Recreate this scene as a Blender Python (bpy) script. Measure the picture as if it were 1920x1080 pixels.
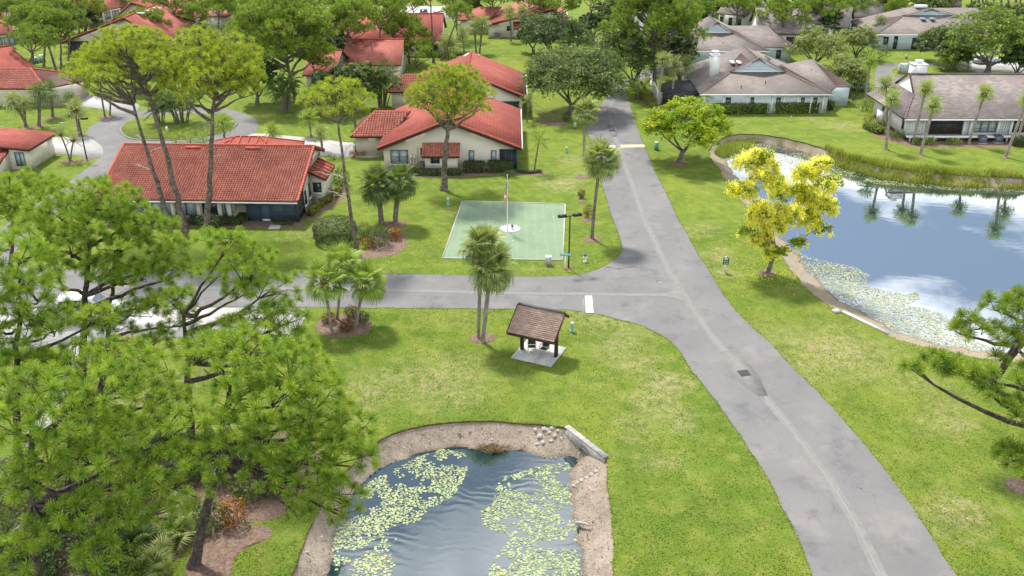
import bpy, bmesh, math, random
import numpy as np
from mathutils import Vector, Matrix, Euler, noise as mnoise
from mathutils.geometry import delaunay_2d_cdt

for o in list(bpy.data.objects): bpy.data.objects.remove(o)
SC = bpy.context.scene
COL = SC.collection
R = math.radians
RNG = np.random.default_rng(7)
random.seed(7)

# ------------------------------------------------------------------ camera
CAM_H, CAM_P, CAM_F = 32.0, R(25.5), 1700.0
cam = bpy.data.cameras.new('camera'); co = bpy.data.objects.new('camera', cam); COL.objects.link(co)
co.location = (0, 0, CAM_H); co.rotation_euler = (R(90) - CAM_P, 0, 0)
cam.sensor_width = 36; cam.lens = CAM_F / 1920 * 36; cam.clip_start = 0.5; cam.clip_end = 8000
SC.camera = co

# ------------------------------------------------------------------ sky, sun, exposure
SUN_EL, SUN_AZ = R(60), R(-28)            # azimuth measured from +Y towards +X
w = bpy.data.worlds.new('World'); SC.world = w; w.use_nodes = True
nt = w.node_tree; nt.nodes.clear()
N = nt.nodes.new; LK = nt.links.new
out = N('ShaderNodeOutputWorld'); bg = N('ShaderNodeBackground'); bg.inputs[1].default_value = 0.105
sky = N('ShaderNodeTexSky'); sky.sky_type = 'NISHITA'; sky.sun_disc = False
sky.sun_elevation = SUN_EL; sky.sun_rotation = SUN_AZ; sky.air_density = 1.0; sky.dust_density = 0.6; sky.ozone_density = 2.0
tc = N('ShaderNodeTexCoord'); sep = N('ShaderNodeSeparateXYZ'); LK(tc.outputs['Generated'], sep.inputs[0])
mx = N('ShaderNodeMath'); mx.operation = 'MAXIMUM'; mx.inputs[1].default_value = 0.04; LK(sep.outputs[2], mx.inputs[0])
dv = N('ShaderNodeVectorMath'); dv.operation = 'DIVIDE'; LK(tc.outputs['Generated'], dv.inputs[0])
cmb = N('ShaderNodeCombineXYZ'); LK(mx.outputs[0], cmb.inputs[0]); LK(mx.outputs[0], cmb.inputs[1]); cmb.inputs[2].default_value = 1
LK(cmb.outputs[0], dv.inputs[1])
flat = N('ShaderNodeVectorMath'); flat.operation = 'MULTIPLY_ADD'; flat.inputs[1].default_value = (1, 1, 0); flat.inputs[2].default_value = (CLX, CLY, 0) if 'CLX' in globals() else (3.1, 1.7, 0)
LK(dv.outputs[0], flat.inputs[0])
nz = N('ShaderNodeTexNoise'); nz.inputs['Scale'].default_value = 1.15; nz.inputs['Detail'].default_value = 9; nz.inputs['Roughness'].default_value = 0.56
LK(flat.outputs[0], nz.inputs['Vector'])
rp = N('ShaderNodeValToRGB'); rp.color_ramp.elements[0].position = 0.48; rp.color_ramp.elements[1].position = 0.60; rp.color_ramp.elements[0].color = (.10, .10, .10, 1)
dens = nz.outputs['Fac']
wn = N('ShaderNodeTexNoise'); wn.inputs['Scale'].default_value = 2.2; wn.inputs['Detail'].default_value = 5; LK(dv.outputs[0], wn.inputs['Vector'])
wv = N('ShaderNodeVectorMath'); wv.operation = 'MULTIPLY_ADD'; wv.inputs[1].default_value = (.5, .5, 0); LK(wn.outputs['Color'], wv.inputs[0]); LK(dv.outputs[0], wv.inputs[2])
for bx, by, br, bk in ((1.33, 2.13, .27, .6), (.98, 2.28, .34, -.2), (1.13, 2.80, .36, .45), (1.52, 2.62, .3, .42), (.75, 1.95, .36, -.16), (-.08, 1.02, .15, .16), (.0, 1.42, .40, -.3), (.25, 1.15, .3, -.24), (-.36, 1.36, .2, .14), (2.6, 3.6, .9, .15), (-1.6, 2.6, .9, .15), (-2.2, -1.5, 1.2, .15), (1.2, -2.2, 1.1, .15)):
    ds = N('ShaderNodeVectorMath'); ds.operation = 'DISTANCE'; LK(wv.outputs[0], ds.inputs[0]); ds.inputs[1].default_value = (bx + .25, by + .25, 1)
    mr = N('ShaderNodeMapRange'); mr.interpolation_type = 'SMOOTHSTEP'; mr.inputs[1].default_value = br * 1.5; mr.inputs[2].default_value = 0; mr.inputs[3].default_value = 0; mr.inputs[4].default_value = bk; LK(ds.outputs['Value'], mr.inputs[0])
    ad = N('ShaderNodeMath'); ad.operation = 'ADD'; LK(dens, ad.inputs[0]); LK(mr.outputs[0], ad.inputs[1]); dens = ad.outputs[0]
LK(dens, rp.inputs[0])
mixc = N('ShaderNodeMix'); mixc.data_type = 'RGBA'; LK(rp.outputs[0], mixc.inputs[0]); LK(sky.outputs[0], mixc.inputs[6]); mixc.inputs[7].default_value = (20, 20.1, 20.4, 1)
LK(mixc.outputs[2], bg.inputs[0]); LK(bg.outputs[0], out.inputs[0])

sl = bpy.data.lights.new('sun', 'SUN'); so = bpy.data.objects.new('sun', sl); COL.objects.link(so)
sl.energy = 4.6; sl.angle = R(6); sl.color = (1.0, 0.955, 0.88)
sd = Vector((math.sin(SUN_AZ) * math.cos(SUN_EL), math.cos(SUN_AZ) * math.cos(SUN_EL), math.sin(SUN_EL)))
so.rotation_euler = (-sd).to_track_quat('-Z', 'Y').to_euler(); so.location = sd * 200
vs = SC.view_settings; vs.view_transform = 'Standard'; vs.look = 'None'; vs.gamma = 1.0; vs.use_curve_mapping = False
vs.exposure = 0.38
SC.cycles.max_bounces = 7; SC.cycles.diffuse_bounces = 3; SC.cycles.glossy_bounces = 3; SC.cycles.transmission_bounces = 3
SC.cycles.transparent_max_bounces = 6

# ------------------------------------------------------------------ survey helpers: a sight line of the drone to a place on the site
_c, _s = math.cos(CAM_P), math.sin(CAM_P)
def ray(px, py):
    dx = (px - 960) / CAM_F; dy = (540 - py) / CAM_F
    return np.array([dx, _c + dy * _s, -_s + dy * _c])
def G(px, py, z=0.0):
    d = ray(px, py); t = (z - CAM_H) / d[2]
    return float(d[0] * t), float(d[1] * t)
def at(px, py, Y):
    d = ray(px, py); t = Y / d[1]
    return float(d[0] * t), float(CAM_H + d[2] * t)
def scale_at(Y, z=0):
    return CAM_F / (Y * _c - (z - CAM_H) * _s)          # photo pixels per metre

# ------------------------------------------------------------------ mesh builder
class MB:
    def __init__(s): s.v = []; s.f = []; s.n = 0
    def add(s, v, f, mat=0, uv=None):
        v = np.asarray(v, float).reshape(-1, 3); f = np.asarray(f, int)
        s.v.append(v); s.f.append((f + s.n, mat, uv)); s.n += len(v)
    def poly(s, pts, mat=0, uv=None):
        s.add(pts, [list(range(len(pts)))], mat, uv)
    def box(s, c, d, rz=0.0, mat=0, ax=None):
        d = np.asarray(d, float) / 2
        k = np.array([[x, y, z] for x in (-1, 1) for y in (-1, 1) for z in (-1, 1)], float) * d
        if ax is not None: k = k @ np.asarray(ax, float)
        elif rz:
            cc, ss = math.cos(rz), math.sin(rz); k = np.stack([k[:, 0] * cc - k[:, 1] * ss, k[:, 0] * ss + k[:, 1] * cc, k[:, 2]], 1)
        s.add(k + np.asarray(c, float), [[0, 1, 3, 2], [4, 6, 7, 5], [0, 4, 5, 1], [2, 3, 7, 6], [0, 2, 6, 4], [1, 5, 7, 3]], mat)
    def beam(s, a, b, wdt, hgt, mat=0):
        a = np.asarray(a, float); b = np.asarray(b, float); d = b - a; L = np.linalg.norm(d); d /= L
        up = np.array([0, 0, 1.0]) if abs(d[2]) < .95 else np.array([0, 1.0, 0])
        y = np.cross(up, d); y /= np.linalg.norm(y); z = np.cross(d, y)
        s.box((a + b) / 2, (L, wdt, hgt), mat=mat, ax=np.array([d, y, z]))
    def tube(s, pts, rad, sides=7, mat=0, cap=True):
        pts = np.asarray(pts, float); n = len(pts); rad = np.broadcast_to(np.asarray(rad, float), (n,))
        t = np.gradient(pts, axis=0); t /= np.linalg.norm(t, axis=1)[:, None] + 1e-9
        ref = np.where(np.abs(t[:, 2:3]) > .9, np.array([[1., 0, 0]]), np.array([[0, 0, 1.]]))
        ref = np.broadcast_to(ref[:1], t.shape)
        a = np.cross(t, ref); a /= np.linalg.norm(a, axis=1)[:, None] + 1e-9; b = np.cross(t, a)
        th = np.linspace(0, 2 * math.pi, sides, endpoint=False)
        ring = a[:, None] * np.cos(th)[None, :, None] + b[:, None] * np.sin(th)[None, :, None]
        v = (pts[:, None] + ring * rad[:, None, None]).reshape(-1, 3)
        i, j = np.meshgrid(np.arange(n - 1), np.arange(sides), indexing='ij'); k = (j + 1) % sides
        f = np.stack([i * sides + j, i * sides + k, (i + 1) * sides + k, (i + 1) * sides + j], -1).reshape(-1, 4)
        s.add(v, f, mat)
        if cap:
            s.f.append((np.array([[s.n - sides + q for q in range(sides)]]), mat, None))
    def segs(s, P0, P1, r0, r1, sides=3, mat=0):
        P0 = np.asarray(P0, float); P1 = np.asarray(P1, float); m = len(P0)
        if not m: return
        d = P1 - P0; d /= np.linalg.norm(d, axis=1)[:, None] + 1e-9
        ref = np.where(np.abs(d[:, 2:3]) > .9, np.array([[1., 0, 0]]), np.array([[0, 0, 1.]]))
        a = np.cross(d, ref); a /= np.linalg.norm(a, axis=1)[:, None] + 1e-9; b = np.cross(d, a)
        th = np.linspace(0, 2 * math.pi, sides, endpoint=False)
        ring = a[:, None] * np.cos(th)[None, :, None] + b[:, None] * np.sin(th)[None, :, None]
        r0 = np.broadcast_to(r0, (m,)); r1 = np.broadcast_to(r1, (m,))
        v = np.concatenate([P0[:, None] + ring * r0[:, None, None], P1[:, None] + ring * r1[:, None, None]], 1)
        base = np.arange(m)[:, None, None] * (2 * sides)
        q = np.array([[j, (j + 1) % sides, sides + (j + 1) % sides, sides + j] for j in range(sides)])
        s.add(v.reshape(-1, 3), (base + q[None]).reshape(-1, 4), mat)
    def lathe(s, prof, c=(0, 0, 0), sides=14, mat=0):
        prof = np.asarray(prof, float); n = len(prof); th = np.linspace(0, 2 * math.pi, sides, endpoint=False)
        v = np.stack([prof[:, 0:1] * np.cos(th), prof[:, 0:1] * np.sin(th), np.repeat(prof[:, 1:2], sides, 1)], -1).reshape(-1, 3) + np.asarray(c, float)
        i, j = np.meshgrid(np.arange(n - 1), np.arange(sides), indexing='ij'); k = (j + 1) % sides
        f = np.stack([i * sides + j, i * sides + k, (i + 1) * sides + k, (i + 1) * sides + j], -1).reshape(-1, 4)
        s.add(v, f, mat)
        s.f.append((np.array([[s.n - sides + q for q in range(sides)]]), mat, None))
        s.f.append((np.array([[s.n - n * sides + q for q in range(sides)][::-1]]), mat, None))
    def slab(s, pts, th, mat=0, side_mat=None):
        """a flat polygon with thickness downwards; uv along the plane in metres"""
        p = np.asarray(pts, float); n = len(p)
        nr = np.cross(p[1] - p[0], p[2] - p[0])
        if nr[2] < 0: p = p[::-1]; nr = -nr
        nr /= np.linalg.norm(nr)
        u = np.cross([0, 0, 1.0], nr); L = np.linalg.norm(u); u = np.array([1.0, 0, 0]) if L < 1e-6 else u / L
        v = np.cross(nr, u); uv = np.stack([p @ u, p @ v], 1)
        s.add(np.concatenate([p, p - [0, 0, th]]), [list(range(n))], mat, uv)
        b = s.n - 2 * n
        sm = mat if side_mat is None else side_mat
        s.f.append((np.array([[b + n + i for i in range(n)][::-1]]), sm, None))
        s.f.append((np.array([[b + i, b + n + i, b + n + (i + 1) % n, b + (i + 1) % n] for i in range(n)]), sm, None))
    def prism(s, foot, z0, z1, mat=0):
        n = len(foot); z0 = np.broadcast_to(z0, (n,)); z1 = np.broadcast_to(z1, (n,))
        lo = [(x, y, a) for (x, y), a in zip(foot, z0)]; hi = [(x, y, a) for (x, y), a in zip(foot, z1)]
        s.add(lo + hi, [[i, (i + 1) % n, n + (i + 1) % n, n + i] for i in range(n)], mat)
        b = s.n - 2 * n
        s.f.append((np.array([[b + n + i for i in range(n)]]), mat, None))
        s.f.append((np.array([[b + i for i in range(n)][::-1]]), mat, None))
    def build(s, name, mats, parent=None, origin=None, smooth=False, kind=None):
        v = np.concatenate(s.v) if s.v else np.zeros((0, 3))
        if parent is not None: org = np.array(ORG[parent.name])
        elif origin is not None: org = np.array(origin, float)
        else: org = np.array([(v[:, 0].min() + v[:, 0].max()) / 2, (v[:, 1].min() + v[:, 1].max()) / 2, v[:, 2].min()])
        me = bpy.data.meshes.new(name); me.vertices.add(len(v)); me.vertices.foreach_set('co', (v - org).ravel().astype(np.float32))
        li, ls, mi, uvs, hasuv = [], [], [], [], False; pos = 0
        for f, m, uv in s.f:
            if not len(f): continue
            k = f.shape[1]; li.append(f.ravel()); ls.append(pos + np.arange(len(f)) * k); mi.append(np.full(len(f), m)); pos += f.size
            if uv is not None: uvs.append(np.asarray(uv, float).reshape(-1, 2)); hasuv = True
            else: uvs.append(np.zeros((f.size, 2)))
        li = np.concatenate(li); ls = np.concatenate(ls); mi = np.concatenate(mi)
        me.loops.add(len(li)); me.loops.foreach_set('vertex_index', li.astype(np.int32))
        me.polygons.add(len(ls)); me.polygons.foreach_set('loop_start', ls.astype(np.int32)); me.polygons.foreach_set('material_index', mi.astype(np.int32))
        if smooth: me.polygons.foreach_set('use_smooth', np.ones(len(ls), bool))
        me.update(calc_edges=True)
        if hasuv:
            u = me.uv_layers.new(name='UVMap'); u.data.foreach_set('uv', np.concatenate(uvs).ravel().astype(np.float32))
        for m in (mats if isinstance(mats, (list, tuple)) else [mats]): me.materials.append(m)
        o = bpy.data.objects.new(name, me); COL.objects.link(o)
        if parent is not None: o.parent = parent
        else: o.location = org
        ORG[o.name] = tuple(org)
        if kind: o['kind'] = kind
        return o
ORG = {}
def tag(o, label, cat, group=None):
    o['label'] = label; o['category'] = cat
    if group: o['group'] = group
    return o
def thing(name, label, cat, loc=(0, 0, 0), group=None):
    o = bpy.data.objects.new(name, None); COL.objects.link(o); o.location = loc; o.empty_display_size = .3
    ORG[o.name] = tuple(loc); return tag(o, label, cat, group)
def link_copy(src, parent, loc=None, rot=None, scl=None):
    c = src.copy(); COL.objects.link(c); c.parent = parent
    if loc is not None: c.location = loc
    if rot is not None: c.rotation_euler = rot
    if scl is not None: c.scale = (scl,) * 3 if np.isscalar(scl) else scl
    return c
def mesh_instance(name, me, parent, loc, rot=None, scl=1.0):
    o = bpy.data.objects.new(name, me); COL.objects.link(o); o.parent = parent; o.location = loc
    if rot is not None:
        o.rotation_mode = 'QUATERNION' if isinstance(rot, type(Vector().to_track_quat('Z', 'Y'))) else 'XYZ'
        if o.rotation_mode == 'QUATERNION': o.rotation_quaternion = rot
        else: o.rotation_euler = rot
    o.scale = (scl,) * 3 if np.isscalar(scl) else scl
    return o
def template(mb, name, mats):
    o = mb.build(name, mats, origin=(0, 0, 0)); me = o.data; bpy.data.objects.remove(o); return me

# ------------------------------------------------------------------ materials
def nodes(name):
    m = bpy.data.materials.new(name); m.use_nodes = True; t = m.node_tree; t.nodes.clear(); return m, t
def mixrgb(t, fac, a, b, mode='MIX'):
    n = t.nodes.new('ShaderNodeMix'); n.data_type = 'RGBA'; n.blend_type = mode
    for sock, val in ((0, fac), (6, a), (7, b)):
        if hasattr(val, 'is_linked'): t.links.new(val, n.inputs[sock])
        elif sock == 0: n.inputs[0].default_value = val
        else: n.inputs[sock].default_value = (*val[:3], 1)
    return n.outputs[2]
def math_(t, op, a, b=None, c=None, clamp=False):
    n = t.nodes.new('ShaderNodeMath'); n.operation = op; n.use_clamp = clamp
    for i, val in enumerate((a, b, c)):
        if val is None: continue
        if hasattr(val, 'is_linked'): t.links.new(val, n.inputs[i])
        else: n.inputs[i].default_value = val
    return n.outputs[0]
def noise_(t, vec, scale, detail=4, rough=.55, lo=None, hi=None):
    n = t.nodes.new('ShaderNodeTexNoise'); n.inputs['Scale'].default_value = scale; n.inputs['Detail'].default_value = detail; n.inputs['Roughness'].default_value = rough
    if vec is not None: t.links.new(vec, n.inputs['Vector'])
    if lo is None: return n.outputs['Fac']
    r = t.nodes.new('ShaderNodeMapRange'); r.inputs[1].default_value = lo; r.inputs[2].default_value = hi; r.clamp = True
    t.links.new(n.outputs['Fac'], r.inputs[0]); return r.outputs[0]
def coords(t, which='Object'):
    return t.nodes.new('ShaderNodeTexCoord').outputs[which]
def bsdf(t, col, rough=.8, spec=.3, metal=0, bump=None, bs=.3, bd=.05):
    p = t.nodes.new('ShaderNodeBsdfPrincipled'); p.inputs['Roughness'].default_value = rough; p.inputs['Specular IOR Level'].default_value = spec; p.inputs['Metallic'].default_value = metal
    if hasattr(col, 'is_linked'): t.links.new(col, p.inputs['Base Color'])
    else: p.inputs['Base Color'].default_value = (*col[:3], 1)
    if bump is not None:
        b = t.nodes.new('ShaderNodeBump'); b.inputs['Strength'].default_value = bs; b.inputs['Distance'].default_value = bd
        t.links.new(bump, b.inputs['Height']); t.links.new(b.outputs[0], p.inputs['Normal'])
    return p.outputs[0]
def done(t, sh):
    o = t.nodes.new('ShaderNodeOutputMaterial'); t.links.new(sh, o.inputs[0])
def M(name, c1, c2=None, scale=3.0, rough=.8, spec=.3, metal=0, bump=0.0, bscale=40, island=0.0, lo=.35, hi=.65, bd=.03, third=None):
    m, t = nodes(name); v = coords(t)
    col = c1
    if c2 is not None: col = mixrgb(t, noise_(t, v, scale, 5, .6, lo, hi), c1, c2)
    if third is not None: col = mixrgb(t, noise_(t, v, third[1], 6, .65, third[2], third[3]), col, third[0])
    if island:
        g = t.nodes.new('ShaderNodeNewGeometry'); k = math_(t, 'MULTIPLY_ADD', g.outputs['Random Per Island'], island * 2, 1 - island)
        hv = t.nodes.new('ShaderNodeHueSaturation'); t.links.new(k, hv.inputs['Value'])
        if hasattr(col, 'is_linked'): t.links.new(col, hv.inputs['Color'])
        else: hv.inputs['Color'].default_value = (*col[:3], 1)
        col = hv.outputs[0]
    done(t, bsdf(t, col, rough, spec, metal, noise_(t, v, bscale, 5, .65) if bump else None, bump, bd)); return m
def LEAF(name, c1, c2, scale=.6, island=.35, transl=.35, c3=None, p3=.15, hue=.03, tcol=(.30, .40, .03)):
    """foliage: large light/dark patches, a random shade per leaf, some light passing through"""
    m, t = nodes(name); v = coords(t); g = t.nodes.new('ShaderNodeNewGeometry'); rnd = g.outputs['Random Per Island']
    col = mixrgb(t, noise_(t, v, scale, 3, .6, .36, .64), c1, c2)
    if c3 is not None:
        col = mixrgb(t, math_(t, 'GREATER_THAN', noise_(t, v, scale * 2.5, 3, .6), 1 - p3 - .28), col, c3)
    hv = t.nodes.new('ShaderNodeHueSaturation'); t.links.new(col, hv.inputs['Color'])
    t.links.new(math_(t, 'MULTIPLY_ADD', rnd, island * 2, 1 - island), hv.inputs['Value'])
    w2 = t.nodes.new('ShaderNodeTexWhiteNoise'); w2.noise_dimensions = '1D'; t.links.new(rnd, w2.inputs['W'])
    t.links.new(math_(t, 'MULTIPLY_ADD', w2.outputs['Value'], hue * 2, .5 - hue), hv.inputs['Hue'])
    col = hv.outputs[0]
    d = bsdf(t, col, .5, .25); tr = t.nodes.new('ShaderNodeBsdfTranslucent'); t.links.new(mixrgb(t, .4, col, tcol), tr.inputs[0])
    mx = t.nodes.new('ShaderNodeMixShader'); mx.inputs[0].default_value = transl; t.links.new(d, mx.inputs[1]); t.links.new(tr.outputs[0], mx.inputs[2])
    done(t, mx.outputs[0]); return m

MAT = {}
MAT['pine_needle'] = LEAF('pine needles', (.15, .27, .032), (.38, .50, .046), 1.6, .3, .30)
MAT['pine_needle_mid'] = LEAF('mid green pine needles', (.12, .21, .026), (.31, .41, .04), 1.3, .34, .30)
MAT['pine_needle_yellow'] = LEAF('yellowish pine needles', (.22, .32, .026), (.52, .56, .045), 1.3, .28, .32)
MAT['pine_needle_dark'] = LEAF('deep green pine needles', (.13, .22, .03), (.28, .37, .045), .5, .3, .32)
MAT['pine_bark'] = M('pine bark', (.10, .075, .06), (.24, .20, .175), 3.5, .95, .1, bump=.9, bscale=9, lo=.4, hi=.62, bd=.08)
MAT['pine_bark_dark'] = M('dark pine bark', (.045, .035, .03), (.13, .105, .09), 5, .95, .1, bump=.9, bscale=9, bd=.08)
MAT['oak_leaf'] = LEAF('oak leaves', (.075, .12, .03), (.16, .21, .055), .45, .4, .3)
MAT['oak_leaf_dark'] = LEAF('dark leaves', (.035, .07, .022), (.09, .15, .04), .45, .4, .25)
MAT['oak_leaf_light'] = LEAF('pale green leaves', (.19, .25, .06), (.34, .38, .12), .45, .35, .38)
MAT['sea_grape'] = LEAF('bright rounded leaves', (.09, .16, .025), (.24, .32, .035), .45, .4, .33)
MAT['poinciana_leaf'] = LEAF('lime green feathery leaves', (.20, .33, .012), (.40, .48, .015), .5, .3, .42)
MAT['shower_leaf'] = LEAF('fresh green leaves', (.16, .27, .015), (.30, .40, .02), .6, .3, .42)
MAT['shower_flower'] = LEAF('yellow blossom', (.90, .83, .05), (.95, .92, .22), .9, .1, .4, hue=.012, tcol=(.98, .97, .16))
MAT['oak_bark'] = M('grey bark', (.09, .08, .07), (.22, .20, .18), 3, .95, .1, bump=.7, bscale=14)
MAT['palm_frond'] = LEAF('fan palm leaf', (.15, .21, .05), (.34, .38, .13), 1.2, .35, .33)
MAT['palm_frond_dark'] = LEAF('dark palm leaf', (.06, .105, .03), (.14, .195, .055), 1.2, .35, .28)
MAT['palm_frond_bright'] = LEAF('bright palm leaf', (.17, .27, .035), (.31, .40, .07), 1.2, .3, .38)
MAT['palm_bark'] = M('palm trunk', (.20, .175, .15), (.36, .32, .28), 2.2, .95, .1, bump=.6, bscale=18)
MAT['palm_bark_dark'] = M('dark palm trunk', (.10, .085, .07), (.25, .22, .19), 3.5, .95, .1, bump=.8, bscale=12)
MAT['palm_boot'] = M('brown palm boots', (.13, .065, .03), (.28, .15, .07), 6, .95, .1, bump=1.0, bscale=14)
MAT['hedge'] = LEAF('clipped hedge leaves', (.04, .075, .02), (.10, .145, .035), 1.2, .4, .2)
MAT['hedge_bright'] = LEAF('bright hedge leaves', (.11, .19, .014), (.25, .34, .025), 1.0, .4, .3)
MAT['hedge_tan'] = LEAF('hedge leaves with pale tips', (.045, .075, .03), (.15, .17, .065), 2.2, .35, .2)
MAT['croton'] = LEAF('yellow and green variegated leaves', (.14, .17, .02), (.38, .36, .05), 2.5, .35, .3)
MAT['red_shrub'] = LEAF('red and bronze leaves', (.07, .05, .015), (.26, .055, .018), 2.2, .45, .25, hue=.05)
MAT['orange_shrub'] = LEAF('orange leaves', (.12, .08, .015), (.55, .16, .03), 2.0, .35, .3, hue=.04)
MAT['bronze_shrub'] = LEAF('dark bronze leaves', (.04, .03, .015), (.12, .06, .025), 2.2, .5, .2, hue=.06)
MAT['reed'] = LEAF('reeds', (.24, .29, .045), (.42, .44, .09), .35, .35, .38)
MAT['lily'] = M('lily pad', (.20, .265, .10), (.30, .345, .16), 2.5, .4, .45, island=.28)
MAT['lily_far'] = M('pale lily pad', (.23, .26, .13), (.35, .36, .21), 2.5, .35, .5, island=.3)
MAT['stucco'] = M('cream stucco', (.72, .665, .565), (.77, .72, .62), 1.2, .9, .2)
MAT['stucco_tan'] = M('tan stucco', (.50, .45, .375), (.56, .50, .42), 1.2, .9, .2)
MAT['stucco_blue'] = M('pale blue siding', (.50, .585, .645), (.55, .635, .69), 1.0, .8, .25, bump=.1, bscale=30)
MAT['siding_white'] = M('white siding', (.70, .70, .68), (.76, .76, .74), 1.0, .75, .3, bump=.1, bscale=30)
MAT['trim_white'] = M('white paint', (.78, .78, .77), None, rough=.5, spec=.4)
MAT['fascia'] = M('dark brown fascia', (.055, .028, .022), (.09, .045, .035), 3, .7, .3)
MAT['glass'] = M('window glass', (.02, .035, .05), (.045, .07, .09), .8, .08, .9)
MAT['blind'] = M('window with closed blinds', (.30, .38, .42), (.36, .44, .48), .8, .12, .9)
MAT['window_frame'] = M('dark window frame', (.04, .055, .065), None, rough=.45, spec=.4)
MAT['screen'] = M('dark insect screen', (.03, .033, .036), (.05, .052, .055), 3, .6, .2)
MAT['screen_blue'] = M('blue grey porch screen', (.045, .065, .085), (.07, .09, .115), 2, .5, .3)
MAT['porch_frame'] = M('blue grey frame', (.05, .09, .13), None, rough=.5)
MAT['concrete'] = M('concrete', (.40, .39, .37), (.50, .49, .46), 1.2, .9, .2, bump=.15, bscale=50, third=((.30, .29, .27), .5, .56, .72))
MAT['concrete_white'] = M('pale concrete driveway', (.37, .36, .345), (.43, .42, .405), .7, .9, .2, bump=.1, bscale=40, third=((.30, .285, .27), .25, .55, .75))
MAT['concrete_old'] = M('weathered concrete', (.26, .25, .23), (.42, .40, .37), 2.5, .95, .15, bump=.4, bscale=25, third=((.10, .10, .09), 1.6, .56, .7))
MAT['gutter'] = M('gutter concrete', (.175, .17, .162), (.215, .208, .195), 1.5, .9, .2, bump=.15, bscale=50)
MAT['mulch'] = M('brown mulch', (.13, .085, .062), (.27, .19, .15), 7, .95, .1, bump=1.0, bscale=30, bd=.05)
MAT['gravel_white'] = M('white stones', (.70, .68, .66), (.58, .55, .52), 3, .9, .2, island=.2)
MAT['rock'] = M('pale rock', (.30, .28, .25), (.46, .44, .40), 4, .95, .15, bump=.6, bscale=12)
MAT['iron'] = M('cast iron', (.045, .045, .048), (.08, .08, .08), 8, .7, .4)
MAT['black_metal'] = M('black painted metal', (.012, .012, .013), None, rough=.4, spec=.4)
MAT['lamp_lens'] = M('lamp lens', (.65, .65, .62), None, rough=.3)
MAT['green_plastic'] = M('pale green plastic', (.16, .34, .26), (.20, .40, .31), 3, .5, .4)
MAT['grey_plastic'] = M('grey green metal', (.36, .40, .36), (.42, .46, .42), 3, .5, .4)
MAT['ac_metal'] = M('blue grey metal', (.10, .13, .16), (.14, .17, .20), 3, .5, .4)
MAT['sign_green'] = M('green sign', (.005, .12, .09), None, rough=.35)
MAT['sign_blue'] = M('turquoise street sign', (.06, .38, .52), None, rough=.35)
MAT['sign_ink'] = M('white lettering', (.75, .80, .78), None, rough=.4)
MAT['steel'] = M('brushed pole metal', (.55, .56, .57), None, rough=.35, metal=.3)
MAT['hydrant_white'] = M('white hydrant paint', (.72, .73, .66), (.62, .66, .50), 4, .5, .4)
MAT['blue_paint'] = M('blue paint', (.02, .06, .30), None, rough=.4)
MAT['yellow_paint'] = M('worn yellow paint', (.72, .60, .28), (.60, .52, .34), 1.8, .8, .2, lo=.45, hi=.7)
MAT['brown_wood'] = M('dark brown timber', (.045, .025, .02), (.075, .045, .035), 3, .7, .3, bump=.2, bscale=30)
MAT['chair_sling'] = M('dark green mesh sling', (.012, .06, .06), (.02, .085, .08), 6, .7, .3)
MAT['chair_frame'] = M('beige tube frame', (.50, .42, .22), None, rough=.4, spec=.4)
MAT['flag_red'] = M('red cloth', (.42, .02, .025), None, rough=.85)
MAT['flag_white'] = M('white cloth', (.75, .74, .73), None, rough=.85)
MAT['flag_blue'] = M('navy cloth', (.015, .025, .11), None, rough=.85)
MAT['car_white'] = M('white car paint', (.75, .75, .75), None, rough=.2, spec=.6)
MAT['car_dark'] = M('dark car paint', (.02, .022, .028), None, rough=.2, spec=.6)
MAT['car_silver'] = M('silver car paint', (.42, .43, .44), None, rough=.25, spec=.6)
MAT['tyre'] = M('tyre rubber', (.02, .02, .02), None, rough=.9)
MAT['red_lamp'] = M('red tail light', (.4, .01, .01), None, rough=.3)
MAT['skylight'] = M('skylight glass', (.25, .40, .55), None, rough=.08, spec=.9)
MAT['duck'] = M('dark plumage', (.03, .022, .016), (.07, .05, .035), 9, .8)
MAT['dead_twig'] = M('bleached dead twig', (.30, .27, .24), (.40, .37, .33), 4, .9)
MAT['turf_edge'] = M('white timber edging', (.46, .45, .40), (.38, .37, .32), 2, .9)

def roof_mat(name, c1, c2, bw, bh, mortar, bs=.5, var=.25, streak=None, moss=None):
    m, t = nodes(name); uv = coords(t, 'UV'); v = coords(t)
    b = t.nodes.new('ShaderNodeTexBrick'); t.links.new(uv, b.inputs['Vector'])
    b.inputs['Scale'].default_value = 1; b.inputs['Brick Width'].default_value = bw; b.inputs['Row Height'].default_value = bh
    b.inputs['Mortar Size'].default_value = mortar; b.inputs['Mortar Smooth'].default_value = .3; b.inputs['Bias'].default_value = 0
    b.inputs['Color1'].default_value = (*c1, 1); b.inputs['Color2'].default_value = (*c2, 1); b.inputs['Mortar'].default_value = tuple(x * .55 for x in c1) + (1,)
    col = mixrgb(t, noise_(t, v, .35, 5, .6, .4, .7), b.outputs['Color'], tuple(x * .72 for x in c1))
    col = mixrgb(t, math_(t, 'MULTIPLY', noise_(t, v, 14, 3, .7, .35, .7), var), col, tuple(min(1, x * 1.5) for x in c2))
    if moss: col = mixrgb(t, noise_(t, v, .5, 6, .7, .62, .74), col, moss)
    inv = math_(t, 'SUBTRACT', 1.0, b.outputs['Fac'])
    done(t, bsdf(t, col, .9, .15, 0, inv, bs, .04)); return m
MAT['shingle_grey'] = roof_mat('grey brown shingles', (.19, .165, .15), (.265, .232, .21), .45, .2, .012, .6, .35)
MAT['shingle_mottled'] = roof_mat('mottled grey shingles', (.15, .135, .13), (.29, .245, .23), .55, .24, .012, .6, .45, moss=(.30, .17, .10))
MAT['debris'] = M('bank stones and clods', (.12, .09, .065), (.42, .37, .31), 6, .95, .1, island=.5)
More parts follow.
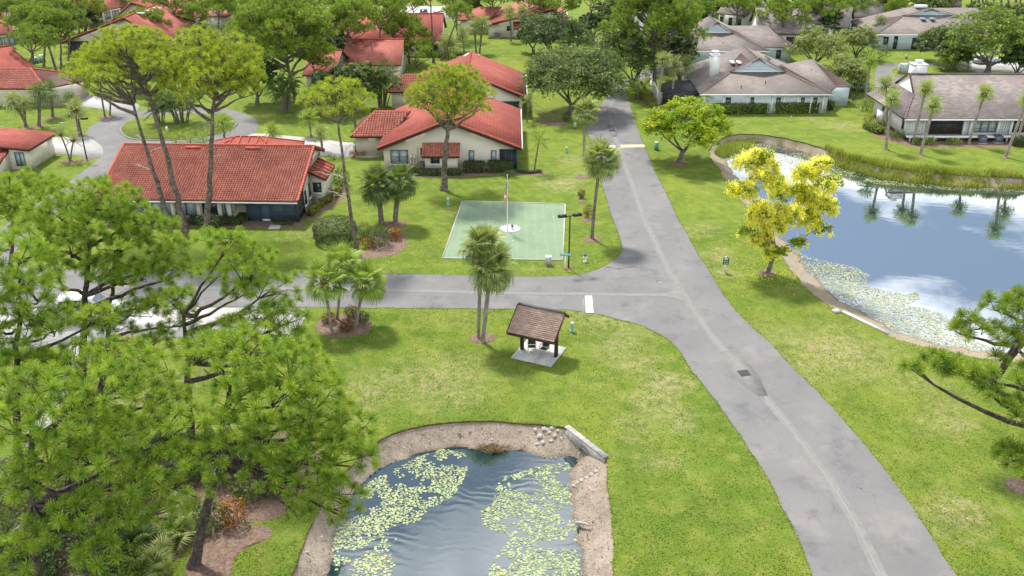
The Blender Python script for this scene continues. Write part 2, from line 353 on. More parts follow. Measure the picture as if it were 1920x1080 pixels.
MAT['shingle_brown'] = roof_mat('brown pavilion shingles', (.20, .125, .10), (.27, .175, .14), .42, .145, .012, .6, .25)
MAT['tile_flat'] = roof_mat('flat red roof tile', (.29, .075, .058), (.36, .11, .085), .33, .42, .018, .6, .2)
MAT['tile_pink'] = roof_mat('sun faded red roof tile', (.33, .105, .082), (.42, .15, .12), .33, .40, .02, .6, .25)

def tile_mat(name, c1, c2, dirt):
    m, t = nodes(name); v = coords(t); g = t.nodes.new('ShaderNodeNewGeometry')
    col = mixrgb(t, g.outputs['Random Per Island'], c1, c2)
    col = mixrgb(t, noise_(t, v, .45, 5, .6, .42, .7), col, dirt)
    col = mixrgb(t, noise_(t, v, 7, 4, .7, .5, .8), col, (.55, .27, .18))
    done(t, bsdf(t, col, .8, .25, 0, noise_(t, v, 30, 3), .2, .02)); return m
MAT['barrel_tile'] = tile_mat('clay barrel tile', (.34, .108, .078), (.45, .165, .118), (.24, .075, .056))
MAT['under_tile'] = M('roof underlay', (.10, .035, .028), None, rough=.9)
MAT['tile_cap'] = M('ridge tile', (.40, .085, .055), (.50, .13, .09), 3, .8, .25)
# ------------------------------------------------------------------ outlines
def smooth(pts, step=.5, closed=True, jitter=0.0, seed=1):
    p = np.asarray(pts, float); n = len(p); outp = []
    rg = range(n) if closed else range(n - 1)
    for i in rg:
        if closed: a, b, c, d = p[i - 1], p[i], p[(i + 1) % n], p[(i + 2) % n]
        else: a, b, c, d = p[max(i - 1, 0)], p[i], p[i + 1], p[min(i + 2, n - 1)]
        k = max(1, int(np.linalg.norm(c - b) / step)); t = np.linspace(0, 1, k, endpoint=False)[:, None]
        m1 = (c - a) * .5; m2 = (d - b) * .5
        L = np.linalg.norm(c - b); m1 *= min(1, L / (np.linalg.norm(m1) + 1e-9)); m2 *= min(1, L / (np.linalg.norm(m2) + 1e-9))
        outp.append((2 * t**3 - 3 * t**2 + 1) * b + (t**3 - 2 * t**2 + t) * m1 + (-2 * t**3 + 3 * t**2) * c + (t**3 - t**2) * m2)
    if not closed: outp.append(p[-1:])
    q = np.concatenate(outp)
    if jitter:
        q = q + np.array([[mnoise.noise((x * 1.3, y * 1.3, seed * 9.1)), mnoise.noise((x * 1.3, y * 1.3, seed * 9.1 + 50)), ][0:2] for x, y in q]) * jitter
    return q
def px_poly(pts, z=0.0): return np.array([G(x, y, z) for x, y in pts])
def inside(P, poly):
    P = np.asarray(P, float); x, y = P[:, 0], P[:, 1]; r = np.zeros(len(P), bool); n = len(poly)
    for i in range(n):
        x1, y1 = poly[i]; x2, y2 = poly[(i + 1) % n]
        if y1 == y2: continue
        c = ((y1 > y) != (y2 > y)) & (x < (x2 - x1) * (y - y1) / (y2 - y1) + x1); r ^= c
    return r
def dist_to(P, poly):
    P = np.asarray(P, float); best = np.full(len(P), 1e9); n = len(poly)
    for i in range(n):
        a = poly[i]; d = poly[(i + 1) % n] - a; L = d @ d + 1e-12
        t = np.clip(((P - a) @ d) / L, 0, 1); q = P - a - t[:, None] * d; best = np.minimum(best, np.sqrt((q * q).sum(1)))
    return best
def sheet(name, pts, z, mat, parent=None, kind='structure'):
    q = np.asarray(pts, float); q2 = np.roll(q, -1, 0)
    if (q[:, 0] * q2[:, 1] - q2[:, 0] * q[:, 1]).sum() < 0: q = q[::-1]
    mb = MB(); mb.poly([(x, y, z) for x, y in q]); return mb.build(name, mat, parent, origin=(0, 0, 0), kind=kind)
def sheet_thick(name, pts, z, th, mat, kind='structure'):
    mb = MB(); mb.slab([(x, y, z) for x, y in pts], th); return mb.build(name, mat, None, origin=(0, 0, 0), kind=kind)

WZ = -1.05
small_lip = np.concatenate([px_poly([(690, 842), (725, 818), (780, 800), (850, 791), (920, 789), (1000, 795), (1052, 800), (1068, 803), (1100, 830), (1136, 862), (1138, 900), (1146, 960), (1150, 1020), (1151, 1080)]),
    np.array([(5.2, 30.0), (4.6, 24.0), (1.0, 18.0), (-6.0, 17.0), (-11.5, 22.0), (-12.6, 29.0)]), px_poly([(545, 1080), (572, 1010), (596, 960), (640, 895)])])
small_water = np.concatenate([px_poly([(692, 890), (722, 872), (760, 858), (800, 846), (840, 838), (900, 842), (950, 842), (1000, 850), (1040, 860), (1075, 852), (1088, 862), (1070, 885), (1068, 905), (1076, 960), (1086, 1000), (1092, 1080)], WZ),
    np.array([(3.3, 30.0), (2.8, 25.0), (0.0, 20.5), (-5.5, 19.5), (-9.8, 23.5), (-10.6, 29.0)]), px_poly([(612, 1080), (626, 1010), (640, 965), (668, 915)], WZ)])
big_lip = np.concatenate([px_poly([(1330, 292), (1347, 315), (1372, 352), (1402, 392), (1434, 437), (1466, 482), (1500, 528), (1545, 568), (1578, 584), (1665, 628), (1702, 642), (1762, 657), (1850, 673), (1925, 682)]),
    np.array([(44, 53.5), (56, 55), (66, 62), (70, 75), (66, 90), (60, 97)]), px_poly([(1920, 333), (1850, 330), (1780, 326), (1710, 319), (1650, 311), (1600, 299), (1568, 288), (1540, 277), (1500, 265), (1455, 256), (1410, 251), (1370, 254), (1338, 268)])])
big_water = np.concatenate([px_poly([(1360, 303), (1383, 338), (1412, 378), (1445, 420), (1478, 460), (1510, 492), (1538, 533), (1576, 564), (1610, 582), (1668, 618), (1710, 634), (1782, 650), (1872, 664), (1925, 671)], WZ),
    np.array([(43.5, 54.6), (55, 56.5), (64, 63), (68, 75), (64, 88.5), (59, 94)]), px_poly([(1920, 352), (1850, 350), (1780, 347), (1680, 337), (1633, 328), (1573, 311), (1540, 293), (1482, 270), (1440, 262), (1400, 258), (1372, 266), (1352, 282)], WZ)])
small_lip = smooth(small_lip, .35, True, .10, 1); small_water = smooth(small_water, .35, True, .3, 2)
big_lip = smooth(big_lip, .5, True, .28, 3); big_water = smooth(big_water, .4, True, .6, 4)

# ------------------------------------------------------------------ lawn
def grass_mat():
    m, t = nodes('lawn'); v = coords(t)
    def nz(s, lo, hi, d=5, r=.6): return noise_(t, v, s, d, r, lo, hi)
    col = mixrgb(t, nz(.06, .40, .60), (.076, .160, .016), (.165, .222, .027))
    col = mixrgb(t, nz(.33, .44, .62, 6, .65), col, (.058, .122, .014))
    col = mixrgb(t, math_(t, 'MULTIPLY', nz(.8, .47, .68, 8, .72), .75), col, (.29, .285, .075))
    # worn, dry places that lie where they lie
    dry = None
    gpos = t.nodes.new('ShaderNodeNewGeometry').outputs['Position']
    wob = t.nodes.new('ShaderNodeTexNoise'); wob.inputs['Scale'].default_value = .55; wob.inputs['Detail'].default_value = 6; t.links.new(v, wob.inputs['Vector'])
    wv = t.nodes.new('ShaderNodeVectorMath'); wv.operation = 'MULTIPLY_ADD'; wv.inputs[1].default_value = (5, 5, 0); t.links.new(wob.outputs['Color'], wv.inputs[0]); t.links.new(gpos, wv.inputs[2])
    for px, py, r, k in DRY:
        x, y = G(px, py); d = t.nodes.new('ShaderNodeVectorMath'); d.operation = 'DISTANCE'; t.links.new(wv.outputs[0], d.inputs[0]); d.inputs[1].default_value = (x + 2.5, y + 2.5, 0)
        f = t.nodes.new('ShaderNodeMapRange'); f.inputs[1].default_value = r * 1.5; f.inputs[2].default_value = r * .2; f.inputs[3].default_value = 0; f.inputs[4].default_value = min(1.0, k * 1.3); t.links.new(d.outputs['Value'], f.inputs[0])
        dry = f.outputs[0] if dry is None else math_(t, 'MAXIMUM', dry, f.outputs[0])
    dry = math_(t, 'MULTIPLY', dry, nz(1.6, .36, .58, 6, .7))
    col = mixrgb(t, math_(t, 'MULTIPLY', nz(.11, .56, .70, 6, .7), nz(1.9, .42, .62, 6, .7)), col, (.34, .30, .12))
    col = mixrgb(t, dry, col, (.44, .345, .22))
    mow = t.nodes.new('ShaderNodeTexWave'); mow.bands_direction = 'X'; mow.inputs['Scale'].default_value = .28; mow.inputs['Distortion'].default_value = 2.2; mow.inputs['Detail'].default_value = 2; mow.inputs['Detail Scale'].default_value = .4
    mp_ = t.nodes.new('ShaderNodeMapping'); mp_.inputs['Rotation'].default_value = (0, 0, R(-24)); t.links.new(v, mp_.inputs[0]); t.links.new(mp_.outputs[0], mow.inputs[0])
    col = mixrgb(t, math_(t, 'MULTIPLY', math_(t, 'MULTIPLY', mow.outputs['Fac'], nz(.05, .4, .6)), .28), col, (.235, .27, .045))
    fine = nz(5.5, .40, .62, 5, .8); vf = nz(13, .42, .62, 3, .7)
    col = mixrgb(t, math_(t, 'MULTIPLY', fine, .5), col, (.05, .105, .012))
    col = mixrgb(t, math_(t, 'MULTIPLY', vf, .5), col, (.27, .31, .05))
    h = math_(t, 'ADD', math_(t, 'MULTIPLY', noise_(t, v, 5, 6, .8), .6), math_(t, 'MULTIPLY', noise_(t, v, 15, 3, .7), .4))
    done(t, bsdf(t, col, .9, .1, 0, h, 1.0, .16)); return m
DRY = [(1570, 660, 3.6, .9), (1520, 690, 2.0, .55), (820, 715, 3.4, .55), (700, 735, 2.5, .5), (1255, 720, 1.6, .8), (1240, 752, 1.6, .8), (1270, 790, 1.4, .6), (1200, 800, 1.3, .45), (1165, 650, 2, .5), (1185, 683, 1.6, .6), (1780, 790, 1.7, .7), (1800, 965, 1.8, .6), (1470, 630, 2.4, .4),
       (1045, 345, 2.2, .75), (1070, 300, 1.6, .5), (1120, 600, 2.2, .45), (1180, 618, 1.8, .4), (1360, 510, 1.3, .6), (1345, 480, 1.5, .5), (1310, 430, 1.8, .35), (1580, 235, 2.4, .5), (1530, 225, 2, .3), (1240, 860, 1.2, .5), (1250, 600, .1, 0), (760, 430, 1, .4), (560, 440, 1.6, .3), (280, 740, 2.5, .6), (1040, 215, 2.4, .75), (1090, 325, 1.3, .5), (1500, 745, 1.4, .4), (1720, 720, 2.5, .3), (700, 515, 1.3, .4)]
MAT['grass'] = grass_mat()
# terrain sheet with the two basins cut out
outer = [(-1500, -250), (1500, -250), (1500, 2600), (-1500, 2600)]
vs2 = [tuple(q) for q in outer]; ed = [(0, 1), (1, 2), (2, 3), (3, 0)]
for loop in (small_lip, big_lip):
    b0 = len(vs2); vs2 += [tuple(q) for q in loop]; ed += [(b0 + i, b0 + (i + 1) % len(loop)) for i in range(len(loop))]
gx, gy = np.meshgrid(np.arange(-170, 171, 10), np.arange(-20, 330, 10)); gp = np.stack([gx.ravel(), gy.ravel()], 1).astype(float)
keep = ~inside(gp, small_lip) & ~inside(gp, big_lip) & (dist_to(gp, small_lip) > 1) & (dist_to(gp, big_lip) > 1); vs2 += [tuple(q) for q in gp[keep]]
r = delaunay_2d_cdt([Vector(q) for q in vs2], ed, [], 0, 1e-5)
V = np.array([tuple(q) for q in r[0]]); F = np.array([f for f in r[2] if len(f) == 3]); cen = V[F].mean(1)
F = F[~inside(cen, small_lip) & ~inside(cen, big_lip)]
mb = MB(); mb.add(np.c_[V, np.zeros(len(V))], F)
for loop in (small_lip, big_lip):                        # the cut edge of the turf
    n = len(loop); mb.add(np.r_[np.c_[loop, np.zeros(n)], np.c_[loop, np.full(n, -.16)]], [[i, (i + 1) % n, n + (i + 1) % n, n + i] for i in range(n)], 1)
MAT['turf_cut'] = M('cut turf edge', (.09, .06, .035), (.15, .11, .06), 6, .95, .1)
ground = mb.build('lawn', [MAT['grass'], MAT['turf_cut']], origin=(0, 0, 0), kind='structure')

# ------------------------------------------------------------------ pond banks and water
def bank_mat(name, c1, c2, c3):
    m, t = nodes(name); v = coords(t)
    col = mixrgb(t, noise_(t, v, 1.1, 6, .65, .4, .62), c1, c2); col = mixrgb(t, noise_(t, v, .5, 6, .7, .5, .66), col, c3)
    col = mixrgb(t, math_(t, 'MULTIPLY', noise_(t, v, 9, 5, .75, .54, .66), .8), col, (.10, .075, .05)); col = mixrgb(t, math_(t, 'MULTIPLY', noise_(t, v, 16, 4, .7, .56, .7), .7), col, (.60, .54, .46))
    g = t.nodes.new('ShaderNodeNewGeometry'); sp = t.nodes.new('ShaderNodeSeparateXYZ'); t.links.new(g.outputs['Position'], sp.inputs[0])
    wet = t.nodes.new('ShaderNodeMapRange'); wet.inputs[1].default_value = WZ + .16; wet.inputs[2].default_value = WZ + .0; t.links.new(sp.outputs[2], wet.inputs[0])
    col = mixrgb(t, math_(t, 'MULTIPLY', wet.outputs[0], noise_(t, v, 1.5, 5, .6, .2, .7)), col, (.11, .085, .055))     # mud that stays wet beside the water
    done(t, bsdf(t, col, .95, .15, 0, noise_(t, v, 12, 6, .75), .8, .08)); return m
MAT['bank'] = bank_mat('sandy pond bank', (.27, .215, .17), (.35, .29, .235), (.20, .17, .12))
MAT['bank_big'] = bank_mat('straw coloured pond bank', (.28, .235, .18), (.33, .27, .145), (.31, .28, .235))
def bank(name, lip, water, step, mat):
    lo = lip.min(0); hi = lip.max(0)
    gx, gy = np.meshgrid(np.arange(lo[0], hi[0], step), np.arange(lo[1], hi[1], step)); p = np.stack([gx.ravel(), gy.ravel()], 1) + RNG.uniform(-.3, .3, (gx.size, 2)) * step
    p = p[inside(p, lip)]; p = p[dist_to(p, lip) > step * .5]
    inw = inside(p, water); dw = dist_to(p, water); p = p[~inw | (dw < 3)]
    vv = [Vector(q) for q in lip] + [Vector(q) for q in p]; n = len(lip)
    r = delaunay_2d_cdt(vv, [(i, (i + 1) % n) for i in range(n)], [], 0, 1e-5)
    V = np.array([tuple(q) for q in r[0]]); F = np.array([f for f in r[2] if len(f) == 3]); F = F[inside(V[F].mean(1), lip)]
    d1 = dist_to(V, lip); d2 = dist_to(V, water); iw = inside(V, water); k = d1 / (d1 + d2 + 1e-6)
    z = np.where(iw, WZ - np.minimum(.9, d2 * .35), -.10 - (-WZ - .10) * k**.85)
    nzv = np.array([mnoise.noise((x * 1.7, y * 1.7, 3.3)) * .06 + mnoise.noise((x * 5, y * 5, 8.1)) * .03 for x, y in V])
    z = z + nzv * np.clip(d1 * 3, 0, 1); z = np.where(d1 < 1e-3, -.13, z)
    mb = MB(); mb.add(np.c_[V, z], F); o_ = mb.build(name, mat, origin=(0, 0, 0), kind='structure', smooth=True)
    dry_ = np.where(~iw & (d1 > .12) & (V[:, 1] > 28))[0]; n_ = 2600; ii = RNG.choice(dry_, n_); Q = np.c_[V[ii] + RNG.normal(0, step * .4, (n_, 2)), z[ii] + .0]; s_ = RNG.uniform(.02, .05, n_) * np.where(RNG.uniform(0, 1, n_) < .06, 2.2, 1)
    oc = np.array([[1, 0, 0], [0, 1, 0], [-1, 0, 0], [0, -1, 0], [0, 0, .7]]); W = Q[:, None] + (oc[None] + RNG.normal(0, .2, (n_, 5, 3))) * s_[:, None, None]; fc = np.array([[0, 1, 4], [1, 2, 4], [2, 3, 4], [3, 0, 4]])
    mb = MB(); mb.add(W.reshape(-1, 3), (np.arange(n_)[:, None, None] * 5 + fc[None]).reshape(-1, 3)); mb.build('bank_pebbles', MAT['debris'], origin=(0, 0, 0), kind='stuff'); return o_
def bank_z(x, y):
    p_ = np.array([[x, y]]); d1 = dist_to(p_, small_lip)[0]; d2 = dist_to(p_, small_water)[0]
    return WZ - .05 if inside(p_, small_water)[0] else (-.10 - (-WZ - .10) * (d1 / (d1 + d2 + 1e-6)) ** .85 if inside(p_, small_lip)[0] else 0.0)
bank('pond_bank', small_lip, small_water, .3, MAT['bank'])
bank('pond_bank', big_lip, big_water, .7, MAT['bank_big'])
def water_mat(name, scale, strength, deep, ior=3.4):
    m, t = nodes(name); v = coords(t)
    mp = t.nodes.new('ShaderNodeMapping'); mp.inputs['Scale'].default_value = (1, 1, 1); mp.inputs['Rotation'].default_value = (0, 0, R(8)); t.links.new(v, mp.inputs[0])
    wv = t.nodes.new('ShaderNodeTexWave'); wv.wave_type = 'BANDS'; wv.bands_direction = 'Y'; wv.inputs['Scale'].default_value = scale; wv.inputs['Distortion'].default_value = 13; wv.inputs['Detail'].default_value = 3; wv.inputs['Detail Scale'].default_value = .8
    t.links.new(mp.outputs[0], wv.inputs[0])
    h = math_(t, 'MULTIPLY', math_(t, 'MULTIPLY', wv.outputs['Fac'], noise_(t, v, .22, 3, .5, .38, .62)), 1.0); h = math_(t, 'ADD', h, math_(t, 'MULTIPLY', noise_(t, v, 2.5, 3, .5), .5))
    b = t.nodes.new('ShaderNodeBump'); b.inputs['Strength'].default_value = strength; b.inputs['Distance'].default_value = .02; t.links.new(h, b.inputs['Height'])
    d = t.nodes.new('ShaderNodeBsdfDiffuse'); d.inputs[0].default_value = (*deep, 1)
    g = t.nodes.new('ShaderNodeBsdfGlossy'); g.inputs['Roughness'].default_value = .015; g.inputs[0].default_value = (.92, .96, 1, 1); t.links.new(b.outputs[0], g.inputs['Normal'])
    fr = t.nodes.new('ShaderNodeFresnel'); fr.inputs[0].default_value = ior; t.links.new(b.outputs[0], fr.inputs[1])
    mx = t.nodes.new('ShaderNodeMixShader'); t.links.new(fr.outputs[0], mx.inputs[0]); t.links.new(d.outputs[0], mx.inputs[1]); t.links.new(g.outputs[0], mx.inputs[2])
    done(t, mx.outputs[0]); return m
MAT['water_small'] = water_mat('rippled pond water', .5, .11, (.012, .028, .033), 2.3); MAT['water_big'] = water_mat('still pond water', .35, .018, (.012, .03, .04), 7.5)
def grow(poly, d):
    c = poly.mean(0); return poly + (poly - c) / np.linalg.norm(poly - c, axis=1)[:, None] * d
sheet('pond_water', grow(small_water, .5), WZ, MAT['water_small']); sheet('pond_water', grow(big_water, .6), WZ, MAT['water_big'])

# ------------------------------------------------------------------ roads
def asphalt_mat():
    m, t = nodes('asphalt'); v = coords(t)
    col = mixrgb(t, noise_(t, v, .16, 6, .62, .36, .64), (.140, .137, .136), (.176, .172, .168))
    col = mixrgb(t, noise_(t, v, .38, 7, .72, .52, .66), col, (.110, .109, .113)); col = mixrgb(t, math_(t, 'MULTIPLY', noise_(t, v, .33, 5, .6, .55, .7), .6), col, (.25, .22, .20))
    col = mixrgb(t, math_(t, 'MULTIPLY', noise_(t, v, 30, 3, .7, .4, .75), .35), col, (.30, .29, .28)); col = mixrgb(t, math_(t, 'MULTIPLY', noise_(t, v, 60, 2, .7, .5, .7), .4), col, (.06, .06, .065))
    vo = t.nodes.new('ShaderNodeTexVoronoi'); vo.feature = 'DISTANCE_TO_EDGE'; vo.inputs['Scale'].default_value = .3
    ns = t.nodes.new('ShaderNodeTexNoise'); ns.inputs['Scale'].default_value = .5; ns.inputs['Detail'].default_value = 7; t.links.new(v, ns.inputs['Vector'])
    wv = t.nodes.new('ShaderNodeVectorMath'); wv.operation = 'MULTIPLY_ADD'; wv.inputs[1].default_value = (3, 3, 0); t.links.new(ns.outputs['Color'], wv.inputs[0]); t.links.new(v, wv.inputs[2]); t.links.new(wv.outputs[0], vo.inputs['Vector'])
    crack = math_(t, 'MULTIPLY', math_(t, 'LESS_THAN', vo.outputs['Distance'], .0016), noise_(t, v, .12, 3, .5, .5, .56))
    col = mixrgb(t, math_(t, 'MULTIPLY', crack, .7), col, (.05, .05, .055))
    done(t, bsdf(t, col, .85, .25, 0, noise_(t, v, 60, 3, .7), .25, .02)); return m
MAT['asphalt'] = asphalt_mat()
left_edge = [(1540, 1110), (1524, 1080), (1508, 1035), (1484, 986), (1443, 905), (1398, 831), (1341, 750), (1320, 723), (1293, 690), (1273, 657), (1247, 633), (1200, 610), (1150, 597), (1110, 587), (1067, 582)]
right_edge = [(1169, 160), (1177, 180), (1182, 200), (1187, 217), (1193, 234), (1201, 256), (1209, 277), (1218, 296), (1228, 320), (1235, 334), (1247, 359), (1261, 387), (1275, 418), (1292, 445), (1299, 460), (1325, 500), (1353, 547), (1383, 587), (1420, 623), (1441, 640), (1480, 683), (1508, 709), (1565, 770), (1622, 835), (1671, 897), (1720, 966), (1761, 1031), (1793, 1080), (1812, 1110)]
upper_left = [(1055, 518), (1075, 517), (1092, 514), (1112, 509), (1130, 501), (1145, 492), (1158, 481), (1168, 469)]
left_up = [(1163, 447), (1151, 418), (1142, 391), (1130, 349), (1127, 335), (1117, 300), (1108, 267), (1101, 246), (1104, 225), (1118, 203), (1140, 180), (1148, 160)]
def S(pts, closed=False, j=.09, seed=5): return smooth(px_poly(pts), .4, closed, j, seed)
far_road = np.array([G(1148, 160), (26, 160), (24.5, 190), (23.5, 231), (21, 300), (32, 300), (31, 231), (31, 190), (31.5, 160), G(1169, 160)])
main_poly = np.concatenate([S(left_edge[:15]), [G(1067, 582)], S([(1067, 581), (1055, 518)])[1:-1], S(upper_left, seed=6), S(left_up, seed=7), smooth(far_road, 3, False)[1:-1], S(right_edge, seed=8)])
road = sheet('road', main_poly, .02, MAT['asphalt'])
side = np.concatenate([S([(1055, 518.2), (974, 518.5), (870, 515.8), (718, 514), (560, 511), (400, 508), (250, 506), (120, 506), (20, 500)]), np.array([(-44, 71), (-60, 71), (-60, 60), (-40, 60.5)]), S([(20, 577), (120, 576), (250, 575), (400, 575), (590, 577), (722, 578), (850, 578.5), (967, 580), (1067, 581)])])
side_road = sheet('side_road', side, .016, MAT['asphalt'])
# cul-de-sac on the left and the lane that leads to it
ring_out = [(128, 344), (132, 340), (160, 318), (185, 298), (192, 285), (178, 266), (162, 253), (167, 240), (183, 230), (215, 217), (255, 209), (330, 203), (420, 204), (470, 218), (484, 234), (474, 251), (430, 266), (380, 276), (300, 280), (240, 282)]
lane = np.concatenate([S(ring_out, seed=9), S([(225, 300), (205, 320), (185, 345), (140, 380), (100, 400), (60, 430), (30, 470), (20, 500)], seed=10), S([(-60, 500), (-20, 455), (30, 405), (90, 370), (128, 344)])])
lane_o = sheet('cul_de_sac_road', lane, .012, MAT['asphalt'])
island = S([(228, 246), (230, 238), (242, 228), (262, 222), (300, 217), (350, 214), (400, 216), (436, 224), (441, 233), (430, 242), (404, 251), (363, 258), (309, 263), (273, 262), (249, 260), (235, 254)], True, .05, 11)
mb = MB(); mb.slab([(x, y, .14) for x, y in island], .13); mb.build('lawn_island', MAT['grass'], origin=(0, 0, 0), kind='structure')
ko = grow(island, .35); mb = MB(); n = len(island)
mb.add(np.r_[np.c_[island, np.full(n, .10)], np.c_[ko, np.full(n, .10)], np.c_[ko, np.full(n, .0)]], [[i, (i + 1) % n, n + (i + 1) % n, n + i] for i in range(n)] + [[n + i, n + (i + 1) % n, 2 * n + (i + 1) % n, 2 * n + i] for i in range(n)]); mb.build('island_kerb', MAT['gutter'], origin=(0, 0, 0), kind='structure')
for nm, pts in (('driveway', [(-40, 258), (0, 259), (100, 258), (160, 257), (180, 266), (193, 279), (186, 297), (140, 291), (62, 286), (0, 286), (-40, 286)]),
                ('driveway', [(100, 171), (150, 175), (200, 185), (250, 192), (262, 200), (256, 209), (215, 218), (200, 206), (160, 201), (116, 195), (90, 185)]),
                ('driveway', [(385, 276), (430, 266), (475, 251), (520, 253), (600, 261), (664, 268), (720, 260), (722, 292), (660, 295), (600, 292), (500, 290), (390, 290)])):
    sheet_thick(nm, smooth(px_poly(pts), 1.5, True), .034, .05, MAT['concrete_white'])
sheet_thick('driveway', px_poly([(-60, 582), (120, 578), (300, 577), (500, 577.5), (583, 579), (548, 637), (470, 636), (300, 632), (200, 634), (120, 650), (-60, 655)]), .03, .05, MAT['concrete_white'])
sheet_thick('footpath', smooth(px_poly([(118, 655), (172, 632), (180, 640), (165, 690), (140, 720), (105, 775), (80, 830), (45, 840), (60, 790), (95, 725), (125, 690)]), 1, True), .036, .05, MAT['concrete_white'])
# cul-de-sac at the right
r_out = np.concatenate([S([(1638, 190), (1640, 158), (1642, 132), (1650, 122), (1693, 117.5), (1750, 117.5), (1800, 122), (1850, 132), (1930, 150)], seed=12), S([(1930, 190), (1700, 195)])])
sheet('cul_de_sac_road', r_out, .012, MAT['asphalt'])
isl2 = S([(1671, 134), (1676, 129), (1688, 126), (1750, 125), (1800, 128), (1830, 138), (1800, 150), (1740, 152), (1700, 147), (1680, 142)], True, .05, 13)
mb = MB(); mb.slab([(x, y, .13) for x, y in isl2], .12); mb.build('lawn_island', MAT['grass'], origin=(0, 0, 0), kind='structure')
ko = grow(isl2, .35); n = len(isl2); mb = MB(); mb.add(np.r_[np.c_[isl2, np.full(n, .10)], np.c_[ko, np.full(n, .10)], np.c_[ko, np.full(n, .0)]], [[i, (i + 1) % n, n + (i + 1) % n, n + i] for i in range(n)] + [[n + i, n + (i + 1) % n, 2 * n + (i + 1) % n, 2 * n + i] for i in range(n)]); mb.build('island_kerb', MAT['gutter'], origin=(0, 0, 0), kind='structure')
sheet_thick('driveway', px_poly([(1796, 118), (1850, 108), (1920, 108), (1960, 140), (1850, 133), (1805, 124)]), .034, .05, MAT['concrete_white'])
sheet_thick('driveway', px_poly([(740, 36), (850, 36), (860, 12), (750, 12)]), .034, .05, MAT['concrete_white'])

# ------------------------------------------------------------------ concrete valley gutters laid slab by slab
def gutter(line, width, seg, parent, z=.024, groove=True):
    p = smooth(px_poly(line), .25, False); d = np.r_[0, np.cumsum(np.linalg.norm(np.diff(p, axis=0), axis=1))]
    k = max(1, int(d[-1] / seg)); cuts = np.linspace(0, d[-1], k + 1)
    def P(s): return np.array([np.interp(s, d, p[:, 0]), np.interp(s, d, p[:, 1])])
    for a, b in zip(cuts[:-1], cuts[1:]):
        ss = np.linspace(a + .012, b - .012, 5); c = np.array([P(s) for s in ss]); t = np.gradient(c, axis=0); t /= np.linalg.norm(t, axis=1)[:, None]; nn = np.stack([-t[:, 1], t[:, 0]], 1)
        rows = [np.c_[c + nn * width / 2, np.full(5, z + .004)], np.c_[c + nn * .045, np.full(5, z - .002)], np.c_[c - nn * .045, np.full(5, z - .002)], np.c_[c - nn * width / 2, np.full(5, z + .004)]]
        mb = MB()
        for r_, (A, B) in enumerate(zip(rows[:-1], rows[1:])):
            mb.add(np.r_[A, B], [[i, i + 1, 5 + i + 1, 5 + i] for i in range(4)], 1 if r_ == 1 else 0)
        mb.build('gutter_slab', [MAT['gutter'], MAT['gutter_wash']], parent)
MAT['gutter_wash'] = M('washed gutter channel', (.235, .23, .22), (.20, .196, .188), 1.5, .9)
ORG[road.name] = (0, 0, 0); ORG[side_road.name] = (0, 0, 0)
gutter([(1665, 1102), (1650, 1076), (1602, 978), (1561, 911), (1519, 852), (1480, 801), (1433, 743)], .62, 3.1, road)
gutter([(1360, 660), (1335, 631.5), (1313, 600), (1293, 570), (1270, 533), (1250, 500), (1229.6, 457), (1218, 433), (1206, 408), (1197, 380), (1188, 353), (1178, 326.5), (1169, 303), (1165.5, 288), (1156.7, 266.5), (1152, 257)], .62, 3.1, road)
gutter([(1147, 234), (1144.4, 222), (1142, 213), (1146, 196), (1158, 180)], .62, 3.1, road)
gutter([(1231, 553.5), (1146.7, 552), (1095.6, 551), (1040, 551), (900, 549), (796, 546), (722, 544.5), (560, 542), (400, 540), (200, 538)], .55, 3.1, side_road)
sheet('gutter_apron', smooth(px_poly([(1231, 551), (1250, 550), (1259, 546), (1264, 540), (1262, 531), (1272, 532), (1284, 552), (1297, 571), (1284, 566), (1268, 560), (1250, 556.5), (1231, 556)]), .4, True), .030, MAT['gutter'], road)
def hexpad(pts, gr, bars):
    t = thing('storm_drain', gr[1], 'storm drain', (*G(*gr[0]), .02), 'storm drains along the road')
    mb = MB(); mb.slab([(*G(x, y), .034) for x, y in pts], .03); mb.build('concrete_collar', MAT['gutter'], t)
    q = [np.array(G(x, y)) for x, y in gr[2]]
    mb = MB(); mb.slab([(*a, .040) for a in q], .03); gt = mb.build('grate', MAT['iron'], t)
    for k in range(2):
        a, b, c, d = (q[0] * (1 - k / 2) + q[1] * (k / 2), q[0] * (.5 - k / 2) + q[1] * (.5 + k / 2), q[3] * (.5 - k / 2) + q[2] * (.5 + k / 2), q[3] * (1 - k / 2) + q[2] * (k / 2))
        mb = MB()
        for i in range(bars):
            f0 = (i + .25) / bars; f1 = (i + .7) / bars
            mb.slab([(*(a + (d - a) * f0 + (b - a) * .06), .052), (*(b + (c - b) * f0 - (b - a) * .06), .052), (*(b + (c - b) * f1 - (b - a) * .06), .052), (*(a + (d - a) * f1 + (b - a) * .06), .052)], .01)
        mb.build('grate_bars', MAT['iron'], gt, kind='stuff')
hexpad([(1355.5, 660), (1365, 659), (1402, 681), (1424.6, 707), (1439, 742), (1424.6, 744), (1392, 721.5), (1363.5, 691)], ((1394, 700), 'road drain with twin iron grates in a long tapered concrete collar', [(1381, 696), (1400, 694), (1409, 704.5), (1390, 707)]), 7)
hexpad([(1141, 234.5), (1149, 235), (1158.5, 244.5), (1156, 257), (1148, 257), (1137.5, 243.5)], ((1147, 245), 'far road drain with one narrow grate in a hexagonal concrete collar', [(1142, 243.6), (1153, 243.6), (1153.6, 247), (1142.2, 247)]), 5)
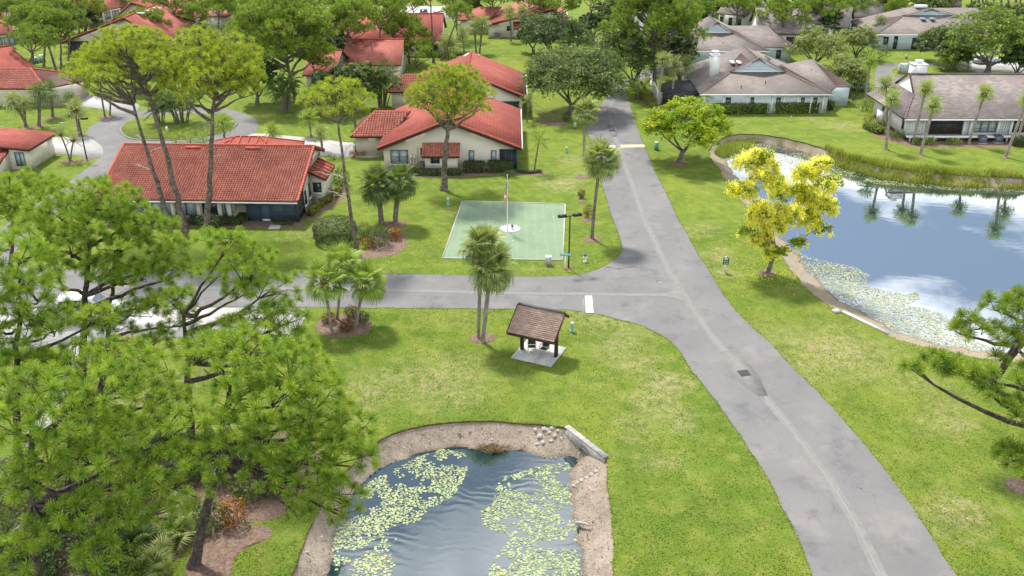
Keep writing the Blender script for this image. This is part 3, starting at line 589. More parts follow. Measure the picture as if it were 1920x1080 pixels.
# paint and covers on the road
mb = MB(); mb.poly([(*G(x, y), .036) for x, y in [(1096.5, 555), (1110, 555), (1113, 587.5), (1098.5, 587.5)]]); m, t = nodes('worn white road paint'); v = coords(t)
done(t, bsdf(t, mixrgb(t, noise_(t, v, 2.2, 7, .75, .52, .63), (.52, .515, .50), (.22, .22, .22)), .8)); MAT['road_paint'] = m
tag(mb.build('stop_bar', MAT['road_paint']), 'worn white stop bar painted across the side road lane', 'road marking')
for (pts, lab) in (([(1162.5, 272), (1207.5, 271.5), (1209, 275.8), (1164.5, 276.8)], 'long worn yellow speed hump strip right of the gutter'), ([(1137, 273), (1152, 272.4), (1154.5, 276.8), (1139, 277.4)], 'short yellow speed hump strip behind the palm crown')):
    q = np.array([G(x, y) for x, y in pts]); mb = MB()
    for i in range(4):
        f0, f1 = i / 4, (i + 1) / 4; h = [.0, .045, .06, .045, .0]
        mb.poly([(*(q[0] + (q[3] - q[0]) * f0), .026 + h[i]), (*(q[1] + (q[2] - q[1]) * f0), .026 + h[i]), (*(q[1] + (q[2] - q[1]) * f1), .026 + h[i + 1]), (*(q[0] + (q[3] - q[0]) * f1), .026 + h[i + 1])])
    tag(mb.build('speed_hump', MAT['yellow_paint']), lab, 'speed hump', 'yellow speed hump')
x, y = G(1236, 528.5); mb = MB(); mb.lathe([(.36, .0), (.36, .03), (.30, .036), (.30, .033), (.0, .033)], (x, y, 0), 24); tag(mb.build('manhole_cover', MAT['gutter']), 'round manhole cover in the road near the junction', 'manhole')
# ------------------------------------------------------------------ houses
def tile_cover(name, eL, eR, rR, rL, parent, row=.36, col=.30, mat='barrel_tile', lift=.012):
    """barrel tiles laid course by course on a roof plane, joined as one part"""
    eL, eR, rR, rL = [np.asarray(q, float) for q in (eL, eR, rR, rL)]
    u = eR - eL; u /= np.linalg.norm(u); mid = (rL + rR) / 2 - (eL + eR) / 2; v = mid - u * (mid @ u); L = np.linalg.norm(v); v /= L; n = np.cross(u, v)
    if n[2] < 0: n = -n
    rows = int(L / row); B = []
    prof = [(0, 0.0), (.22, .065), (.5, .085), (.78, .065), (1, 0.0)]
    for r_ in range(rows):
        f = (r_ + .5) / rows; a = ((eL + (rL - eL) * f) - eL) @ u; b = ((eR + (rR - eR) * f) - eL) @ u
        k0 = int(math.ceil(min(a, b) / col - .3)); k1 = int(math.floor(max(a, b) / col + .3))
        for k in range(k0, k1): B.append((k * col, r_ * L / rows))
    B = np.array(B); rl = L / rows; B = B + RNG.normal(0, .006, B.shape)
    P = []
    for s_, (x, h) in [(s_, q) for s_ in (0, 1) for q in prof]:
        P.append((x * col * (.98 if s_ == 0 else .94), s_ * rl * 1.08, lift + h + (.045 if s_ == 0 else .0)))
    P = np.array(P); P = np.r_[P, P[:5] * [1, 1, 0] + [0, 0, lift]]
    X = B[:, 0][:, None] + P[None, :, 0]; Y = B[:, 1][:, None] + P[None, :, 1]; Z = np.broadcast_to(P[None, :, 2], X.shape)
    V = eL + X[..., None] * u + Y[..., None] * v + Z[..., None] * n
    q = np.array([[i, i + 1, 6 + i, 5 + i] for i in range(4)] + [[10 + i, 11 + i, i + 1, i] for i in range(4)])
    F = (np.arange(len(B))[:, None, None] * 15 + q[None]).reshape(-1, 4)
    mb = MB(); mb.add(V.reshape(-1, 3), F); return mb.build(name, MAT[mat], parent, kind='stuff')
def caps(name, pts, parent, r=.14, mat='tile_cap'):
    mb = MB()
    for a, b in pts:
        a = np.asarray(a, float); b = np.asarray(b, float); L = np.linalg.norm(b - a); k = max(1, int(L / .42))
        for i in range(k):
            p0 = a + (b - a) * i / k; p1 = a + (b - a) * (i + 1.08) / k; mb.tube([p0 + [0, 0, .04], p1 + [0, 0, .03]], [r * 1.08, r * .92], 6)
    return mb.build(name, MAT[mat], parent, kind='stuff')
class House:
    """a building laid out in its own frame: u to the right along the front, v to the back"""
    def __init__(s, name, label, cat, O, ang=0.0, group=None):
        s.O = np.array([O[0], O[1], 0.0]); s.u = np.array([math.cos(ang), math.sin(ang), 0]); s.v = np.array([-math.sin(ang), math.cos(ang), 0]); s.ang = ang
        s.t = thing(name, label, cat, (O[0], O[1], 0), group)
    def W(s, u, v, z): return s.O + s.u * u + s.v * v + np.array([0, 0, z])
    def wall(s, foot, z0, z1, mat, name='wall'):
        mb = MB(); mb.prism([tuple(s.W(u, v, 0)[:2]) for u, v in foot], z0, z1); return mb.build(name, MAT[mat], s.t)
    def roof(s, polys, mat, th=.16, side='fascia', name='roof'):
        mb = MB()
        for p in polys: mb.slab([s.W(*q) for q in p], th, 0, 1)
        return mb.build(name, [MAT[mat], MAT[side]], s.t)
    def boxp(s, name, c, d, mat, parent=None):
        mb = MB(); mb.box(s.W(*c), d, s.ang); return mb.build(name, MAT[mat], parent or s.t)
    def window(s, p, face, wd, ht, nx=2, nz=1, glass='glass', frame='window_frame', sill=None, name='window', low=None):
        """p: lower left corner (u,v,z) in the frame; face: 'f' front, 'r' right side, 'l' left side"""
        a, nrm = {'f': (s.u, -s.v), 'r': (s.v, s.u), 'l': (-s.v, -s.u)}[face]; z = np.array([0, 0, 1.0]); o = s.W(*p)
        def bx(mb, x0, x1, z0, z1, d0, d1): mb.box(o + a * (x0 + x1) / 2 + z * (z0 + z1) / 2 + nrm * (d0 + d1) / 2, (x1 - x0, d1 - d0, z1 - z0), ax=np.array([a, nrm, z]))
        mb = MB(); f = .06
        bx(mb, -f, 0, -f, ht + f, -.04, .05); bx(mb, wd, wd + f, -f, ht + f, -.04, .05); bx(mb, 0, wd, -f, 0, -.04, .05); bx(mb, 0, wd, ht, ht + f, -.04, .05)
        for i in range(1, nx): bx(mb, wd * i / nx - .03, wd * i / nx + .03, 0, ht, -.04, .045)
        for i in range(1, nz): bx(mb, 0, wd, ht * i / nz - .02, ht * i / nz + .02, -.04, .04)
        wn = mb.build(name, MAT[frame], s.t)
        for i in range(nx):
            mb = MB(); bx(mb, wd * i / nx + .005, wd * (i + 1) / nx - .005, 0.005, ht - .005, -.03, .012)
            g = glass if isinstance(glass, str) else glass[i % len(glass)]
            mb.build('pane', MAT[g], wn)
        if sill:
            mb = MB(); bx(mb, -f - .08, wd + f + .08, -f - .14, -f, -.05, .12); mb.build('sill', MAT[sill], wn)
        return wn
    def screen(s, p, face, wd, ht, n, kick=.75, mat='screen', frame='porch_frame', name='porch_screen'):
        a, nrm = {'f': (s.u, -s.v), 'r': (s.v, s.u), 'l': (-s.v, -s.u)}[face]; z = np.array([0, 0, 1.0]); o = s.W(*p)
        def bx(mb, x0, x1, z0, z1, d0, d1): mb.box(o + a * (x0 + x1) / 2 + z * (z0 + z1) / 2 + nrm * (d0 + d1) / 2, (x1 - x0, d1 - d0, z1 - z0), ax=np.array([a, nrm, z]))
        mb = MB(); bx(mb, 0, wd, 0, ht, -.02, 0.0); ps = mb.build(name, MAT[mat], s.t)
        mb = MB()
        for i in range(n + 1): x = min(max(wd * i / n, .04), wd - .04); bx(mb, x - .04, x + .04, 0, ht, .0, .07)
        bx(mb, 0, wd, kick - .04, kick + .04, 0.0, .06); bx(mb, 0, wd, ht - .08, ht, 0.0, .06); mb.build('screen_frame', MAT[frame], ps)
        return ps
    def vent(s, u, v, z, h=.35, mat='fascia', name='roof_vent'):
        mb = MB(); mb.lathe([(.06, 0), (.06, h), (.09, h), (.09, h + .06)], s.W(u, v, z), 8); return mb.build(name, MAT[mat], s.t)
def ac_unit(label, x, y, rz=0, round_=False, group='air conditioners beside the houses', z=0):
    t = thing('air_conditioner', label, 'air conditioner', (x, y, z), group)
    mb = MB(); mb.box((x, y, z + .04), (1.05, 1.05, .08), rz); mb.build('pad', MAT['concrete'], t)
    mb = MB()
    if round_: mb.lathe([(.40, .08), (.40, .80), (.36, .88), (.20, .90)], (x, y, z), 18)
    else: mb.box((x, y, z + .46), (.82, .82, .76), rz); mb.box((x, y, z + .86), (.86, .86, .05), rz)
    mb.build('cabinet', MAT['ac_metal'], t)
    mb = MB(); mb.lathe([(.33, .0), (.33, .03), (.27, .03), (.27, .015), (.0, .015)], (x, y, z + (.90 if round_ else .885)), 18)
    for k in range(6):
        a_ = k * math.pi / 3; mb.beam((x, y, z + .93), (x + .31 * math.cos(a_), y + .31 * math.sin(a_), z + .93), .02, .02)
    mb.build('fan_grille', MAT['iron'], t)

# --- the red tiled house beside the side road (ridge runs along the front)
A = House('tiled_house', 'cream house with long barrel tiled red roof behind three tall pine trunks', 'house', G(560, 417), -.035, 'red roofed houses')
ez, rz_, dv = 2.45, 5.45, 7.0
def az(v): return ez + (rz_ - ez) * (v + .9) / (dv + .9)
A.wall([(-18.6, .25), (-6.6, .25), (-6.6, 2.6), (0, 2.6), (0, 4.3), (0, 10.6), (-18.6, 10.6)], 0, [az(.25) - .2, az(.25) - .2, az(2.6) - .2, az(2.6) - .2, az(4.3) - .2, az(7) - 1.6, az(7) - 1.6], 'stucco')
mb = MB(); mb.add([A.W(0, 2.6, 2.2), A.W(0, 10.6, 2.2), A.W(0, 10.6, 3.85), A.W(0, 7, az(7) - .17), A.W(0, 2.6, az(2.6) - .17)] + [A.W(-.25, 2.6, 2.2), A.W(-.25, 10.6, 2.2), A.W(-.25, 10.6, 3.85), A.W(-.25, 7, az(7) - .17), A.W(-.25, 2.6, az(2.6) - .17)], [[0, 1, 2, 3, 4]]); mb.add(mb.v[0], [[i, (i + 1) % 5, 5 + (i + 1) % 5, 5 + i] for i in range(5)]); mb.build('gable_wall', MAT['stucco'], A.t)
eL, eR, rR, rL = A.W(-19.1, -.9, ez), A.W(.35, -.9, ez), A.W(.35, 7, rz_), A.W(-19.1, 7, rz_)
A.roof([[(-19.1, -.9, ez), (.35, -.9, ez), (.35, 7, rz_), (-19.1, 7, rz_)], [(-19.1, 7.0, rz_), (.35, 7.0, rz_), (.35, 11.0, 3.9), (-19.1, 11.0, 3.9)]], 'under_tile')
tile_cover('roof_tiles', eL, eR, rR, rL, A.t, .30, .25); tile_cover('roof_tiles', A.W(.35, 11, 3.9), A.W(-19.1, 11, 3.9), rL, rR, A.t, .30, .25)
caps('ridge_tiles', [(rL + [0, 0, .06], rR + [0, 0, .06])], A.t); caps('rake_tiles', [(eR + [.02, 0, .05], rR + [.02, 0, .05]), (rR + [.02, 0, .05], A.W(.37, 11, 3.95)), (eL + [0, 0, .05], rL + [0, 0, .05])], A.t, .12)
mb = MB(); mb.beam(A.W(-19.1, -.97, ez - .14), A.W(.35, -.97, ez - .14), .12, .13); mb.build('roof_gutter', MAT['trim_white'], A.t)
mb = MB(); mb.beam(A.W(.41, -.9, ez - .12), A.W(.41, 7, rz_ - .12), .05, .22); mb.beam(A.W(.41, 7, rz_ - .12), A.W(.41, 11, 3.9 - .12), .05, .22); mb.build('barge_board', MAT['fascia'], A.t)
for u in (-10.6, -4.5): A.boxp('ridge_vent', (u - 1.2, 6.45, rz_ - .02), (1.5, .3, .16), 'tile_cap')
for u0, u1, gl in ((-14.2, -12.3, 'blind'), (-11.9, -9.9, 'blind'), (-9.25, -7.75, 'glass'), (-7.35, -5.55 - 1.3, 'blind')):
    A.window((u0, .25, .55), 'f', u1 - u0, 1.55, 2, 1, gl)
A.window((-17.6, .25, .55), 'f', 2.4, 1.55, 2, 1, 'blind')
for u in (-17.9, -14.75, -12.1, -9.6, -7.55, -6.65): A.boxp('pilaster', (u, .2, 1.15), (.34, .55, 2.3), 'stucco')
A.screen((-5.0, .1, .0), 'f', 5.0, 2.35, 4, .8, 'screen_blue'); A.screen((-.0, .1, 0), 'r', 2.45, 2.5, 1, .8, 'screen')
A.boxp('porch_door', (-3.1, .02, 1.0), (.9, .05, 2.0), 'porch_frame'); A.boxp('door_kickplate', (-3.1, -.03, .2), (.8, .04, .22), 'steel')
# side bay with its little tiled roof
A.wall([(0.02, 5.6), (1.25, 5.6), (1.25, 9.6), (0.02, 9.6)], 0, [3.1, 2.5, 2.5, 3.1], 'stucco', 'bay_wall')
A.roof([[(.02, 5.0, 3.55), (1.75, 5.0, 2.7), (1.75, 9.4, 2.7), (.02, 9.4, 3.55)]], 'tile_flat', .22, name='bay_roof')
caps('bay_roof_ribs', [(A.W(.05, 5.0 + k * .88, 3.56), A.W(1.75, 5.0 + k * .88, 2.72)) for k in range(6)], A.t, .06)
A.window((.3, 5.6, 1.15), 'f', .75, .95, 1, 2, 'glass', sill='trim_white'); A.window((0, 3.0, .7), 'r', .55, 1.35, 1, 1, 'glass', sill='trim_white'); A.window((0, 4.7, .9), 'r', .5, 1.35, 1, 1, 'glass', sill='trim_white'); A.window((0, 9.75, 1.5), 'r', .55, 1.1, 1, 1, 'glass'); A.boxp('gable_vent', (.02, 7.0, 4.4), (.06, .28, .62), 'window_frame')
# garage wing behind the ridge
A.wall([(-13.2, 10.6), (-4.0, 10.6), (-4.0, 17.4), (-13.2, 17.4)], 0, 2.5, 'stucco', 'garage_wall')
g0 = [(-13.7, 10.4, 2.75), (-3.5, 10.4, 2.75), (-3.5, 17.9, 2.75), (-13.7, 17.9, 2.75)]; ra, rb = (-9.9, 14.2, 4.35), (-7.3, 14.2, 4.35)
A.roof([[g0[0], g0[1], rb, ra], [g0[1], g0[2], rb], [g0[2], g0[3], ra, rb], [g0[3], g0[0], ra]], 'tile_flat', .18, name='garage_roof')
caps('garage_hip_tiles', [(A.W(*g0[0]), A.W(*ra)), (A.W(*g0[1]), A.W(*rb)), (A.W(*ra), A.W(*rb)), (A.W(*g0[2]), A.W(*rb)), (A.W(*g0[3]), A.W(*ra))] + [(A.W(-13.2 + k * .95, 10.4, 2.8), A.W(-13.2 + k * .95, 10.4 + min(3.8, .4 + k * .95, 10.2 - k * .95), 2.8 + min(3.8, .4 + k * .95, 10.2 - k * .95) * .42)) for k in range(1, 10)], A.t, .07)
mb = MB(); mb.slab([(*G(x, y), .06) for x, y in [(509, 419), (529, 419), (524, 430), (503, 430)]], .06); tag(mb.build('stepping_path', MAT['concrete']), 'short concrete path leading to the blue screened porch door', 'path')

# --- two red houses with gables towards the camera, one behind the other
def gable_y(name, label, O, wd, dp, ez, rz, pk, roofm, group, wallm='stucco', ov=.6, tile=False):
    H = House(name, label, 'house', O, 0, group); zl = ez; 
    H.wall([(0, 0), (pk, 0), (wd, 0), (wd, dp), (pk, dp), (0, dp)], 0, [ez - .1, rz - .1, ez - .1, ez - .1, rz - .1, ez - .1], wallm)
    kl = (rz - ez) / pk; kr = (rz - ez) / (wd - pk)
    a = [(-ov, -ov, ez - ov * kl), (pk, -ov, rz), (pk, dp + ov, rz), (-ov, dp + ov, ez - ov * kl)]; b = [(pk, -ov, rz), (wd + ov, -ov, ez - ov * kr), (wd + ov, dp + ov, ez - ov * kr), (pk, dp + ov, rz)]
    H.roof([a, b], roofm, .2); caps('ridge_tiles', [(H.W(*a[1]), H.W(*a[2]))], H.t, .12); caps('rake_tiles', [(H.W(*a[0]), H.W(*a[1])), (H.W(*b[1]), H.W(*b[0]))], H.t, .09)
    mb = MB()
    for p, q in ((a[0], a[1]), (b[1], b[0])): mb.beam(H.W(p[0], p[1] - .03, p[2] - .17), H.W(q[0], q[1] - .03, q[2] - .17), .06, .34)
    mb.build('barge_board', MAT['fascia'], H.t); H.kl = kl; H.kr = kr; H.wd = wd; H.pk = pk; H.ez = ez; H.rz = rz
    mb = MB(); mb.beam(H.W(wd + ov + .06, -ov, ez - ov * kr - .1), H.W(wd + ov + .06, dp + ov, ez - ov * kr - .1), .12, .12); mb.build('roof_gutter', MAT['trim_white'], H.t)
    return H
B = gable_y('tiled_house', 'cream gabled house with red roof facing the green, tall pine before it', (-14.4, 98.3), 14.9, 16.2, 2.85, 5.75, 7.3, 'tile_flat', 'red roofed houses')
B.window((.8, 0, .7), 'f', 1.85, 1.5, 2, 2, 'blind', sill='trim_white'); B.window((9.6, 0, .75), 'f', .5, 1.4, 1, 1, 'blind', sill='trim_white'); B.window((12.1, 0, .75), 'f', .5, 1.4, 1, 1, 'blind', sill='trim_white')
B.screen((13.0, -.02, 0), 'f', 1.95, 2.35, 3, .8, 'screen'); B.screen((14.91, .0, 0), 'r', 3.0, 2.5, 2, .8, 'screen')
B.wall([(4.7, -1.2), (8.3, -1.2), (8.3, -.01), (4.7, -.01)], 0, [1.95, 1.95, 2.6, 2.6], 'stucco', 'bay_wall'); B.window((5.4, -1.2, 1.1), 'f', .9, .75, 1, 1, 'glass', sill='trim_white'); B.window((4.2, 0, 1.6), 'f', .38, .8, 1, 1, 'glass')
B.roof([[(4.4, -1.7, 2.0), (8.6, -1.7, 2.0), (8.6, -.02, 3.05), (4.4, -.02, 3.05)]], 'under_tile', .2, name='bay_roof'); tile_cover('bay_roof_tiles', B.W(4.4, -1.7, 2.0), B.W(8.6, -1.7, 2.0), B.W(8.6, -.05, 3.05), B.W(4.4, -.05, 3.05), B.t, .36, .30)
mb = MB()
for u, h in ((3.0, 1.55), (3.35, 1.6), (3.7, 2.6)): mb.beam(B.W(u, -.08, .1), B.W(u, -.08, h), .1, .1)
for u in (3.05, 3.45): mb.box(B.W(u, -.12, 1.5), (.32, .2, .42))
mb.build('meter_boxes', MAT['stucco'], B.t)
B.wall([(-3.9, 4.9), (-.02, 4.9), (-.02, 12), (-3.9, 12)], 0, 2.35, 'stucco_tan', 'garage_wall')
g = [(-4.4, 4.4, 2.5), (.3, 4.4, 2.5), (2.2, 9.0, 4.3), (-2.0, 9.0, 4.3), (-4.4, 12.4, 2.5)]
B.roof([[g[0], g[1], g[2], g[3]], [g[4], g[0], g[3]]], 'under_tile', .18, name='garage_roof'); tile_cover('garage_roof_tiles', B.W(*g[0]), B.W(*g[1]), B.W(*g[2]), B.W(*g[3]), B.t, .40, .31, 'barrel_tile'); caps('garage_hip_tiles', [(B.W(*g[0]), B.W(*g[3])), (B.W(*g[3]), B.W(*g[2]))], B.t, .1)
ac_unit('round blue grey air conditioner beside the tiled bay of the gabled house', *G(792, 316), 0, True)
C = gable_y('tiled_house', 'second red gabled house, half hidden behind the one by the green', (-13.2, 121.6), 14.6, 13.6, 2.9, 5.9, 7.2, 'tile_flat', 'red roofed houses')
C.screen((11.6, -.02, 0), 'f', 2.6, 2.0, 3, .8, 'screen'); C.window((3.2, 0, .8), 'f', 1.2, 1.1, 2, 1, 'glass'); C.wall([(-3.6, 4), (-.02, 4), (-.02, 10), (-3.6, 10)], 0, 2.3, 'stucco_tan', 'garage_wall'); C.roof([[(-4.1, 3.5, 2.45), (.3, 3.5, 2.45), (1.5, 7.5, 4.0), (-2.2, 7.5, 4.0)], [(-4.1, 10.4, 2.45), (-4.1, 3.5, 2.45), (-2.2, 7.5, 4.0)]], 'under_tile', .18, name='garage_roof')
tile_cover('garage_roof_tiles', C.W(-4.1, 3.5, 2.45), C.W(.3, 3.5, 2.45), C.W(1.5, 7.5, 4.0), C.W(-2.2, 7.5, 4.0), C.t, .42, .34)
mb = MB(); mb.beam(C.W(6.2, 13, 5.4), C.W(6.9, 13.4, 5.75), .35, .2); mb.build('skylight', MAT['trim_white'], C.t); C.vent(8.4, 12.5, 5.4, .3, 'trim_white')

# --- generic far houses: eaves read from the survey
def gable_x(name, label, pL, pR, ez, rz, dp, roofm, wallm, group, wins=(), hip=0.0, side=None, back=None):
    a = np.array(G(*pL, ez)); b = np.array(G(*pR, ez)); d = b - a; wd = np.linalg.norm(d); H = House(name, label, 'house', a, math.atan2(d[1], d[0]), group)
    back = ez if back is None else back; h = dp / 2
    H.wall([(.4, .6), (wd - .4, .6), (wd - .4, h), (wd - .4, dp - .6), (.4, dp - .6), (.4, h)], 0, [ez, ez, (ez if hip else rz - .15), back, back, (ez if hip else rz - .15)], wallm)
    f = [(0, 0, ez), (wd, 0, ez), (wd - hip, h, rz), (hip, h, rz)]; k = [(wd, dp, back), (0, dp, back), (hip, h, rz), (wd - hip, h, rz)]
    polys = [f, k]
    if hip: polys += [[f[1], k[0], f[2]], [k[1], f[0], f[3]]]
    H.roof(polys, roofm, .18); H.wd = wd
    caps('ridge_tiles', [(H.W(*f[3]), H.W(*f[2]))] + ([(H.W(*f[0]), H.W(*f[3])), (H.W(*f[1]), H.W(*f[2]))] if hip else []), H.t, .12, 'tile_cap' if 'tile' in roofm else 'ridge_grey')
    for u0, u1, z0, z1, n, gl in wins: H.window((u0 * wd, .6, z0), 'f', (u1 - u0) * wd, z1 - z0, n, 1, gl)
    return H
MAT['ridge_grey'] = M('ridge shingles', (.16, .13, .12), (.22, .18, .165), 4, .9, .15)
W4 = lambda *q: [(a, b, .6, 2.0, 2, g) for a, b, g in q]
gable_x('tiled_house', 'long red roofed house at the top left, hedge along its windows', (168, 25), (250, 8), 2.6, 5.6, 13, 'tile_pink', 'stucco', 'red roofed houses', [(.02, .30, .1, 2.2, 3, 'screen')] + W4((.36, .48, 'blind'), (.54, .68, 'blind'), (.74, .9, 'blind')))
D = gable_y('tiled_house', 'cream gabled house at upper left with a round attic vent', (G(131, 104)[0], G(131, 104)[1]), 17.0, 15, 2.7, 6.6, 11.0, 'tile_pink', 'red roofed houses'); D.screen((.1, -.03, 0), 'f', 3.6, 2.5, 4, .8, 'screen'); D.window((4.6, 0, 1.4), 'f', .9, .8, 1, 1, 'glass')
mb = MB(); mb.tube([D.W(10.6, .02, 4.6), D.W(10.6, -.1, 4.6)], [.36, .36], 16); mb.build('attic_vent', MAT['iron'], D.t)
for k in range(3): D.boxp('skylight', (11.8 + k * .2, 5 + k * 3.5, 6.5 - k * .1), (1.4, .5, .25), 'trim_white')
E_ = gable_x('tiled_house', 'red tiled roof cut by the left edge of the picture', (-40, 165), (82, 140), 2.6, 6.2, 14, 'tile_flat', 'stucco_tan', 'red roofed houses')
e2 = np.array(G(-30, 165, 2.7)); H = House('tiled_house', 'low red hipped roof in front of the pale trunked pine at the left edge', 'house', e2, .0, 'red roofed houses')
H.wall([(0, .5), (11.2, .5), (11.2, 7), (0, 7)], 0, 2.5, 'stucco_tan'); q = [(-.5, 0, 2.6), (8.6, 0, 2.6), (11.6, 4.2, 2.6), (11.6, 8.2, 2.6), (-.5, 8, 2.6), (4.9, 4.3, 4.5), (-.5, 4.3, 4.5)]
H.roof([[q[0], q[1], q[5], q[6]], [q[1], q[2], q[3], q[5]], [q[3], q[4], q[6], q[5]]], 'under_tile', .16); tile_cover('roof_tiles', H.W(*q[0]), H.W(*q[1]), H.W(*q[5]), H.W(*q[6]), H.t, .40, .32); caps('hip_tiles', [(H.W(*q[1]), H.W(*q[5])), (H.W(*q[3]), H.W(*q[5])), (H.W(*q[6]), H.W(*q[5]))], H.t, .12)
gable_x('tiled_house', 'cream house with wide windows at the far left edge behind the pines', (-30, 68), (28, 62), 2.7, 6.0, 13, 'tile_pink', 'stucco', 'red roofed houses', W4((.25, .55, 'blind'), (.62, .95, 'blind')))
gable_x('tiled_house', 'small far pink roof at the top left corner', (-10, 22), (58, 18), 2.7, 5.6, 13, 'tile_pink', 'stucco', 'red roofed houses')
F_ = gable_y('tiled_house', 'far cream gabled house with red roof above the bright pine crowns', (G(268, 40)[0] , G(300, 62)[1]), 15.5, 16, 2.7, 6.0, 4.2, 'tile_pink', 'red roofed houses'); F_.wall([(4.0, -1.3), (7.4, -1.3), (7.4, -.01), (4.0, -.01)], 0, 2.2, 'stucco', 'bay_wall'); F_.roof([[(3.6, -1.7, 2.2), (7.8, -1.7, 2.2), (7.8, -.02, 3.1), (3.6, -.02, 3.1)]], 'tile_pink', .2, name='bay_roof')
F_.wall([(15.6, 4), (21, 4), (21, 10), (15.6, 10)], 0, 2.6, 'stucco_tan', 'garage_wall'); F_.roof([[(15.2, 3.5, 2.7), (21.5, 3.5, 2.7), (21.5, 10.5, 2.7), (15.2, 10.5, 3.3)]], 'tile_pink', .18, name='garage_roof'); F_.boxp('garage_door', (18.2, 3.96, 1.1), (3.6, .06, 2.1), 'trim_white')
gable_x('tiled_house', 'wide red roofed house behind the tall pine trunks, cars parked beyond', (596, 78), (828, 78), 2.6, 6.2, 15, 'tile_flat', 'stucco', 'red roofed houses', W4((.32, .40, 'blind'), (.46, .56, 'glass')) + [(.83, .97, .1, 2.2, 3, 'screen')])
gable_x('tiled_house', 'orange tinged tiled roof showing between the dark palms and pines', (640, 122), (752, 122), 2.5, 5.4, 12, 'tile_pink', 'stucco', 'red roofed houses')
gable_x('tiled_house', 'low tiled eave with shaded wall beside the clump palms', (566, 141), (628, 142), 2.5, 5.2, 11, 'tile_pink', 'stucco_tan', 'red roofed houses', [(.5, .85, .1, 2.0, 1, 'screen')])
J = gable_y('tiled_house', 'far red house above the lawn with a small tiled bay', (G(916, 70)[0], G(940, 70)[1]), 15.5, 18, 2.6, 5.4, 12.5, 'tile_pink', 'red roofed houses'); J.wall([(5.1, -1.3), (9.3, -1.3), (9.3, -.01), (5.1, -.01)], 0, 2.0, 'stucco', 'bay_wall'); J.roof([[(4.8, -1.8, 2.0), (9.6, -1.8, 2.0), (9.6, -.02, 3.0), (4.8, -.02, 3.0)]], 'tile_flat', .2, name='bay_roof'); J.window((5.9, -1.3, 1.1), 'f', 1.2, .7, 1, 1, 'glass'); J.window((3.6, 0, 1.3), 'f', .7, .8, 1, 1, 'glass')
J.roof([[(-6.2, 4, 2.7), (0, 4, 2.7), (2.5, 8, 4.6), (-2, 8, 4.6)], [(-6.2, 12, 2.7), (-6.2, 4, 2.7), (-2, 8, 4.6)]], 'tile_pink', .18, name='garage_roof'); J.wall([(-5.6, 4.6), (-.02, 4.6), (-.02, 11), (-5.6, 11)], 0, 2.5, 'stucco', 'garage_wall')
ac_unit('tiny air conditioner beside the far tiled bay', *G(931, 71))
K = House('tiled_house', 'small cream house with tall window cut by the left edge near the bright pine', 'house', G(59, 318), 0, 'red roofed houses')
K.wall([(-9, 0), (0, 0), (0, 6), (-9, 6)], 0, [3.3, 2.35, 2.35, 3.3], 'stucco'); K.roof([[(-9.4, -.5, 3.5), (.55, -.5, 2.5), (.55, 6.4, 2.5), (-9.4, 6.4, 3.5)]], 'tile_flat', .25); K.window((-1.45, 0, .5), 'f', .95, 1.45, 2, 1, 'blind')
K.wall([(-9, -2.6), (-2.1, -2.6), (-2.1, -.01), (-9, -.01)], 0, 2.0, 'stucco', 'bay_wall'); K.roof([[(-9.4, -3.2, 1.7), (-1.6, -3.2, 1.7), (-2.0, -.02, 2.35), (-9.4, -.02, 2.9)]], 'tile_flat', .2, name='bay_roof'); caps('bay_roof_ribs', [(K.W(-9 + k * .9, -3.2, 1.72), K.W(-9 + k * .9, -.1, 2.72 - k * .05)) for k in range(8)], K.t, .06)
mb = MB(); mb.beam(K.W(.5, -.3, 2.3), K.W(.08, .1, 1.9), .08, .08); mb.beam(K.W(.08, .1, 1.9), K.W(.08, .1, .1), .08, .08); mb.build('downpipe', MAT['trim_white'], K.t)

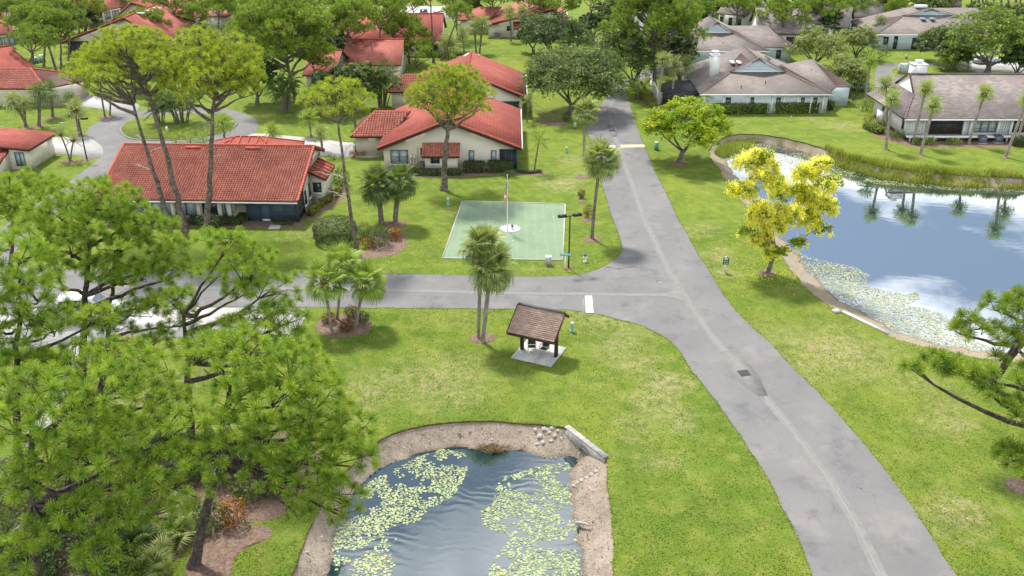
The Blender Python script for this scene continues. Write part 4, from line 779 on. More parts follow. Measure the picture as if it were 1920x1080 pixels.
# --- grey shingle houses
def dutch(name, label, O, wd, dp, ez, gz, rz, roofm, wallm, group, gu0, gu1, gv, rear=None, ang=0.0, ov=.5):
    """hipped roof whose front carries a boarded gablet"""
    H = House(name, label, 'house', O, ang, group); gm = (gu0 + gu1) / 2; rv = dp - 2.0 if rear is None else rear
    H.wall([(0, 0), (wd, 0), (wd, dp), (0, dp)], 0, ez - .02, wallm)
    e = [(-ov, -ov, ez), (wd + ov, -ov, ez), (wd + ov, dp + ov, ez), (-ov, dp + ov, ez)]; gl, gr, ap, rr = (gu0, gv, gz), (gu1, gv, gz), (gm, gv - .35, rz), (gm, rv, rz)
    kl = (rz - ez) / (gm + ov); 
    H.roof([[e[0], e[1], gr, gl], [e[3], e[0], gl, ap, rr], [e[1], e[2], rr, ap, gr], [e[2], e[3], rr]], roofm, .12)
    mb = MB(); n = 5
    for i in range(n):
        f0, f1 = i / n, (i + 1) / n - .02; w0 = (gu1 - gu0) * (1 - f0) / 2; w1 = (gu1 - gu0) * (1 - f1) / 2
        a, b, c, d = H.W(gm - w0, gv - .1, gz + (rz - gz) * f0), H.W(gm + w0, gv - .1, gz + (rz - gz) * f0), H.W(gm + w1, gv - .06, gz + (rz - gz) * f1), H.W(gm - w1, gv - .06, gz + (rz - gz) * f1)
        k = MB(); k.poly([a, b, c, d]); k.poly([a, a + H.v * .1, b + H.v * .1, b]); k.poly([d, c, c + H.v * .1, d + H.v * .1]); k.build('board', MAT['stucco_blue'], H.t)
    for p, q in (((gu0 - .3, gz - .05), (gm, rz)), ((gu1 + .3, gz - .05), (gm, rz))): mb.beam(H.W(p[0], gv - .2, p[1] - .02), H.W(q[0], gv - .2, q[1] - .02), .1, .2)
    mb.beam(H.W(gu0, gv - .16, gz + .02), H.W(gu1, gv - .16, gz + .02), .08, .14); mb.build('gable_trim', MAT['trim_white'], H.t)
    mb = MB()
    for p, q in (((gu0 - .5, gz - .05), (gm, rz + .04)), ((gu1 + .5, gz - .05), (gm, rz + .04))): mb.beam(H.W(p[0], gv - .25, p[1] + .12), H.W(q[0], gv - .25, q[1] + .12), .3, .1)
    mb.build('gable_shingles', MAT['ridge_grey'], H.t); caps('ridge_caps', [(H.W(*e[0]), H.W(*gl)), (H.W(*e[1]), H.W(*gr)), (H.W(*ap), H.W(*rr))], H.t, .09, 'ridge_grey')
    mb = MB(); mb.beam(H.W(-ov, -ov - .07, ez - .1), H.W(wd + ov, -ov - .07, ez - .1), .12, .16); mb.build('roof_gutter', MAT['trim_white'], H.t)
    return H
G1 = dutch('shingled_house', 'pale blue house with grey roof and chimney behind two clipped hedges', (26.0, 123.0), 17.2, 15.5, 2.75, 4.55, 6.35, 'shingle_grey', 'stucco_blue', 'grey shingled houses', 5.1, 12.0, 5.4, 14.5)
G1.roof([[(13.0, 9.5, 4.6), (18.8, 14.0, 4.6), (19.5, 4.0, 2.72), (17.6, 1.0, 2.74)], [(18.8, 14, 4.6), (22, 19, 2.7), (22, 4.2, 2.7), (19.5, 4.0, 2.72)]], 'shingle_grey', .12, name='wing_roof'); G1.wall([(17.22, 3.5), (21.5, 4.2), (21.5, 14), (17.22, 14)], 0, 2.6, 'stucco_blue', 'wing_wall')
for u0, w_ in ((3.2, .75), (6.6, .55), (10.1, .7), (13.5, .55), (15.2, .6)): G1.window((u0, 0, .6), 'f', w_, 1.6, 1, 1, 'glass', 'trim_white')
for u0 in (.3, 2.9, 6.2, 9.6, 11.2, 13.1, 14.9, 16.6): G1.boxp('pilaster', (u0, -.06, 1.3), (.2, .12, 2.6), 'trim_white')
mb = MB(); c = G1.W(2.6, 6.3, 0); mb.box(c + [0, 0, 5.0], (1.25, 1.25, 3.3)); mb.box(c + [0, 0, 6.7], (1.4, 1.4, .14)); ch = mb.build('chimney', MAT['siding_white'], G1.t); mb = MB(); mb.box(c + [0, 0, 6.95], (.75, .75, .36)); mb.box(c + [0, 0, 7.2], (.95, .95, .1)); mb.build('chimney_cap', MAT['trim_white'], ch)
for k in range(2): G1.boxp('skylight', (5.5 + k * .75, 8.0 - k * .9, 5.35 + k * .12), (.5, 1.5, .2), 'trim_white')
for u, v in ((5.4, 1.0), (9.0, 2.2)): G1.vent(u, v, 2.75 + (v + .5) * .3, .3)
G1.vent(17.0, 8, 4.0, .5, 'steel'); G1.boxp('ridge_vent', (10.6, 8.2, 5.9), (.3, 2.6, .12), 'iron'); G1.boxp('ridge_vent', (12.6, 7.2, 4.9), (.3, 2.2, .12), 'iron')
# screened lanai at its left end
mb = MB(); q = [G1.W(-4.6, 2.2, 0), G1.W(-.6, 1.0, 0), G1.W(-.6, 6.5, 0), G1.W(-4.6, 7.2, 0)]; mb.prism([tuple(p[:2]) for p in q], 0, [2.2, 2.9, 3.1, 2.4]); ln = mb.build('lanai_screen', MAT['screen'], G1.t)
mb = MB()
for i in range(4):
    p, p2 = q[i], q[(i + 1) % 4]; z = [2.2, 2.9, 3.1, 2.4]
    mb.beam(p, p + [0, 0, z[i]], .08, .08); mb.beam(p + [0, 0, z[i]], p2 + [0, 0, z[(i + 1) % 4]], .08, .08)
mb.beam((q[0] + q[1]) / 2 + [0, 0, 2.55], (q[2] + q[3]) / 2 + [0, 0, 2.75], .08, .08); mb.build('lanai_frame', MAT['black_metal'], ln)
t = thing('garden_wall', 'low pale wall enclosing the dark screened porch by three palms', 'wall', (*G(1235, 180), 0)); mb = MB(); P = [G(1220, 163), G(1234, 195), G(1262, 190), G(1298, 186)]
for a, b in zip(P[:-1], P[1:]): mb.beam((*a, .75), (*b, .75), .2, 1.5)
mb.build('wall', MAT['siding_white'], t); mb = MB()
for a, b in zip(P[:-1], P[1:]): mb.beam((*a, 1.54), (*b, 1.54), .28, .07)
mb.build('coping', MAT['trim_white'], t)
ac_unit('grey air conditioner in the gap between two long clipped hedges', *G(1441, 209))
G2 = dutch('shingled_house', 'grey roofed house with boarded gablet directly behind the chimney house', (29.8, 153.0), 12.4, 14, 2.75, 4.7, 6.4, 'shingle_grey', 'stucco_blue', 'grey shingled houses', 2.6, 7.6, 5.6, 12.5)
G2.roof([[(7.5, 12.7, 4.7), (15.5, 12.7, 4.7), (17.4, 3.2, 2.7), (12.6, 3.2, 2.72)], [(15.5, 12.7, 4.7), (18.5, 19, 2.7), (18.5, 3.4, 2.7), (17.4, 3.2, 2.7)]], 'shingle_mottled', .12, name='wing_roof'); G2.wall([(12.42, 3.8), (17.8, 3.8), (17.8, 13), (12.42, 13)], 0, 2.6, 'stucco_blue', 'wing_wall')
G2.window((9.6, 0, .5), 'f', .8, 1.7, 1, 1, 'glass', 'trim_white'); G2.window((15.2, 3.8, .6), 'f', .9, 1.5, 1, 1, 'glass', 'trim_white'); G2.vent(2.2, 2, 3.5, .3, 'steel'); G2.vent(5.6, 2.1, 3.5, .3, 'steel'); G2.vent(14.3, 8, 3.9, .3, 'steel')
# large house above the pond
G3 = House('shingled_house', 'large white house above the pond with long mottled roof and dark porch', 'house', (48.8, 109.9), 0, 'grey shingled houses')
G3.wall([(0, 0), (2.0, 0), (2.0, .02), (24, .02), (24, 11.0), (0, 11.0)], .55, 2.95, 'siding_white'); G3.wall([(.15, .2), (23.8, .2), (23.8, 10.8), (.15, 10.8)], 0, .54, 'iron', 'crawl_space')
ap = (2.0, 6.0, 6.9); e = [(-.7, -.7, 2.85), (25, -.7, 2.85), (25, 12.6, 2.85), (-.7, 12.6, 2.85)]; gl, gr = (1.5, 8.95, 5.087), (1.5, 3.0, 5.087)
G3.roof([[e[0], e[1], (25, 6, 6.9), ap, gr], [e[3], e[0], gr, gl], [e[2], e[3], gl, ap, (25, 6, 6.9)]], 'shingle_mottled', .13)
mb = MB(); a = [G3.W(1.55, 3.2, 5.02), G3.W(1.55, 8.75, 5.02), G3.W(1.9, 6, 6.75)]; mb.add(a + [p + G3.u * .2 for p in a], [[0, 1, 2]]); mb.build('gable_wall', MAT['siding_white'], G3.t)
mb = MB(); mb.beam(G3.W(1.45, 3.0, 5.1), G3.W(1.75, 6, 7.0), .16, .1); mb.beam(G3.W(1.45, 9.0, 5.1), G3.W(1.75, 6, 7.0), .16, .1); mb.build('barge_board', MAT['fascia'], G3.t)
caps('ridge_caps', [(G3.W(*ap), G3.W(25, 6, 6.9)), (G3.W(*e[0]), G3.W(*gr))], G3.t, .09, 'ridge_grey')
mb = MB(); mb.beam(G3.W(-.7, -.77, 2.74), G3.W(25, -.77, 2.74), .12, .14); mb.build('roof_gutter', MAT['trim_white'], G3.t)
c = G3.W(3.3, 7.2, 0); mb = MB(); mb.box(c + [0, 0, 6.9], (1.7, 1.5, 2.0)); mb.box(c + [0, 0, 7.95], (1.85, 1.65, .12)); ch = mb.build('chimney', MAT['siding_white'], G3.t); mb = MB(); mb.lathe([(.35, 0), (.35, .25), (.5, .3), (.5, .42), (.1, .5)], c + [0, 0, 8.0], 12); mb.build('chimney_cap', MAT['trim_white'], ch)
G3.screen((2.9, -.06, .75), 'f', 4.0, 2.0, 4, .1, 'screen', 'window_frame', 'porch_opening')
mb = MB()
for k in range(17): mb.beam(G3.W(2.95 + k * .245, -.16, .8), G3.W(2.95 + k * .245, -.16, 1.45), .05, .05)
mb.beam(G3.W(2.9, -.16, 1.5), G3.W(6.9, -.16, 1.5), .08, .08); mb.beam(G3.W(2.9, -.16, .85), G3.W(6.9, -.16, .85), .08, .08); mb.build('railing', MAT['fascia'], G3.t)
G3.window((8.3, 0, 1.05), 'f', 2.8, 1.45, 3, 3, 'blind', 'fascia'); G3.window((13.2, 0, 1.05), 'f', 2.9, 1.45, 3, 3, 'glass', 'fascia')
for u0 in (2.6, 7.15, 7.95, 11.4, 12.95, 16.5): G3.boxp('pilaster', (u0, -.09, 1.78), (.28, .18, 2.1), 'trim_white')
for k in range(8): G3.boxp('batten', (.1 + k * .33, -.03, 1.75), (.05, .06, 2.3), 'stucco_blue')
for u0 in (7.3, 11.6): 
    for k in range(4): G3.boxp('batten', (u0 + .12 + k * .3, -.03, 1.75), (.05, .06, 2.3), 'stucco_blue')
G3.boxp('deck_beam', (9.5, -.5, .62), (19, .9, .16), 'siding_white')
for k in range(7): G3.boxp('deck_post', (.4 + k * 3, -.8, .27), (.16, .16, .54), 'siding_white')
G3.window((0, 1.2, 1.2), 'l', .5, 1.3, 1, 1, 'glass'); G3.window((0, 8.0, 1.2), 'l', .6, 1.3, 1, 1, 'glass'); G3.boxp('wall_cabinet', (-.25, 7.6, 1.1), (.5, 1.5, 1.3), 'siding_white'); G3.vent(.6, 2.2, 3.7, .3)
ac_unit('first grey air conditioner from the leaning palm on the pond house wall', *G(1840, 268)); ac_unit('second grey air conditioner, nearer the hedge of the pond house', *G(1870, 267))
G4 = dutch('shingled_house', 'grey house across the right cul-de-sac with two blue skylights', (66.5, 168.5), 19, 14, 2.75, 5.0, 6.2, 'shingle_grey', 'stucco_blue', 'grey shingled houses', 6.6, 16.5, 6.0, 12)
G4.roof([[(4.5, 1.0, 2.8), (24, 7, 2.8), (21, 8, 6.15), (7, 8, 6.15)]], 'shingle_grey', .12, name='main_roof')
for k in range(2): G4.boxp('skylight', (9.6 + k * 1.7, 4.6, 4.75), (.8, 1.3, .3), 'skylight')
G4.boxp('ridge_box', (10.4, 8.2, 6.4), (2.2, .9, .5), 'trim_white'); G4.window((1.2, 0, .9), 'f', .8, 1.3, 1, 1, 'glass'); G4.window((3.1, 0, .1), 'f', .6, 2.2, 1, 1, 'glass'); G4.screen((6.4, -.02, 0), 'f', 1.6, 2.1, 2, .3)
gable_x('shingled_house', 'white walled far house with grey roof and a row of narrow windows', (1343, 24), (1400, 30), 2.8, 6, 13, 'shingle_grey', 'siding_white', 'grey shingled houses', W4((.1, .2, 'glass'), (.4, .5, 'glass'), (.7, .8, 'glass')))
gable_x('shingled_house', 'grey roofed house behind pines with dark sliding doors', (1420, 62), (1512, 64), 2.8, 6.4, 14, 'shingle_mottled', 'siding_white', 'grey shingled houses', [(.38, .5, .2, 2.1, 1, 'blind'), (.62, .9, .1, 2.1, 2, 'screen')])
gable_x('shingled_house', 'far grey roof with strip windows above the pale green tree', (1500, 46), (1590, 52), 3.0, 6, 12, 'shingle_grey', 'siding_white', 'grey shingled houses', [(.05, .2, 1.4, 2.3, 1, 'glass'), (.35, .6, 1.4, 2.3, 2, 'glass'), (.7, .9, 1.4, 2.3, 2, 'glass')])
gable_x('shingled_house', 'far brownish grey roof between the top right pines', (1575, 34), (1700, 26), 2.8, 7, 16, 'shingle_grey', 'stucco', 'grey shingled houses')
gable_x('shingled_house', 'distant grey roof at the top edge left of the pale trunk', (1290, 8), (1345, 10), 2.8, 6.5, 14, 'shingle_grey', 'siding_white', 'grey shingled houses')
gable_x('shingled_house', 'distant white garage wall glimpsed below the top edge on the right', (1776, 10), (1804, 11), 2.8, 5, 10, 'shingle_grey', 'siding_white', 'grey shingled houses')
# ------------------------------------------------------------------ foliage building blocks
def rand_dirs(n, zmin=-1.0):
    z = RNG.uniform(zmin, 1, n); a = RNG.uniform(0, 2 * math.pi, n); q = np.sqrt(1 - z * z); return np.stack([q * np.cos(a), q * np.sin(a), z], 1)
def frames(ax):
    ax = ax / (np.linalg.norm(ax, axis=1)[:, None] + 1e-9); ref = rand_dirs(len(ax)); x = np.cross(ref, ax); x /= np.linalg.norm(x, axis=1)[:, None] + 1e-9; return x, np.cross(ax, x), ax
def tuft_template(n, wd, r=.30, seed=3):
    g = np.random.default_rng(seed); T = []
    for i in range(n):
        az = i * 2.39996 + g.uniform(-.3, .3); el = math.radians(g.uniform(-26, 84)); L = r * g.uniform(.8, 1.12)
        b = np.array([0, 0, g.uniform(-.10, .06)]); d = np.array([math.cos(el) * math.cos(az), math.cos(el) * math.sin(az), math.sin(el)])
        s_ = np.cross(d, [0, 0, 1]); s_ /= np.linalg.norm(s_) + 1e-9; s_ = s_ * math.cos(i) + np.cross(s_, d) * math.sin(i); tip = b + d * L - np.array([0, 0, .10 * L]); md = b + d * L * .5
        T.append([b + s_ * wd, b - s_ * wd, tip] if i % 3 == 0 else [b, tip + s_ * wd, tip - s_ * wd])
    return np.array(T)                                   # n,3,3
TUFT = {0: tuft_template(210, .0108, .40), 1: tuft_template(60, .027, .40), 2: tuft_template(22, .055, .42), 3: tuft_template(96, .017, .40)}
def place(tmpl, pos, axis, scl):
    """copies of a leaf template set out at many points"""
    x, y, z = frames(axis); B = np.stack([x, y, z], 1) * scl[:, None, None]       # m,3,3 rows are axes
    V = np.einsum('nkc,mcd->mnkd', tmpl, B) + pos[:, None, None, :]
    m, n, k, _ = V.shape; F = np.arange(m * n * k).reshape(-1, k); return V.reshape(-1, 3), F
def bez(a, b, c, n):
    t = np.linspace(0, 1, n)[:, None]; return (1 - t) ** 2 * a + 2 * t * (1 - t) * b + t * t * c

def pine(label, base, ctr, rad, nl=14, per=48, lod=1, tr=.24, leaf='pine_needle', bark='pine_bark', seed=1, group='slash pines', ts=1.0, low=.15, lobes=None, bend=.6, dead=0, top=None, gap=.50):
    g = np.random.default_rng(seed); base = np.array([*base, 0.0]) if len(base) == 2 else np.array(base, float); ctr = np.array(ctr, float); rad = np.array(rad, float)
    t = thing('pine_tree', label, 'pine tree', tuple(base), group)
    topz = ctr + np.array([0, 0, -.15 * rad[2]]) if top is None else np.array(top, float)
    h = topz[2]; off = g.normal(0, bend * .5, 2)
    ctl = np.array([base[0] * .5 + topz[0] * .5 + off[0], base[1] * .5 + topz[1] * .5 + off[1], h * .5])
    tp = bez(base, ctl, topz, 14); tp[1:-1, :2] += g.normal(0, .05, (12, 2)); rr = np.linspace(tr, tr * .38, 14); rr[0] *= 1.35
    mb = MB(); mb.tube(tp, rr, 9); mb.build('trunk', MAT[bark], t, smooth=True)
    mb = MB(); tips = []; tax = []; segs0 = []; segs1 = []; sr0 = []; sr1 = []
    L = []
    if lobes is None:
        k = nl
        for i in range(k):
            zz = -.25 + 1.25 * ((i + .5) / k) ** .8; a = i * 2.39996 + g.uniform(-.5, .5); q = math.sqrt(max(0, 1 - zz * zz)); m = g.uniform(.5, .92)
            L.append((ctr + rad * np.array([q * math.cos(a), q * math.sin(a), zz]) * m, rad.mean() * g.uniform(.23, .35)))
    else: L = [(np.array(c, float), r_) for c, r_ in lobes]
    Rm = rad.mean()
    for c, lr in L:
        d = np.linalg.norm(c[:2] - topz[:2]); zt = np.clip(c[2] - .55 * d - .3 * lr, h * low if lobes is None else h * g.uniform(.42, .62), h * .985)
        f = float(np.clip(zt / max(h, .1), 0, 1)); i = int(round(f * 13)); s0 = tp[min(i, 13)]
        e = c - np.array([0, 0, .35 * lr]); md = (s0 + e) / 2 + np.array([0, 0, g.uniform(-.12, .05) * d]) + g.normal(0, .07 * d + .05, 3) * [1, 1, .5]
        lp = bez(s0, md, e, 8); lp[1:-1] += g.normal(0, .035 * lr + .02, (6, 3)); w0 = tr * np.clip(.22 + .09 * d, .26, .68)
        lb = MB(); lb.tube(lp, np.linspace(w0, .035, 8), 6); lb.build('limb', MAT[bark], t, smooth=True)
        nh = max(3, int(3 + lr * 2)); hub = c + g.normal(0, .42, (nh, 3)) * lr * [1, 1, .45]
        segs0 += [lp[-2]] * nh; segs1 += list(hub); sr0 += [.04] * nh; sr1 += [.022] * nh
        n = int(per * g.uniform(.85, 1.15)); dd = rand_dirs(n * 5, -.5); r_ = lr * g.uniform(.5, 1.1, n * 5); P = c + dd * r_[:, None] * [1, 1, .58]; keep = []
        for q_ in range(n * 5):
            if len(keep) >= n: break
            if all(((P[q_] - P[z_]) ** 2).sum() > (gap * ts) ** 2 for z_ in keep): keep.append(q_)
        P = P[keep]; dd = dd[keep]; n = len(keep)
        near = np.argmin(((P[:, None] - hub[None]) ** 2).sum(2), 1); segs0 += list(hub[near]); segs1 += list(P); sr0 += [.020] * n; sr1 += [.012] * n
        ax = (P - hub[near]); ax = ax / (np.linalg.norm(ax, axis=1)[:, None] + 1e-6) * .55 + dd * .35 + [0, 0, .75]; tips.append(P); tax.append(ax)
    wf = 1.0 if lod == 0 else (1.3 if lod in (1, 3) else 2.0)
    mb.segs(np.array(segs0), np.array(segs1), np.array(sr0) * wf, np.array(sr1) * wf, 3)
    for q in range(dead):
        a = g.uniform(0, 6.28); i = int(g.integers(5, 11)); d_ = np.array([math.cos(a), math.sin(a), .15]); s0 = tp[i]; e = s0 + d_ * g.uniform(1.5, 3.2)
        pth = bez(s0, (s0 + e) / 2 + [0, 0, .35], e, 6) + g.normal(0, .06, (6, 3)); db = MB(); db.tube(pth, np.linspace(.07, .015, 6), 4)
        db.segs(np.repeat(pth[2:5], 2, 0), np.repeat(pth[2:5], 2, 0) + g.normal(0, .6, (6, 3)), .02, .008, 3); db.build('dead_branch', MAT['dead_twig'], t)
    mb.build('twigs', MAT[bark], t, kind='stuff')
    P = np.concatenate(tips); ax = np.concatenate(tax); V, F = place(TUFT[lod], P, ax, g.uniform(.8, 1.25, len(P)) * ts)
    mb = MB(); mb.add(V, F); mb.build('crown', MAT[leaf], t); return t
def leaf_quads(P, nrm, size, g):
    n = len(P); nn = nrm + g.normal(0, .55, (n, 3)); x, y, z = frames(nn); s_ = size * g.uniform(.7, 1.3, n)[:, None]
    V = np.stack([P - x * s_, P + y * s_ * .5 + z * s_ * .12, P + x * s_, P - y * s_ * .5 + z * s_ * .12], 1); return V.reshape(-1, 3), np.arange(n * 4).reshape(-1, 4)
def broadleaf(name, label, base, ctr, rad, nl=16, clus=26, per=26, leaf='oak_leaf', bark='oak_bark', size=.17, tr=.3, seed=1, group='broadleaf trees', cat='tree', stems=1, lobes=None, flat=.7, extra=None, cr=.5, fork=.3, lk=.5):
    g = np.random.default_rng(seed); base = np.array([*base, 0.0]); ctr = np.array(ctr, float); rad = np.array(rad, float); t = thing(name, label, cat, tuple(base), group)
    L = []
    if lobes is None:
        for i in range(nl):
            zz = -.45 + 1.4 * ((i + .5) / nl); zz = min(zz, .95); a = i * 2.39996 + g.uniform(-.5, .5); q = math.sqrt(max(0, 1 - zz * zz)); m = g.uniform(.48, .78)
            L.append((ctr + rad * np.array([q * math.cos(a), q * math.sin(a), zz]) * m, rad.mean() * g.uniform(.30, .46)))
    else: L = lobes
    mb = MB(); lim = MB(); hf = max(.3, ctr[2] - rad[2]) if fork is None else max(.5, ctr[2] * fork)
    for s_ in range(stems):
        o = np.array([0, 0, 0]) if stems == 1 else np.array([math.cos(s_ * 6.28 / stems), math.sin(s_ * 6.28 / stems), 0]) * tr * 1.1
        top = np.array([base[0] + (ctr[0] - base[0]) * .6, base[1] + (ctr[1] - base[1]) * .6, hf]) + o * 2.5; pth = bez(base + o, (base + top) / 2 + o, top, 7)
        mb.tube(pth, np.linspace(tr * 1.2, tr * .8, 7) / (1 if stems == 1 else 1.6), 9)
    mb.build('trunk', MAT[bark], t, smooth=True)
    top = np.array([base[0] + (ctr[0] - base[0]) * .6, base[1] + (ctr[1] - base[1]) * .6, hf]); PP, NN = [], []
    L = sorted(L, key=lambda q: np.linalg.norm(np.array(q[0]) - top)); pool = []; wl = {}
    for li, (c, lr) in enumerate(L):
        c = np.array(c, float); fork0 = top; w0_ = tr * lk
        if li > 4:
            cand = [(np.linalg.norm(c - p_) , p_, w_) for p_, w_ in pool if np.linalg.norm(p_ - top) < np.linalg.norm(c - top) * .8]
            if cand:
                dm, p_, w_ = min(cand, key=lambda q: q[0])
                if dm < np.linalg.norm(c - top) * .75: fork0 = p_ + [0, 0, .3]; w0_ = w_ * .8
        md = (fork0 + c) / 2 + g.normal(0, .12, 3) * np.linalg.norm(c - fork0) * [1, 1, .4]; lp = bez(fork0 - [0, 0, .3], md, c, 7); rad_ = np.linspace(w0_, .03, 7); pool += [(lp[q_], rad_[q_]) for q_ in (2, 3, 4, 5)]; lb = MB(); lb.tube(lp, rad_, 5); lb.build('limb', MAT[bark], t, smooth=True)
        dd = rand_dirs(clus, -.6); cc = c + dd * lr * g.uniform(.65, 1.05, clus)[:, None] * [1, 1, flat]; lim.segs(np.repeat(c[None], clus, 0), cc, .035, .012, 3)
        for q, dq in zip(cc, dd):
            n = int(per * g.uniform(.6, 1.3)); e = rand_dirs(n, -.5); PP.append(q + e * (g.uniform(.3, 1, n) ** .5)[:, None] * cr * lr * .62 * [1, 1, .75]); NN.append(e * .6 + dq * .5 + [0, 0, .5])
    lim.build('twigs', MAT[bark], t, kind='stuff')
    P = np.concatenate(PP); Nn = np.concatenate(NN); V, F = leaf_quads(P, Nn, size, g); mb = MB(); mb.add(V, F); mb.build('crown', MAT[leaf], t)
    if extra: extra(t, L, g)
    return t
def shrub(name, label, c, r, leaf='hedge', n=900, size=.07, seed=1, group='shrubs', cat='shrub', stem=True, zc=None, shell=.35, sq=0):
    """a rounded bush; c ground point, r radii"""
    g = np.random.default_rng(seed + 100); c = np.array([*c[:2], 0.0]); r = np.array(r, float); zc = r[2] * .95 if zc is None else zc; t = thing(name, label, cat, tuple(c), group)
    mb = MB(); k = 9; e = rand_dirs(k, -.1); o = c + [0, 0, .02]; mb.segs(np.repeat(o[None], k, 0) + g.normal(0, .06, (k, 3)) * [1, 1, 0], c + [0, 0, zc] + e * r * .8, .025, .01, 4); mb.build('stems', MAT['oak_bark'], t)
    d = rand_dirs(n, -.85); d = d / (((d[:, 0] ** 2 + d[:, 1] ** 2) ** 2 + d[:, 2] ** 4) ** .25)[:, None] if sq else d; lump = np.array([1 + (.05 if sq else .22) * mnoise.noise(tuple(q * 2.2 + seed * 3)) for q in d]); P = c + [0, 0, zc] + d * r * (lump * g.uniform(1 - shell, 1.06, n))[:, None]; P[:, 2] = np.maximum(P[:, 2], .04)
    V, F = leaf_quads(P, d * .8 + [0, 0, .35], size, g); mb = MB(); mb.add(V, F); mb.build('foliage', MAT[leaf], t); return t
def hedge(label, path, wd, ht, leaf='hedge', size=.075, dens=130, seed=1, group='clipped hedges', round_=.3, name='hedge'):
    g = np.random.default_rng(seed + 200); p = np.asarray(path, float); t = thing(name, label, 'hedge', (*p[0], 0), group); mb = MB(); PP, NN = [], []
    segl = np.linalg.norm(np.diff(p, axis=0), axis=1); cum = np.r_[0, np.cumsum(segl)]; tot = cum[-1]
    core = MB()
    for a, b in zip(p[:-1], p[1:]):
        d = (b - a) / np.linalg.norm(b - a); a2, b2 = a + d * wd * .15 if a is p[0] else a, b
        core.beam((*a2, (ht - .14) / 2 + .0), (*b2, (ht - .14) / 2), wd - .24, ht - .14)
    core.build('shade_core', MAT['hedge_core'], t)  # solid block whose near-black colour stands in for the shade inside the hedge
    n = int(dens * tot * (wd + 2 * ht)); s_ = g.uniform(-wd * .25, tot + wd * .25, n); x = np.interp(s_, cum, p[:, 0]); y = np.interp(s_, cum, p[:, 1])
    i = np.clip(np.searchsorted(cum, np.clip(s_, 0, tot)) - 1, 0, len(segl) - 1); d = (p[i + 1] - p[i]) / segl[i][:, None]; ov = np.minimum(s_, 0) + np.maximum(s_ - tot, 0); nn = np.stack([-d[:, 1], d[:, 0]], 1)
    per = g.uniform(0, 2 * ht + wd, n); rr = min(round_, wd * .45)
    u = np.where(per < ht, -wd / 2, np.where(per > ht + wd, wd / 2, per - ht - wd / 2)); z = np.where(per < ht, per, np.where(per > ht + wd, 2 * ht + wd - per, ht))
    cu = np.clip(u, -wd / 2 + rr, wd / 2 - rr); cz = np.minimum(z, ht - rr); du, dz = u - cu, z - cz; L = np.maximum(np.hypot(du, dz), 1e-6); k = np.where(L > 1e-5, np.minimum(1, rr / L), 1) * 1; u2 = cu + du * k; z2 = cz + dz * k
    lump = np.array([.05 * mnoise.noise((a * 1.3, b * 1.3, c * 1.3 + seed)) + .03 * mnoise.noise((a * 4, b * 4, c * 4)) for a, b, c in zip(x + u, y, z)]); no = np.stack([nn[:, 0] * du / L, nn[:, 1] * du / L, dz / L], 1)
    ends = (np.abs(ov) > 0) * 1.0; shrink = np.sqrt(np.clip(1 - (np.abs(ov) / (wd * .26)) ** 2, 0, 1)); P = np.stack([x + d[:, 0] * ov + nn[:, 0] * u2 * shrink, y + d[:, 1] * ov + nn[:, 1] * u2 * shrink, np.maximum(z2 * (1 - ends * (1 - shrink) * .5), .03)], 1) + no * (lump - g.uniform(0, .09, n))[:, None]
    V, F = leaf_quads(P, no * .9 + [0, 0, .3], size, g); mb.add(V, F); mb.build('foliage', MAT[leaf], t); return t
MAT['hedge_core'] = M('painted hedge shade', (.03, .035, .015), (.05, .05, .025), 6, .95)  # inner shade of the hedge put into the core colour

# ------------------------------------------------------------------ palms
def fan_frond(seed, r=1.0, pet=.9, k=22, droop=.35):
    g = np.random.default_rng(seed); mb = MB(); P = np.array([[0, 0, 0], [pet * .5, 0, pet * .05], [pet, 0, 0]]); mb.tube(P, [.028, .02, .014], 3, cap=False)
    c = np.array([pet, 0, 0]); V, F = [], []
    for i in range(k):
        a = math.radians(-128 + 256 * i / (k - 1)); L = r * (1 - .28 * (abs(a) / 2.23) ** 2) * g.uniform(.9, 1.06); d = np.array([math.cos(a), math.sin(a), 0]); s_ = np.array([-math.sin(a), math.cos(a), 0])
        z1 = .10 * (i % 2); w1 = .085 * r; m = c + d * L * .55 + [0, 0, .06 - .10 * droop * abs(math.sin(a))]; e = c + d * L * (1 - .14 * droop) + [0, 0, -droop * .42 * L * g.uniform(.7, 1.4)]; b = c + np.array([.02, 0, 0])
        n0 = len(V); V += [b, m + s_ * w1 * .5 + [0, 0, .03], m - s_ * w1 * .5, e]; F += [[n0, n0 + 2, n0 + 1], [n0 + 2, n0 + 3, n0 + 1]]
    mb.add(V, F); return mb
def feather_frond(seed, L=1.8, k=20, droop=.55, lw=.055, ll=.5):
    g = np.random.default_rng(seed); mb = MB(); t = np.linspace(0, 1, 8); P = np.stack([t * L * (1 - .12 * droop * t), 0 * t, L * (.18 * t - droop * t * t * .75)], 1); mb.tube(P, np.linspace(.026, .006, 8), 3, cap=False); V, F = [], []
    for i in range(k):
        f = .14 + .85 * i / (k - 1); x = np.interp(f, t, P[:, 0]); z = np.interp(f, t, P[:, 2]); l2 = ll * (math.sin(math.pi * min(1, f * .88 + .12)) ** .6) * g.uniform(.9, 1.1)
        for s_ in (-1, 1):
            b = np.array([x, 0, z]); d = np.array([.55, s_ * .85, -.12 - .25 * droop]); d /= np.linalg.norm(d); e = b + d * l2 - [0, 0, .10 * l2]; m = b + d * l2 * .45; w_ = np.array([lw, 0, .01]); n0 = len(V); V += [b, m + w_ * .5, m - w_ * .5, e]; F += [[n0, n0 + 1, n0 + 2], [n0 + 1, n0 + 3, n0 + 2]]
    mb.add(V, F); return mb
FROND = {}
